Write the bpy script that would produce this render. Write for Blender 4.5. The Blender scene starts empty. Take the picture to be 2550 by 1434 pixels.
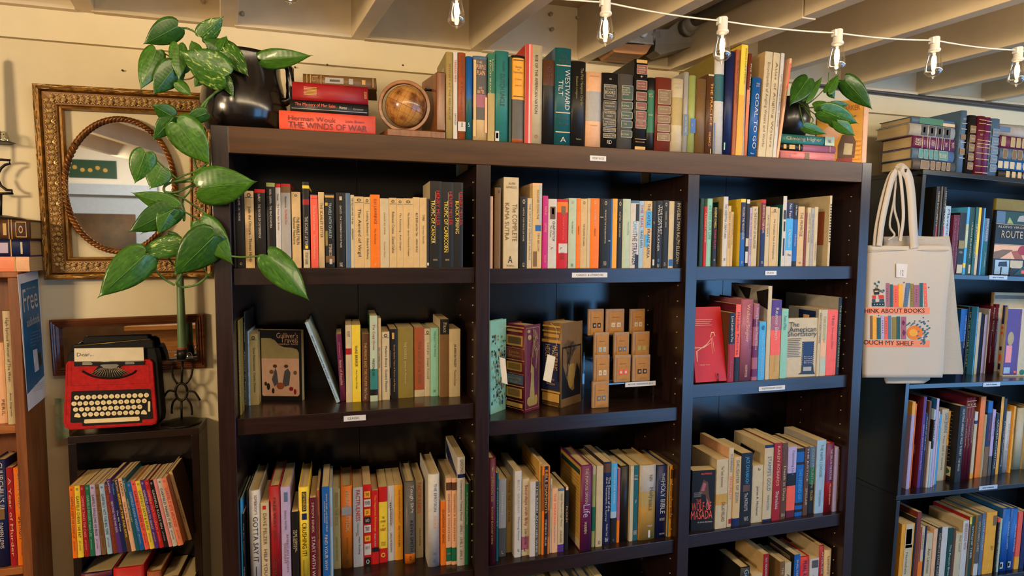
import bpy, bmesh, math, random
from mathutils import Vector, Matrix
from mathutils.bvhtree import BVHTree
random.seed(7)
SC = bpy.context.scene
COL = SC.collection
# ------------------------------------------------------------------ camera
S = .75
FPX, YAW, PITCH, ROLL = 1472.57, .2791, -.0716, .0081
CAM = Vector((.3455*S, -1.9425*S, 1.5))
_cy, _sy, _cp, _sp = math.cos(YAW), math.sin(YAW), math.cos(PITCH), math.sin(PITCH)
FW = Vector((_sy*_cp, _cy*_cp, _sp)); _r0 = Vector((_cy, -_sy, 0)); _u0 = _r0.cross(FW)
RT = _r0*math.cos(ROLL) + _u0*math.sin(ROLL); UP = _u0*math.cos(ROLL) - _r0*math.sin(ROLL)
cd = bpy.data.cameras.new('camera'); cam = bpy.data.objects.new('camera', cd); COL.objects.link(cam)
cd.sensor_width = 36; cd.lens = 36*FPX/2550; cd.clip_start = .05
cam.matrix_world = Matrix(((RT.x, UP.x, -FW.x, CAM.x), (RT.y, UP.y, -FW.y, CAM.y), (RT.z, UP.z, -FW.z, CAM.z), (0, 0, 0, 1)))
SC.camera = cam
# ------------------------------------------------------------------ exposure, world, room lights
SC.view_settings.view_transform = 'Standard'; SC.view_settings.look = 'None'
SC.view_settings.gamma = 1; SC.view_settings.use_curve_mapping = False
SC.view_settings.exposure = .08
SC.cycles.use_denoising = True; SC.cycles.max_bounces = 6; SC.cycles.caustics_reflective = False; SC.cycles.caustics_refractive = False
SC.cycles.sample_clamp_indirect = 4
SC.cycles.transparent_max_bounces = 12
W = bpy.data.worlds.new('world'); SC.world = W; W.use_nodes = True
W.node_tree.nodes['Background'].inputs[0].default_value = (.35, .42, .55, 1)
W.node_tree.nodes['Background'].inputs[1].default_value = .1
def area(name, loc, aim, sx, sy, power, col, spread=180):
    l = bpy.data.lights.new(name, 'AREA'); l.shape = 'RECTANGLE'; l.size = sx; l.size_y = sy; l.energy = power; l.color = col
    l.spread = math.radians(spread)
    o = bpy.data.objects.new(name, l); COL.objects.link(o); o.location = loc
    o.rotation_euler = (Vector(aim)-Vector(loc)).to_track_quat('-Z', 'Y').to_euler(); return o
def point(name, loc, power, col, r=.03):
    l = bpy.data.lights.new(name, 'POINT'); l.energy = power; l.color = col; l.shadow_soft_size = r
    o = bpy.data.objects.new(name, l); COL.objects.link(o); o.location = loc; return o
WARM = (1, .76, .47)
area('wall_lamp_light', (-1.95, -1.7, 1.88), (.9, .3, 1.15), .45, .3, 41, WARM)
point('wall_lamp_light', (-1.85, -1.85, 1.6), 7, (1, .72, .42), .04)
area('overhead_fill_light', (.45, -.95, 2.05), (.45, .3, 1.2), 1.2, .12, 7, WARM)  # unseen overhead strips added as fill for the shelves, weaker than the left key
area('overhead_fill_light', (1.7, -.95, 2.05), (1.7, .3, 1.1), 1.2, .12, 10, (1, .8, .55))
area('overhead_fill_light', (3.0, -1.1, 2.05), (2.5, .3, 1.0), .7, .12, 8, (1, .88, .72))
area('overhead_fill_light', (-1.2, -2.4, 2.0), (-1.4, -3.2, 1.2), .5, .1, 9, (1, .92, .8))  # unseen lamp added to brighten the far wall that the oval mirror reflects
area('window_daylight', (4.7, -1.9, .95), (1.8, .2, .9), 1.8, 1.4, 3, (.33, .6, 1))
# ------------------------------------------------------------------ helpers: rays through the photograph's pixels
def ray(x, y): return FW + RT*((x-1275)/FPX) - UP*((y-717)/FPX)
def atY(x, y, Y=0.0): d = ray(x, y); return CAM + d*((Y-CAM.y)/d.y)
def atZ(x, y, Z): d = ray(x, y); return CAM + d*((Z-CAM.z)/d.z)
def atX(x, y, X): d = ray(x, y); return CAM + d*((X-CAM.x)/d.x)
def atP(x, y, O, N): d = ray(x, y); return CAM + d*((O-CAM).dot(N)/d.dot(N))
# ------------------------------------------------------------------ materials
def lin(h):
    h = h.lstrip('#'); c = [int(h[i:i+2], 16)/255 for i in (0, 2, 4)]
    return tuple(((v+.055)/1.055)**2.4 if v > .04045 else v/12.92 for v in c) + (1,)
_M = {}
def nodes_of(name):
    m = bpy.data.materials.new(name); m.use_nodes = True; nt = m.node_tree
    return m, nt, nt.nodes['Principled BSDF']
def mat(h, rough=.55, var=.12, scale=40, bump=0, metal=0, name=None, coat=0, stretch=None, dark=None, spec=.5):
    k = (h, rough, var, scale, bump, metal, coat, stretch, dark, spec)
    if k in _M: return _M[k]
    m, nt, b = nodes_of(name or 'paint_'+h.strip('#')); N, L = nt.nodes, nt.links
    b.inputs['Roughness'].default_value = rough; b.inputs['Metallic'].default_value = metal; b.inputs['Specular IOR Level'].default_value = spec
    if coat: b.inputs['Coat Weight'].default_value = coat; b.inputs['Coat Roughness'].default_value = .15
    c = lin(h); d = lin(dark) if dark else tuple(v*(1-2.2*var) for v in c[:3])+(1,)
    tc = N.new('ShaderNodeTexCoord'); mp = N.new('ShaderNodeMapping'); L.new(tc.outputs['Object'], mp.inputs[0])
    if stretch: mp.inputs['Scale'].default_value = stretch
    nz = N.new('ShaderNodeTexNoise'); nz.inputs['Scale'].default_value = scale; nz.inputs['Detail'].default_value = 5; nz.inputs['Roughness'].default_value = .65
    L.new(mp.outputs[0], nz.inputs[0])
    mx = N.new('ShaderNodeMix'); mx.data_type = 'RGBA'; mx.inputs[6].default_value = c; mx.inputs[7].default_value = d
    mr = N.new('ShaderNodeMapRange'); mr.inputs[1].default_value = .38; mr.inputs[2].default_value = .72
    L.new(nz.outputs[0], mr.inputs[0]); L.new(mr.outputs[0], mx.inputs[0]); L.new(mx.outputs[2], b.inputs['Base Color'])
    if bump:
        bp = N.new('ShaderNodeBump'); bp.inputs['Strength'].default_value = bump; bp.inputs['Distance'].default_value = .002
        L.new(nz.outputs[0], bp.inputs['Height']); L.new(bp.outputs[0], b.inputs['Normal'])
    _M[k] = m; return m
def emit(h, s):
    k = ('e', h, s)
    if k not in _M:
        m, nt, b = nodes_of('glow'); b.inputs['Emission Color'].default_value = lin(h); b.inputs['Emission Strength'].default_value = s
        b.inputs['Base Color'].default_value = lin(h); _M[k] = m
    return _M[k]
def glass(h='ffffff', rough=.02, thin=False, key='g'):
    k = ('glass', h, rough, thin)
    if k not in _M:
        m, nt, b = nodes_of('glass')
        if thin:   # thin clear wall: mostly transparent with a fresnel sheen
            N, L = nt.nodes, nt.links; out = N['Material Output']; N.remove(b)
            tr = N.new('ShaderNodeBsdfTransparent'); tr.inputs[0].default_value = lin(h)
            gl = N.new('ShaderNodeBsdfGlossy'); gl.inputs['Roughness'].default_value = rough
            lw = N.new('ShaderNodeLayerWeight'); lw.inputs[0].default_value = .35; mm = N.new('ShaderNodeMath'); mm.operation = 'MULTIPLY_ADD'; mm.inputs[1].default_value = .75; mm.inputs[2].default_value = .07
            mx = N.new('ShaderNodeMixShader'); L.new(lw.outputs['Facing'], mm.inputs[0]); L.new(mm.outputs[0], mx.inputs[0])
            L.new(tr.outputs[0], mx.inputs[1]); L.new(gl.outputs[0], mx.inputs[2]); L.new(mx.outputs[0], out.inputs[0])
        else:
            b.inputs['Transmission Weight'].default_value = 1; b.inputs['Roughness'].default_value = rough; b.inputs['Base Color'].default_value = lin(h)
        _M[k] = m
    return _M[k]
def wood(h, dark, rough=.35, axis='x', name='wood', scale=9, coat=.3, bump=.12, spec=.5):
    st = {'x': (1, 14, 14), 'z': (14, 14, 1), 'y': (14, 1, 14)}[axis]
    return mat(h, rough, .2, scale, bump, 0, name, coat, st, dark, spec)
ESP = wood('2a1815', '160c0b', .28, 'x', 'espresso_wood', 7, .25, .1); ESPZ = wood('2b1917', '170d0c', .28, 'z', 'espresso_wood_upright', 7, .25, .1)
ESPB = wood('150d0b', '0b0707', .22, 'z', 'espresso_back', 5, .3, .05)
BLK = mat('191416', .24, .25, 12, .03, name='black_laminate', coat=.5); BLKT = mat('241a18', .28, .25, 9, .05, name='black_laminate_top', coat=.3)
PINE = wood('9c5620', '6e3612', .45, 'z', 'honey_pine', 6, .15)
PINES = wood('8a4f24', '5e3012', .5, 'z', 'honey_pine_side', 5, .1)
WALL = mat('dfd0ab', .55, .07, 3, .08, name='cream_wall_paint'); WALL2 = mat('e6d7b2', .5, .05, 3, .06, name='cream_plank_paint')
JOIST = mat('e2cfad', .5, .09, 4, .25, name='joist_paint'); CEIL = mat('d2bd97', .6, .1, 5, .2, name='ceiling_board_paint')
SUBF = mat('8a7c68', .7, .2, 6, .2, name='subfloor_paint')
def pages_mat():
    m, nt, b = nodes_of('page_block'); N, L = nt.nodes, nt.links
    tc = N.new('ShaderNodeTexCoord'); mp = N.new('ShaderNodeMapping'); mp.inputs['Scale'].default_value = (900, 12, 12); L.new(tc.outputs['Object'], mp.inputs[0])
    nz = N.new('ShaderNodeTexNoise'); nz.inputs['Scale'].default_value = 1.2; L.new(mp.outputs[0], nz.inputs[0])
    mx = N.new('ShaderNodeMix'); mx.data_type = 'RGBA'; mx.inputs[6].default_value = lin('dcc596'); mx.inputs[7].default_value = lin('b0935c')
    L.new(nz.outputs[0], mx.inputs[0]); L.new(mx.outputs[2], b.inputs['Base Color']); b.inputs['Roughness'].default_value = .8
    bp = N.new('ShaderNodeBump'); bp.inputs['Strength'].default_value = .3; bp.inputs['Distance'].default_value = .0006; L.new(nz.outputs[0], bp.inputs['Height']); L.new(bp.outputs[0], b.inputs['Normal'])
    return m
PAGES = pages_mat()
# ------------------------------------------------------------------ objects and meshes
def props(o, label=None, cat=None, group=None, kind=None):
    if label: o['label'] = label
    if cat: o['category'] = cat
    if group: o['group'] = group
    if kind: o['kind'] = kind
    return o
def thing(name, label, cat, loc=(0, 0, 0), rot=(0, 0, 0), group=None, mw=None):
    o = bpy.data.objects.new(name, None); COL.objects.link(o); o.empty_display_size = .02
    if mw is not None: o.matrix_world = mw
    else: o.location = loc; o.rotation_euler = rot
    return props(o, label, cat, group)
class MB:
    def __init__(s): s.v = []; s.f = []; s.m = []; s.sm = []
    def add(s, vs, fs, mi=0, sm=False):
        n = len(s.v); s.v += [tuple(v) for v in vs]; s.f += [tuple(n+i for i in f) for f in fs]; s.m += [mi]*len(fs); s.sm += [sm]*len(fs)
    def box(s, x0, x1, y0, y1, z0, z1, mi=0):
        s.add([(x0,y0,z0),(x1,y0,z0),(x1,y1,z0),(x0,y1,z0),(x0,y0,z1),(x1,y0,z1),(x1,y1,z1),(x0,y1,z1)],
              [(0,3,2,1),(4,5,6,7),(0,1,5,4),(1,2,6,5),(2,3,7,6),(3,0,4,7)], mi)
    def prism(s, pts, vec, mi=0):   # polygon pts (3-D) extruded by vec
        n = len(pts); vec = Vector(vec); P = [Vector(p) for p in pts]
        nrm = Vector((0, 0, 0))
        for i in range(n): nrm += P[i].cross(P[(i+1) % n])
        if nrm.dot(vec) > 0: P.reverse()
        s.add(P+[p+vec for p in P], [tuple(range(n)), tuple(range(2*n-1, n-1, -1))]+[(i, n+i, n+(i+1) % n, (i+1) % n) for i in range(n)][::1], mi)
    def lathe(s, prof, c=(0, 0, 0), n=20, mi=0, sm=True, axis='z'):   # prof: (r, z)
        vs = []; c = Vector(c)
        for r, z in prof:
            for k in range(n):
                a = 2*math.pi*k/n; p = (r*math.cos(a), r*math.sin(a), z)
                if axis == 'x': p = (p[2], p[0], p[1])
                if axis == 'y': p = (p[0], p[2], p[1])
                vs.append(c+Vector(p))
        fs = [(i*n+k, i*n+(k+1) % n, (i+1)*n+(k+1) % n, (i+1)*n+k) for i in range(len(prof)-1) for k in range(n)]
        if prof[0][0] > 1e-6: fs.append(tuple(range(n-1, -1, -1)))
        if prof[-1][0] > 1e-6: fs.append(tuple((len(prof)-1)*n+k for k in range(n)))
        s.add(vs, fs, mi, sm)
    def tube(s, pts, r, n=8, mi=0, sm=True, flat=1.0):
        P = [Vector(p) for p in pts]; vs = []; up = Vector((0, 0, 1)); R = r if isinstance(r, (list, tuple)) else [r]*len(P)
        for i, p in enumerate(P):
            t = (P[min(i+1, len(P)-1)]-P[max(i-1, 0)]).normalized()
            a = t.cross(up);
            if a.length < .05: a = t.cross(Vector((0, 1, 0)))
            a.normalize(); b = a.cross(t).normalized()
            for k in range(n):
                q = 2*math.pi*k/n; vs.append(p+a*(R[i]*math.cos(q))+b*(R[i]*flat*math.sin(q)))
        fs = [(i*n+k, i*n+(k+1) % n, (i+1)*n+(k+1) % n, (i+1)*n+k) for i in range(len(P)-1) for k in range(n)]
        fs += [tuple(range(n-1, -1, -1)), tuple((len(P)-1)*n+k for k in range(n))]
        s.add(vs, fs, mi, sm)
    def build(s, name, mats, parent=None, label=None, cat=None, group=None, kind=None, bevel=0, loc=None, local=False):
        me = bpy.data.meshes.new(name); me.from_pydata(s.v, [], s.f); mats = mats if isinstance(mats, (list, tuple)) else [mats]
        for m in mats: me.materials.append(m)
        me.polygons.foreach_set('material_index', s.m); me.polygons.foreach_set('use_smooth', s.sm); me.update()
        o = bpy.data.objects.new(name, me); COL.objects.link(o)
        if parent: o.parent = parent
        if parent and not local: o.matrix_parent_inverse = world_of(parent).inverted()
        if loc: o.location = loc
        if bevel:
            b = o.modifiers.new('bevel', 'BEVEL'); b.width = bevel; b.segments = 2; b.limit_method = 'ANGLE'
        return props(o, label, cat, group, kind)
def world_of(o):
    m = o.matrix_parent_inverse @ o.matrix_basis
    return world_of(o.parent) @ m if o.parent else m
def catmull(pts, n=6):
    P = [Vector(p) for p in pts]; P = [P[0]*2-P[1]]+P+[P[-1]*2-P[-2]]; out = []
    for i in range(1, len(P)-2):
        for k in range(n):
            t = k/n; a, b, c, d = P[i-1], P[i], P[i+1], P[i+2]
            out.append(.5*((2*b)+(c-a)*t+(2*a-5*b+4*c-d)*t*t+(3*b-a-3*c+d)*t**3))
    out.append(P[-2]); return out
# ------------------------------------------------------------------ lettering: a flat mesh for each word, mapped into a rectangle
_T = {}
def letters(s):
    if s in _T: return _T[s]
    c = bpy.data.curves.new('t', 'FONT'); c.body = s; c.size = 1; c.resolution_u = 2; c.offset = 0
    o = bpy.data.objects.new('t', c); COL.objects.link(o); me = bpy.data.meshes.new_from_object(o)
    vs = [v.co.copy() for v in me.vertices]; fs = [tuple(p.vertices) for p in me.polygons]
    bpy.data.objects.remove(o); bpy.data.curves.remove(c); bpy.data.meshes.remove(me)
    if not vs: _T[s] = None; return None
    x0 = min(v.x for v in vs); x1 = max(v.x for v in vs); y0 = min(v.y for v in vs); y1 = max(v.y for v in vs)
    y0 = min(y0, 0); y1 = max(y1, .5)
    _T[s] = ([((v.x-x0)/(x1-x0), (v.y-y0)/(y1-y0)) for v in vs], fs); return _T[s]
def put(mb, s, O, U, V, mi=0):
    """string s in the rectangle O + u U + v V"""
    T = letters(s)
    if not T: return
    O, U, V = Vector(O), Vector(U), Vector(V)
    mb.add([O+U*a+V*b for a, b in T[0]], T[1], mi)
# ================================================================== THE SETTING
WY = .31
ZJ, ZT = 2.0736, 2.232
def struct(name, mb, m, **k): return mb.build(name, m, kind='structure', **k)
# wall behind the bookcases: lower boarding, a groove, the top plank
m = MB(); m.box(-2.6, 4.8, WY, WY+.08, 0, 1.991); m.box(-2.6, 4.8, WY+.012, WY+.08, 1.991, 1.998)
wall_back = struct('wall_back', m, WALL)
m = MB(); m.box(-2.6, 4.8, WY-.004, WY+.08, 1.998, ZJ); trim = m.build('top_plank', WALL2, wall_back)
m = MB()
for px, py in ((306, 176), (735, 168), (815, 162), (1003, 163)):
    p = atY(px, py, WY-.002); m.lathe([(.0025, -.004), (.002, .002), (0, .003)], p, 8, 0, True, 'y')
m.build('nail', mat('3a2d22', .5, name='rusty_nail'), wall_back)
m = MB(); m.box(-2.6, 4.8, -3.3, .39, -.05, 0); struct('floor', m, wood('7c5534', '4d3320', .4, 'x', 'floor_boards', 3, .1))
m = MB(); m.box(-2.68, -2.6, -3.3, .39, 0, 2.4); struct('wall_left', m, WALL)
m = MB(); m.box(4.8, 4.88, -.7, .39, 0, 2.4); m.box(4.8, 4.88, -3.3, -2.9, 0, 2.4); m.box(4.8, 4.88, -2.9, -.7, 0, .06); m.box(4.8, 4.88, -2.9, -.7, 1.75, 2.4); struct('wall_right', m, WALL)
m = MB()
for y0, y1, z0, z1 in ((-2.9, -2.84, .06, 1.75), (-.76, -.7, .06, 1.75), (-2.84, -.76, .06, .12), (-2.84, -.76, 1.69, 1.75), (-1.83, -1.77, .12, 1.69)): m.box(4.78, 4.86, y0, y1, z0, z1)
window2 = struct('window_2', m, mat('dfe3e6', .4, .03, name='window_paint'))
for ya, yb in ((-2.84, -1.83), (-1.77, -.76)): m = MB(); m.box(4.83, 4.835, ya, yb, .12, 1.69); m.build('pane', emit('6ea6dc', 4.5), window2)
# front wall (behind the camera) with a door opening and a window opening
PALE = mat('e6e2d6', .5, .05, 3, name='pale_wall_paint')
m = MB()
m.box(-2.6, -2.05, -3.3, -3.2, 0, 2.4); m.box(-2.05, -1.2, -3.3, -3.2, 1.86, 2.4); m.box(-1.2, 2.3, -3.3, -3.2, 0, 2.4)
m.box(2.3, 4.5, -3.3, -3.2, 1.8, 2.4); m.box(4.5, 4.8, -3.3, -3.2, 0, 2.4)
struct('wall_front', m, PALE)
win = MB()
for x0, x1, z0, z1 in ((2.3, 2.36, 0, 1.8), (4.44, 4.5, 0, 1.8), (2.36, 4.44, .0, .02), (2.36, 4.44, 1.74, 1.8), (3.37, 3.43, .02, 1.74)):
    win.box(x0, x1, -3.28, -3.18, z0, z1)
window = struct('window_1', win, mat('dfe3e6', .4, .03, name='window_paint'))
for xa, xb in ((2.36, 3.37), (3.43, 4.44)): m = MB(); m.box(xa, xb, -3.25, -3.245, .02, 1.74); m.build('pane', emit('6ea6dc', 6.5), window)
BLUEP = mat('a9b9cb', .45, .05, name='blue_grey_door_paint')
m = MB(); m.box(-2.13, -2.05, -3.22, -3.16, 0, 1.94); m.box(-1.2, -1.12, -3.22, -3.16, 0, 1.94); m.box(-2.05, -1.2, -3.22, -3.16, 1.86, 1.94)
m.box(-2.05, -1.2, -3.29, -3.25, 0, 1.86)
door = struct('door_1', m, BLUEP)
m = MB(); m.box(-1.95, -1.3, -3.249, -3.243, .25, 1.72); m.build('poster', mat('2c221c', .3, .3, 3, dark='6b4a2a', name='dark_door_poster'), door)
m = MB(); m.lathe([(.025, 0), (.03, .02), (.02, .045), (0, .05)], (-1.26, -3.25, .95), 12, 0, True, 'y'); m.build('handle', mat('b08d4a', .3, metal=1), door)
# ceiling: skewed joists, rim boards at the wall, boards above
ceiling = thing('ceiling', None, None); props(ceiling, kind='structure')
SK = math.radians(10.2); JD = Vector((-math.sin(SK), math.cos(SK), 0)); JW = .0405
jx = [atY(px, py, WY).x for px, py in ((192, 27), (548, 60), (872, 91), (1166, 120), (1430, 150), (1658, 172), (1875, 197), (2089, 218))]
step = (jx[-1]-jx[0])/7
jx = [jx[0]-step*k for k in (4, 3, 2, 1)]+jx+[jx[-1]+step*k for k in range(1, 9)]
for i, x in enumerate(jx):
    seam = (atZ(1990, 43, ZJ).y, -1.15, -.62)[i % 3] if i >= 8 else (-1.35, -.95)[i % 2]
    m = MB()
    for k, (y0, y1) in enumerate(((WY, seam+.002), (seam-.002, -3.4))):
        dz = (0, .003)[k]; wx = (0, .0015)[k]
        a = Vector((x, WY, ZJ+dz)) + JD*((y0-WY)/JD.y); b = Vector((x, WY, ZJ+dz)) + JD*((y1-WY)/JD.y)
        wv = Vector((JW/math.cos(SK)+wx, 0, 0)); h = Vector((0, 0, ZT-ZJ-dz))
        m.add([a, a+wv, b+wv, b, a+h, a+wv+h, b+wv+h, b+h], [(0,1,2,3),(7,6,5,4),(0,4,5,1),(1,5,6,2),(2,6,7,3),(3,7,4,0)])
    m.build('ceiling_joist', JOIST, ceiling, bevel=.0015)
for i in range(len(jx)-1):
    m = MB(); a, b = jx[i]+JW, jx[i+1]
    rec = (.012, .004, .015, .006)[i % 4]
    m.box(a-.002, b+.004, WY-.02+rec, WY+.03, ZJ+.008, ZT); m.box(a-.002, b+.004, WY-.024, WY+.03, ZJ-.002, ZJ+.008)
    m.build('rim_board', (CEIL, JOIST)[i % 2], ceiling, bevel=.001)
y = WY+.05; i = 0
while y > -3.3:
    w = .14; m = MB(); m.box(-2.6, 4.8, y-w+.004, y, ZT+(.002 if i % 2 else 0), ZT+.03); m.build('ceiling_board', (CEIL, SUBF)[1 if i == 1 else 0], ceiling); y -= w; i += 1
m = MB()   # bolt heads and knots on the joist faces
for px, py in ((505, 2), (604, 34), (1440, 43), (1447, 73), (1453, 99), (1372, 35), (1375, 73)):
    m.lathe([(.006, -.003), (.005, .004), (0, .005)], atY(px, py, WY-.022), 10, 0, True, 'y')
m.build('bolt_head', mat('b9a88c', .5), ceiling)
# dark cable pipe under the joists on the back wall, right of the plant
m = MB(); m.tube([atY(1990, 205, WY-.016), atY(2086, 217, WY-.016), atY(2300, 243, WY-.016), atY(2550, 272, WY-.016), atY(2750, 292, WY-.016)], .0085, 10)
pipe = m.build('cable_pipe', mat('4a4038', .45, .15), label='thin dark pipe fixed along the top of the wall under the joists', cat='pipe')
m = MB(); m.box(-2.6, 4.8, WY-.015, WY, 0, .1); struct('baseboard_back', m, WALL2)
# the electrical fitting between two joists
CON = mat('8f877a', .42, .15, 12, .1, name='painted_conduit'); GRY = mat('a59c8c', .4, .1, name='grey_box')
o = thing('conduit_fitting', 'grey metal conduit body with couplings between two ceiling joists', 'conduit', atY(1690, 95, .2))
m = MB(); cY = .2
q = [atY(*p, cY) for p in ((1632, 112), (1728, 108), (1724, 50), (1690, 50), (1664, 72), (1632, 72))]
m.prism(q, (0, .05, 0)); m.build('body', CON, o, bevel=.002)
m = MB(); m.prism([atY(*p, cY-.004) for p in ((1630, 126), (1645, 136), (1728, 114), (1726, 105), (1632, 112))], (0, .055, 0)); m.build('cover_plate', mat('7d7568', .4, .1), o)
a, b = atY(1605, 92, cY+.02), atY(1636, 92, cY+.02); m = MB(); m.tube([a, b], .022, 16); m.tube([a+(b-a)*.25, a+(b-a)*.4], .0255, 16); m.build('coupling', CON, o)
a = atY(1700, 74, cY+.01); m = MB(); m.tube([a, a-JD*.05+Vector((.0, 0, .01))], .024, 16); m.tube([a-JD*.02, a-JD*.032], .027, 16); m.tube([a-JD*.05+Vector((.0, 0, .01)), a-JD*1.7+Vector((0, 0, .02))], .017, 12); m.build('pipe', CON, o)
o = thing('outlet_box', 'grey metal outlet box with round white plug under the ceiling', 'outlet box', atY(1580, 90, .2))
m = MB(); m.prism([atY(*p, .195) for p in ((1555, 100), (1627, 108), (1627, 60), (1555, 62))], (0, .06, 0)); m.build('box', GRY, o, bevel=.002)
m = MB(); m.prism([atY(*p, .19) for p in ((1552, 98), (1628, 107), (1628, 111), (1550, 104))], (0, .07, 0)); m.build('rim', mat('d8cfc0', .25, metal=.6), o)
m = MB(); m.lathe([(0, -.004), (.0125, -.003), (.0125, .004)], atY(1602, 83, .19), 20, 0, True, 'y'); m.build('plug', mat('e7e0d2', .4), o)
m = MB(); m.prism([atY(*p, .175) for p in ((1519, 117), (1536, 108), (1622, 113), (1610, 133), (1600, 136), (1530, 130))], (0, .09, 0))
props(m.build('wood_block', wood('b8783c', '8a5326', .5, 'x', 'raw_pine', 5, .05)), 'raw orange pine block screwed up below the outlet box', 'wood block')
# ================================================================== THE BIG DARK BOOKCASE
T = .0361; SH = .0395; YB = .285
BOOKCASE = thing('bookcase', 'wide espresso brown bookcase of three bays against the cream wall', 'bookcase', (.9, .14, 0))
SZ = {0: (1.4434, 1.0927, .647, .33), 1: (1.4405, 1.042, .6482, .33), 2: (1.4448, 1.104, .6552, .33)}
ZTOP = 1.7604; ZFB = 1.7009
for k, x in enumerate((0, .6, 1.2, 1.8)):
    m = MB(); top = ZTOP if k in (0, 3) else ZFB
    m.box(x-T/2, x+T/2, 0, YB, 0, top)
    m.build(('side_panel', 'divider', 'divider', 'side_panel')[k], ESPZ, BOOKCASE, bevel=.0012)
m = MB(); m.box(T/2, 1.8-T/2, 0, .02, ZFB, ZTOP); m.build('fascia', wood('4e2f12', '321a08', .34, 'x', 'espresso_fascia_warm_lit', 3, .0, .12, .3), BOOKCASE, bevel=.0012)  # same espresso wood; warm light on the fascia is put into its browner colour
m = MB(); m.box(T/2, 1.8-T/2, .0205, YB, ZTOP-.02, ZTOP); m.build('top_board', ESP, BOOKCASE)
for b in range(3):
    x0, x1 = .6*b+T/2, .6*(b+1)-T/2
    for xa, xb in ((x0, (x0+x1)/2-.0008), ((x0+x1)/2+.0008, x1)):
        m = MB(); m.box(xa, xb, YB-.012, YB, .06, ZTOP-.021); m.build('back_panel', ESPB, BOOKCASE)
    for z in SZ[b]+(.08,):
        m = MB(); m.box(x0+.0005, x1-.0005, .015, YB-.013, z-SH, z); m.build('shelf', ESP, BOOKCASE, bevel=.0012)
    m = MB()
    for xs in (x1,)+((x0,) if b else ()):
        for yy in (.036, .205):
            z = 1.66
            while z > .15:
                if all(not (s-SH-.006 < z < s+.006) for s in SZ[b]): m.lathe([(.0019, -.0015), (.0019, .0006)], (xs-.0003 if xs == x1 else xs+.0003, yy, z), 8, 0, False, 'x')
                z -= .045
    m.build('peg_hole', mat('c9a878', .5, name='raw_peg_hole'), BOOKCASE, kind='stuff')
m = MB(); m.box(T/2, 1.8-T/2, .02, .035, 0, .04); m.build('kick_board', ESP, BOOKCASE)
SHELVES = {}
def shelf_label(parent, s, x0, y0, x1, y1, Y=.0142, tx=(.12, .88)):
    a, b, c = atY(x0, y1, Y), atY(x1, y1, Y), atY(x0, y0, Y); h = c.z-a.z; w = b.x-a.x
    m = MB(); m.box(a.x, a.x+w, Y-.0008, Y-.0001, a.z, a.z+h); o = m.build('shelf_label', mat('d9d6d2', .4, .03), parent)
    if s:
        m = MB(); put(m, s, (a.x+w*tx[0], Y-.0011, a.z+h*.3), (w*(tx[1]-tx[0]), 0, 0), (0, 0, h*.42)); m.build('lettering', mat('1c1a1c', .5), o)
    return o
shelf_label(BOOKCASE, 'VINTAGE', 1469, 387, 1509, 400, -.0003)
shelf_label(BOOKCASE, 'CLASSICS  & LITERATURE', 1424, 679, 1512, 691)
shelf_label(BOOKCASE, 'PLAYS', 1905, 674.5, 1933, 685, tx=(.2, .75))
shelf_label(BOOKCASE, 'CLASSIC', 856, 1036, 911, 1049.5, tx=(.18, .72))
shelf_label(BOOKCASE, 'POETRY/SHORT STORY', 1889, 963, 1954, 974)
# ================================================================== SMALL BLACK SHELF UNIT (left), RIGHT BLACK BOOKCASE, PINE BOOKCASE
bz = atY(493, 1040.6, WY-.002).z; q = atZ(494.6, 1065, bz); q2 = atZ(166, 1089, bz)
GX0, GX1, GY, GZ = q2.x, q.x, q.y, bz
SMALL = thing('shelf_unit', 'narrow black shelf unit under the mirrors holding leaning comic paperbacks', 'shelf unit', ((GX0+GX1)/2, GY+.05, 0))
m = MB(); m.box(GX0, GX1, GY, WY-.002, GZ-.018, GZ); m.build('top_board', BLKT, SMALL, bevel=.001)
for xa in (GX0, GX1-.018):
    m = MB(); m.box(xa, xa+.018, GY, WY-.002, 0, GZ-.0185); m.build('side_panel', BLK, SMALL, bevel=.001)
m = MB(); m.box(GX0+.0182, GX1-.0182, WY-.008, WY-.002, .02, GZ-.0185); m.build('back_panel', BLK, SMALL)
GS1 = atY(300, 1352, GY).z; 
for z in (GS1, GS1-.30, .08):
    m = MB(); m.box(GX0+.0185, GX1-.0185, GY+.002, WY-.0085, z-.018, z); m.build('shelf', BLK, SMALL, bevel=.001)
# right bookcase: tilted a little, like in the photograph
RY = .05; rc = atY(2299, 421, RY); RTILT = math.radians(1.7)
RF = Matrix.Translation(rc) @ Matrix.Rotation(RTILT, 4, 'Y')
RFI = RF.inverted()
def rl(x, y, Y=None, Z=None):   # pixel -> local point of the tilted frame
    o = RFI @ CAM; d = (RFI.to_3x3() @ ray(x, y))
    t = ((Y-o.y)/d.y) if Y is not None else ((Z-o.z)/d.z)
    return o+d*t
RIGHT = thing('bookcase', 'tall black bookcase beside the tote bag, filled with travel books', 'bookcase', mw=RF.copy())
RW, RD = .95, .24
RZ = [rl(2400, 684, 0).z, rl(2268, 957, 0).z, rl(2243.5, 1234, 0).z, rl(2243.5, 1234, 0).z-.34]
m = MB(); m.box(0, RW, 0, RD, -.016, 0); m.build('top_board', BLK, RIGHT, local=True, bevel=.001)
for xa in (0, RW-.016):
    m = MB(); m.box(xa, xa+.016, 0, RD, RZ[2]-.0005, -.0165); m.build('side_panel', BLK, RIGHT, local=True, bevel=.001)
    m = MB(); m.box(xa, xa+.016, 0, RD, -1.68, RZ[2]-.0175); m.build('side_panel', BLK, RIGHT, local=True, bevel=.001)
m = MB(); m.box(.0165, RW-.0165, RD-.006, RD, -1.66, -.0165); m.build('back_panel', mat('100e10', .5, name='black_back'), RIGHT, local=True)
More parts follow.
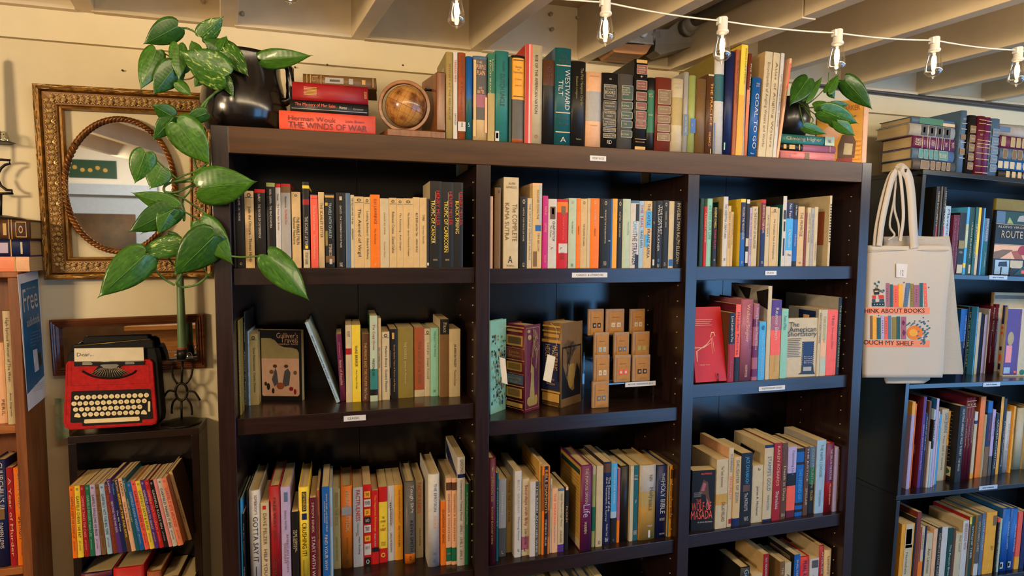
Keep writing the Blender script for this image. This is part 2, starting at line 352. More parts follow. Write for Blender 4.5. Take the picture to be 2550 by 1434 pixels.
for z in RZ:
    m = MB(); a = -.003 if z == RZ[2] else .0163
    m.box(a, RW-.0163, .0005, RD-.0065, z-.016, z); m.build('shelf', BLK, RIGHT, local=True, bevel=.001)
def rlabel(x0, y0, x1, y1, Y=-.0006):
    a, b, c = rl(x0, y1, Y), rl(x1, y1, Y), rl(x0, y0, Y); m = MB(); m.box(a.x, b.x, Y, Y+.0005, a.z, c.z); o = m.build('shelf_label', mat('b9c4d2', .4, .03), RIGHT, local=True)
    m = MB(); h = c.z-a.z; w = b.x-a.x
    for u0, u1 in ((.18, .36), (.4, .46), (.5, .8)): m.box(a.x+w*u0, a.x+w*u1, Y-.0004, Y-.0001, a.z+h*.35, a.z+h*.62)
    m.build('print', mat('5a6670', .5), o, local=True)
rlabel(2463, 685, 2508, 695); rlabel(2448, 953, 2490, 963); rlabel(2438, 1211, 2483, 1221)
# pine bookcase at the left edge
px_ = atY(97, 672, WY-.002); PX = px_.x; PZ = px_.z; PYF = atX(45, 679, PX).y
PINEC = thing('bookcase', 'honey pine bookcase at the edge with a blue poster on its side', 'bookcase', (PX-.4, PYF+.1, 0))
m = MB(); m.box(PX-.85, PX, PYF, WY-.002, PZ-.014, PZ); m.build('top_board', PINE, PINEC, bevel=.002)
m = MB(); m.box(PX-.022, PX-.001, PYF+.001, WY-.002, 0, PZ-.0145); m.build('side_panel', PINES, PINEC, bevel=.001)
m = MB(); m.box(PX-.85, PX-.83, PYF+.001, WY-.002, 0, PZ-.0145); m.build('side_panel', PINES, PINEC)
m = MB(); m.box(PX-.83, PX-.0225, WY-.01, WY-.002, .02, PZ-.0145); m.build('back_panel', PINES, PINEC)
PS = [atY(30, 1061, PYF).z, atY(60, 1412, PYF).z]
for z in PS:
    m = MB(); m.box(PX-.83, PX-.0225, PYF+.003, WY-.011, z-.018, z); m.build('shelf', wood('a8642c', '7a3f18', .45, 'x', 'honey_pine_shelf', 6, .15), PINEC, bevel=.001)
# ================================================================== BOOKS
PAL = dict(black='1c1917', charcoal='1e1c1a', white='cdc6bc', cream='cbb892', tan='d3b27c', khaki='b39a5f', olive='8d7a36', red='c4201c', coral='f4604a',
  maroon='651a2c', pink='ee8f8c', salmon='f48b62', orange='ef7a1c', amber='f2a733', yellow='eccb3a', lime='a0a860', green='1f6b4a', darkgreen='163f33', mint='8ec4aa',
  paleblue='a0bccd', skyblue='49a8e0', blue='1d5fa8', navy='1a2450', teal='1f5c62', slate='55708c', grey='a8a39c', darkgrey='57534f', lavender='b9a6c8', purple='54327e',
  plum='6b2350', mauve='a45f72', brown='5e3d26', rust='a4532a', umber='7b5a33', peach='eab388', magenta='c22a7c', brick='7b3526', palegreen='b7c4a8', seagreen='35807a', gold='c79a4a', crimson='a01c22')
WORDS = dict(darkgreen='dark green', palegreen='pale green', paleblue='pale blue', skyblue='bright blue', darkgrey='dark grey', seagreen='sea green', umber='worn brown', brick='brick red', slate='slate blue', rust='rusty orange')
def cw(c): return WORDS.get(c, c)
def cm(c, rough=.42, var=.06):
    h = PAL.get(c, c); return mat(h, rough, var, 55, .05, name='cover_'+c, spec=.35)
class Fr:
    def __init__(s, M=None): s.M = M or Matrix.Identity(4); s.I = s.M.inverted(); s.R = s.I.to_3x3()
    def pt(s, x, y, Y=None, Z=None):
        o = s.I @ CAM; d = s.R @ ray(x, y); t = (Y-o.y)/d.y if Y is not None else (Z-o.z)/d.z; return o+d*t
ID = Fr(); RFR = Fr(RF)
def cover_mesh(w, h, d, hard, col, bands, name='cover', sidec=None):
    """a U shaped cover: left board, spine, right board; x 0..w, y 0..d (spine at y=0), z 0..h"""
    t = .0026 if hard else .0006; t = min(t, w*.22); bl = min(.0045, w*.2) if hard else min(.0012, w*.15)
    n = 6 if hard else 4
    sp = []
    for i in range(n+1):
        u = -1+2*i/n; sp.append((w/2+u*w/2, bl*u*u*(1 if hard else abs(u))))
    outer = [(0, d)]+sp+[(w, d)]; inner = [(w-t, d), (w-t, bl+t), (t, bl+t), (t, d)]
    prof = outer+inner; k = len(prof)
    zs = sorted({0, h}|{h*(1-v) for b in bands for v in b[:2] if 0 < v < 1}); mats = [cm(col)]; key = {col: 0}
    def mi(c):
        if c not in key: key[c] = len(mats); mats.append(cm(c))
        return key[c]
    m = MB(); vs = [(x, y, z) for z in zs for x, y in prof]; m.v = [tuple(v) for v in vs]
    if sidec: mi(sidec)
    for j in range(len(zs)-1):
        f = 1-(zs[j]+zs[j+1])/2/h; c = col
        for b in bands:
            if b[0] <= f <= b[1]: c = b[2]
        for i in range(k):
            i2 = (i+1) % k; q = (j*k+i, j*k+i2, (j+1)*k+i2, (j+1)*k+i)
            spine = 1 <= i < n+1
            m.f.append(q); m.m.append(mi(c) if spine else (mi(sidec) if sidec else (mi(c) if len(bands) and not hard and i in (0, n+1) else 0))); m.sm.append(spine and hard)
    m.f.append(tuple(range(k-1, -1, -1))); m.f.append(tuple((len(zs)-1)*k+i for i in range(k))); m.m += [0, 0]; m.sm += [False, False]
    return m, mats, t, bl
BOOKS = []; COUNT = 0
def make_book(M, w, h, d, hard, col, bands=(), texts=(), sidec=None, side=None, ox=0.0, name=None, face=None, marks=()):
    """M: matrix of the book's base corner; ox shifts the meshes so that the corner it stands on is the origin"""
    o = thing(name or ('hardcover_book' if hard else 'paperback_book'), None, None, mw=M)
    m, mats, t, bl = cover_mesh(w, h, d, hard, col, list(bands), sidec=sidec); m.v = [(x+ox, y, z) for x, y, z in m.v]
    cv = m.build('cover', mats, o, local=True)
    i = .0035 if hard else .0004
    p = MB(); p.box(t+.0001+ox, w-t-.0001+ox, bl+t+.0003, d-(i if hard else -.0002), i if hard else .0002, h-i); p.build('page_block', PAGES, o, local=True)
    if texts or marks:
        q = MB(); tm = []; kk = {}
        def mi(c):
            if c not in kk: kk[c] = len(tm); tm.append(mat(PAL.get(c, c), .45, .05, 40, name='print_'+c))
            return kk[c]
        e = -.0005 + (-.0003 if hard else 0)
        for b in marks:   # printed panels: (za, zb, xa, xb, colour[, outline])
            za, zb, xa, xb, c = b[:5]; y = e*.9
            q.add([(ox+w*xa, y, h*(1-zb)), (ox+w*xb, y, h*(1-zb)), (ox+w*xb, y, h*(1-za)), (ox+w*xa, y, h*(1-za))], [(0, 1, 2, 3)], mi(c))
            if len(b) > 5:
                g = min(.0009, w*.04)
                for (u0, u1, v0, v1) in ((xa*w, xb*w, h*(1-za)-g, h*(1-za)), (xa*w, xb*w, h*(1-zb), h*(1-zb)+g), (xa*w, xa*w+g, h*(1-zb), h*(1-za)), (xb*w-g, xb*w, h*(1-zb), h*(1-za))):
                    q.add([(ox+u0, y-.0002, v0), (ox+u1, y-.0002, v0), (ox+u1, y-.0002, v1), (ox+u0, y-.0002, v1)], [(0, 1, 2, 3)], mi(b[5]))
        for s, za, zb, xa, xb, c in texts:
            y = e-.0004
            if s[:2] == 'h:': put(q, s[2:], (ox+w*xa, y, h*(1-zb)), (w*(xb-xa), 0, 0), (0, 0, h*(zb-za)), mi(c))
            else: put(q, s, (ox+w*xa, y, h*(1-za)), (0, 0, -h*(zb-za)), (w*(xb-xa), 0, 0), mi(c))
        if q.v: q.build('lettering', tm, o, local=True)
    return o
def side_art(o, w_x, polys, name='cover_art'):
    """printed shapes on the left board (x = w_x): polys of (colour, [(y, z)...])"""
    q = MB(); tm = []; kk = {}
    for c, pts in polys:
        if c not in kk: kk[c] = len(tm); tm.append(mat(PAL.get(c, c), .45, .05, name='print_'+c))
        q.add([(w_x-.0004-.0001*kk[c], y, z) for y, z in pts], [tuple(range(len(pts)))], kk[c])
    return q.build(name, tm, o, local=True)
def txc(texts): return texts[0][5] if texts else None
def row(where, group, z, ox, oy, s, items, fr=ID, Y0=.02, maxd=.262, wide=.0, ids=None, dratio=None, lim=None):
    """items: (x left, x right, y top, y bottom or None, 'p'|'h', colour, texts, options). The x's are where the spine meets the shelf."""
    prev = -9; out = []; bay = ('the left bay', 'the middle bay', 'the right bay').index(' '.join(where.split()[:3])) if ' bay' in where else None
    LO, HI = (bay*.6+T/2+.0012, (bay+1)*.6-T/2-.0012) if bay is not None else (-9, 9); prev = LO
    for it in items:
        xl, xr, yt, yb, kind, col, texts = it[:7]; op = it[7] if len(it) > 7 else {}
        hard = kind == 'h'
        Y = op.get('Y', Y0)
        if yb: 
            P = fr.pt(ox+(xl+xr)/2/s, oy+yb/s, Z=z); Y = max(P.y, lim if lim is not None else .016) if 'Y' not in op else Y
        else: yb = None
        def base(x): # point on the shelf below/at crop x
            if yb: return fr.pt(ox+x/s, oy+yb/s, Y=Y).x
            zz = fr.pt(ox+x/s, oy+op.get('yr', yt)/s, Y=Y)
            # walk down the vertical of the shelf plane
            y = yt
            for _ in range(12):
                P = fr.pt(ox+x/s, oy+y/s, Y=Y)
                if abs(P.z-z) < 1e-4: break
                P2 = fr.pt(ox+x/s, oy+(y+5)/s, Y=Y); y += (z-P.z)/((P2.z-P.z)/5)
            return fr.pt(ox+x/s, oy+y/s, Y=Y).x
        X0, X1 = base(xl), base(xr); lean = op.get('lean')
        if lean is None:
            if X0 < prev+.0003: X0 = prev+.0003
            if X1 < X0+.004: X1 = X0+.004
            X1 = min(X1, HI)
            if X1 < X0+.003: X0 = X1-.003
            P = fr.pt(ox+(xl+xr)/2/s, oy+yt/s, Y=Y); 
            h = P.z-z; ang = 0; w = X1-X0; prev = X1; piv = X0; off = 0
        else:   # lean = crop x of the spine's left top corner
            P = fr.pt(ox+lean/s, oy+yt/s, Y=Y); 
            if X0 < prev+.0003 and op.get('clampx', 1): dd = prev+.0003-X0; X0 += dd; P = P+Vector((dd, 0, 0))
            dx, dz = P.x-X0, P.z-z; ang = math.atan2(dx, dz); w = max((X1-X0)*math.cos(ang), .003); h = math.hypot(dx, dz)
            prev = X0+w/math.cos(ang) if ang <= 0 else X0+w*math.cos(ang)
            if ang > 0: piv = X0+w*math.cos(ang); off = -w; h = h  # stands on its right corner
            else: piv = X0; off = 0
            if op.get('free'): prev = X1
        d = op.get('d') or min((dratio or (.68 if hard else .62))*h, maxd-Y)
        d = min(d, maxd-Y)
        M = fr.M @ Matrix.Translation((piv, Y, z+.0002)) @ Matrix.Rotation(ang, 4, 'Y')
        if op.get('rz'): M = M @ Matrix.Rotation(math.radians(op['rz']), 4, 'Z')
        o = make_book(M, w, h, d, hard, col, op.get('bands', ()), texts, op.get('side'), ox=off, marks=op.get('marks', ()))
        if op.get('art'): side_art(o, off, op['art'](h, d))
        o['group'] = group
        kindw = 'hardcover' if hard else 'paperback'
        desc = op.get('desc') or (cw(col)+' '+kindw+(' with '+cw(txc(texts))+' lettering' if texts and txc(texts) != col else ''))
        BOOKS.append((o, desc, where)); out.append(o)
    return out
def nw(s): return len(s.replace('-', ' ').replace('/', ' ').split())
ORD = 'first second third fourth fifth sixth seventh eighth ninth tenth eleventh twelfth thirteenth fourteenth fifteenth sixteenth seventeenth eighteenth nineteenth twentieth'.split()
ORD += ['twenty-'+w for w in ORD[:9]]+['thirtieth']+['thirty-'+w for w in ORD[:9]]
def label_books():
    by = {}
    for o, d, w in BOOKS: by.setdefault(w, []).append((o, d))
    for w, L in by.items():
        cnt = {}
        for o, d in L: cnt[d] = cnt.get(d, 0)+1
        seen = {}
        for i, (o, d) in enumerate(L):
            n = len(L)
            if cnt[d] == 1 and len(d.split()) >= 4 and nw(d+' on '+w) <= 16: lab = d+' on '+w
            else:
                pos = ORD[i]+' book from the left' if i < (n+1)//2 else (ORD[n-1-i]+' book from the right' if i < n-1 else 'last book at the right end')
                if 'stack' in w: pos = ('at the bottom', 'second from the bottom', 'in the middle', 'second from the top', 'topmost')[min(i, 4)] if n == 5 else ('at the bottom', 'second from the bottom', 'third from the bottom', 'topmost')[i if i < n-1 else 3]
                lab = d+', '+pos+' on '+w
                if nw(lab) > 16: lab = lab.replace(' lettering', ' print').replace(' book from', ' from')
                if nw(lab) > 16: lab = d.split(' with ')[0]+', '+pos+' on '+w
            if nw(lab) > 16: lab = d.split(' with ')[0].split(',')[0]+', '+pos.replace(' book', '')+' on '+w.replace('the ', '')
            if nw(lab) > 16: print('LONG', lab)
            o['label'] = lab; o['category'] = 'book'
def T1(s, c='black', a=.12, b=.85, xa=.28, xb=.72): return (s, a, b, xa, xb, c)
def T2(s, s2, c='black', c2=None, a=.1, m=.55, b=.88, xa=.28, xb=.72): return [(s, a, m-.02, xa, xb, c), (s2, m+.03, b, xa, xb, c2 or c)]
def signet(t, c='black'):   # small press mark, rule, title
    return [('o', .03, .07, .3, .75, c), (t, .17, .84, .3, .72, c)]
def sk(op, **k): r = dict(op); r.update(k); return r
RULE = dict(marks=((.083, .088, .08, .92, 'black'),))
# ------------------------------------------------------------------ left bay, upper shelf
Z = SZ[0]
PEN = lambda top: dict(bands=((0, .045, top),))
row('the left bay top shelf', 'paperbacks on the left bay upper shelf', Z[0], 560, 360, 3.864, [
 (60, 88, 472, None, 'p', 'black', []),
 (90, 197, 430, None, 'p', 'black', [('TROLLOPE - DR THORNE', .06, .4, .38, .6, 'white'), ('o', .93, .965, .42, .72, 'cream')], PEN('red')),
 (203, 290, 446, None, 'p', 'tan', [('o', .03, .08, .3, .75, 'black'), ('Jude the Obscure - Thomas Hardy', .2, .92, .32, .72, 'black')], RULE),
 (300, 400, 430, None, 'p', 'black', [('HARDY - THE MAYOR OF CASTERBRIDGE', .06, .62, .32, .55, 'white'), ('o', .93, .965, .42, .72, 'cream')], PEN('red')),
 (414, 495, 368, None, 'p', 'black', [('VISNU SARMA - THE PANCATANTRA', .07, .53, .35, .6, 'white'), ('o', .93, .965, .42, .72, 'cream')], PEN('lime')),
 (500, 548, 378, None, 'p', 'white', [('Homer', .12, .2, .3, .7, 'black'), ('The Four Epic Books', .23, .55, .3, .7, 'black')], PEN('red')),
 (552, 642, 378, None, 'p', 'grey', [('Hawthorne', .15, .28, .4, .62, 'black'), ('The Marble Faun', .3, .48, .4, .62, 'red')], dict(bands=((0, .03, 'red'), (.03, .105, 'umber')))),
 (652, 737, 456, None, 'p', 'tan', [('h:o', .03, .06, .35, .65, 'black'), ('THE MARBLE FAUN', .33, .69, .5, .85, 'black'), ('Nathaniel Hawthorne', .33, .69, .12, .42, 'black')]),
 (758, 820, 360, None, 'p', 'black', [('THE SCARLET LETTER', .4, .74, .3, .75, 'white'), ('STUDY GUIDE', .82, .96, .3, .7, 'black')], dict(bands=((.04, .075, 'yellow'), (.2, .265, 'crimson'), (.79, 1, 'cream')), marks=((.74, .775, .3, .75, 'yellow'),), desc='black and yellow study guide paperback')),
 (832, 902, 478, None, 'p', 'coral', [('The Scarlet Letter', .15, .5, .35, .7, 'cream'), ('Nathaniel Hawthorne', .55, .88, .35, .65, 'cream')], dict(bands=((.0, .015, 'black'), (.055, .06, 'black')))),
 (908, 962, 458, None, 'p', 'tan', [('THE SCARLET LETTER', .14, .6, .3, .75, 'brown')]),
 (972, 1058, 475, None, 'p', 'charcoal', [('TRAVELS WITH CHARLEY', .12, .6, .38, .7, 'paleblue'), ('STEINBECK', .68, .84, .38, .7, 'white')], dict(bands=((.02, .05, 'gold'), (.84, .93, 'umber')), marks=((.88, .95, .42, .72, 'white'), (.12, .16, .0, .3, 'gold'), (.5, .7, .0, .25, 'olive')))),
 (1078, 1162, 463, None, 'p', 'charcoal', [('GHOSTS - THE CONSPIRATORS OF PARIS', .17, .73, .4, .6, 'white'), ('SIGNET', .93, .99, .32, .66, 'white')], dict(marks=((.05, .1, .38, .66, 'cream'),))),
 (1168, 1212, 468, None, 'p', 'slate', []),
 (1216, 1250, 485, None, 'p', 'cream', [('THE OLD MAN AND THE SEA', .04, .4, .25, .75, 'black'), ('HEMINGWAY', .46, .62, .25, .75, 'black')]),
 (1250, 1340, 500, None, 'p', 'tan', signet('The Aeneid of Virgil'), RULE),
 (1342, 1403, 506, None, 'p', 'tan', [('o', .03, .07, .3, .75, 'black'), ('Looking Backward - Edward Bellamy', .2, .88, .32, .72, 'black')], RULE),
 (1405, 1495, 482, None, 'p', 'orange', [('D.H. LAWRENCE', .06, .4, .38, .66, 'brick'), ('The Rainbow', .46, .68, .4, .6, 'brick'), ('o', .94, .97, .4, .6, 'white')]),
 (1497, 1582, 518, None, 'p', 'cream', [('CHEAP AS WINE', .2, .52, .42, .58, 'umber'), ('Thomas Mann', .62, .85, .42, .56, 'umber')]),
 (1585, 1656, 513, None, 'p', 'tan', [('o', .03, .07, .3, .75, 'black'), ('Robinson Crusoe - Daniel Defoe', .2, .79, .34, .68, 'black')], RULE),
 (1658, 1718, 518, None, 'p', 'tan', [('o', .03, .07, .3, .75, 'black'), ('The Awakening - Kate Chopin', .21, .75, .34, .68, 'black')], RULE),
 (1718, 1813, 518, None, 'p', 'tan', [('o', .03, .07, .3, .75, 'black'), ('The Deerslayer  James Fenimore Cooper', .2, .84, .4, .62, 'black')], RULE),
 (1814, 1874, 508, None, 'p', 'tan', [('BILLY BUDD and Other Tales', .22, .55, .4, .75, 'black'), ('HERMAN MELVILLE', .59, .78, .42, .68, 'black')]),
 (1876, 1942, 512, None, 'p', 'tan', [('TYPEE', .24, .33, .38, .68, 'black'), ('Herman Melville', .4, .66, .42, .66, 'umber')]),
 (1944, 1966, 522, None, 'p', 'charcoal', [], dict(marks=((.93, .97, .1, .9, 'white'),))),
 (1975, 2090, 352, None, 'p', 'charcoal', [('HENRY MILLER', .11, .51, .52, .8, 'red'), ('TROPIC OF CANCER', .22, .72, .1, .4, 'yellow'), ('h:GROVE', .9, .92, .25, .6, 'cream')], dict(side='cream', marks=((.12, .72, .44, .46, 'cream'),))),
 (2092, 2203, 362, None, 'p', 'charcoal', [('HENRY MILLER', .11, .5, .58, .86, 'red'), ('TROPIC OF CAPRICORN', .22, .82, .15, .48, 'yellow'), ('h:GROVE', .9, .92, .25, .6, 'cream')], dict(marks=((.12, .82, .5, .52, 'cream'),))),
 (2205, 2292, 365, None, 'p', 'charcoal', [('HENRY MILLER', .11, .5, .6, .9, 'red'), ('BLACK SPRING', .22, .6, .15, .5, 'yellow')], dict(marks=((.12, .6, .53, .55, 'cream'),))),
], Y0=.022)
# ------------------------------------------------------------------ left bay, middle shelf
A2 = row('the left bay middle shelf', 'books on the left bay middle shelf', Z[1], 560, 720, 3.864, [
 (80, 104, 305, 1215, 'p', 'olive', [T1('CHARLOTTE BRONTE', 'cream', .2, .8)]),
 (107, 152, 225, 1163, 'p', 'black', [('Adventures', .1, .3, .3, .7, 'white'), ('Stories in Pictures', .4, .95, .3, .7, 'white')], dict(lean=93, desc='thin black paperback with white lettering, leaning slightly')),
 (165, 235, 405, 1122, 'p', 'paleblue', [("THE PROFESSOR'S HOUSE", .06, .55, .3, .75, 'blue'), ('Willa Cather', .6, .85, .35, .75, 'navy'), ('o', .9, .94, .35, .7, 'slate')]),
 (240, 328, 430, 1115, 'p', 'khaki', [('o', .03, .08, .3, .75, 'black'), ('Great Expectations  Charles Dickens', .19, .82, .38, .7, 'black')], RULE),
], lim=.02)
row('the left bay middle shelf', 'books on the left bay middle shelf', Z[1], 560, 720, 3.864, [
 (1075, 1110, 325, 1095, 'p', 'paleblue', [("LEWIS CARROLL'S GAMES AND PUZZLES", .16, .7, .25, .75, 'black'), ('Lewis Carroll', .74, .95, .3, .7, 'navy')], dict(lean=768, side='palegreen', d=.15, free=1, desc='thin pale activity book leaning far to the left')),
 (1113, 1165, 435, 1078, 'p', 'plum', [('L.M. Montgomery', .12, .35, .35, .6, 'pink'), ('Anne of Avonlea', .38, .76, .25, .75, 'cream')], dict(lean=1068)),
 (1168, 1226, 345, 1090, 'p', 'cream', [('h:A TALE', .08, .15, .25, .75, 'charcoal'), ('JULIUS WINSTER', .45, .66, .35, .65, 'peach')], dict(bands=((.3, .38, 'crimson'),), desc='white paperback with a crimson picture band')),
 (1228, 1311, 345, 1085, 'p', 'yellow', [('HANS BRINKER', .27, .54, .35, .65, 'black'), ('Mary Mapes Dodge', .58, .83, .38, .6, 'black')]),
 (1322, 1395, 430, 1078, 'p', 'brown', [('THE PRINCE AND THE PAUPER', .13, .78, .3, .65, 'gold'), ('Mark Twain', .8, .97, .3, .65, 'cream')]),
 (1400, 1472, 255, 1080, 'p', 'palegreen', [('The Copy House', .1, .4, .3, .7, 'crimson'), ('MINFONG HO', .5, .7, .3, .62, 'black')], dict(side='darkgreen', bands=((.62, .86, 'seagreen'), (.86, .93, 'black')), desc='pale paperback with crimson title and green landscape')),
 (1474, 1507, 280, 1072, 'p', 'tan', [T1('EARLY CATHEDRAL TOWN', 'teal', .35, .6)]),
 (1512, 1587, 410, 1065, 'p', 'cream', [('o', .03, .08, .3, .75, 'black'), ('Madame Bovary  Gustave Flaubert', .21, .88, .35, .7, 'black')], RULE),
 (1590, 1662, 385, 1055, 'p', 'charcoal', [('Great Gothic Tales of Terror and Mystery', .22, .9, .45, .7, 'gold')], dict(marks=((.05, .14, .3, .6, 'gold'), (.3, .55, .08, .12, 'white'), (.7, .95, .06, .1, 'white')))),
 (1665, 1817, 375, 1045, 'p', 'olive', [('THE SOURCE', .2, .44, .4, .56, 'cream'), ('James A. Michener', .47, .8, .4, .54, 'cream')]),
 (1825, 1920, 370, 1035, 'p', 'rust', [('The Call of the Wild', .2, .8, .35, .65, 'umber')], dict(bands=((.9, 1, 'cream'),), desc='worn rusty orange paperback with torn foot')),
 (1922, 1977, 380, 1030, 'p', 'cream', [('o', .03, .08, .3, .75, 'black'), ('Lord Jim - Joseph Conrad', .21, .74, .38, .75, 'black')], RULE),
 (1980, 2057, 372, 1030, 'p', 'mint', [('PERRAULT THE PRINCE', .05, .42, .42, .62, 'seagreen'), ('h:o', .9, .94, .35, .6, 'darkgreen')]),
 (2072, 2156, 290, 1038, 'p', 'umber', [('h:THE', .04, .07, .35, .75, 'cream'), ('BLACK', .08, .17, .35, .65, 'cream')], dict(side='cream', bands=((0, .195, 'black'),), desc='wood brown paperback with black top label')),
 (2160, 2264, 385, 1035, 'p', 'cream', [('AN AMERICAN TRAGEDY', .22, .56, .42, .62, 'black'), ('Theodore Dreiser', .6, .84, .42, .62, 'umber')], dict(desc='wide cream paperback with bold black lettering')),
], lim=.02)
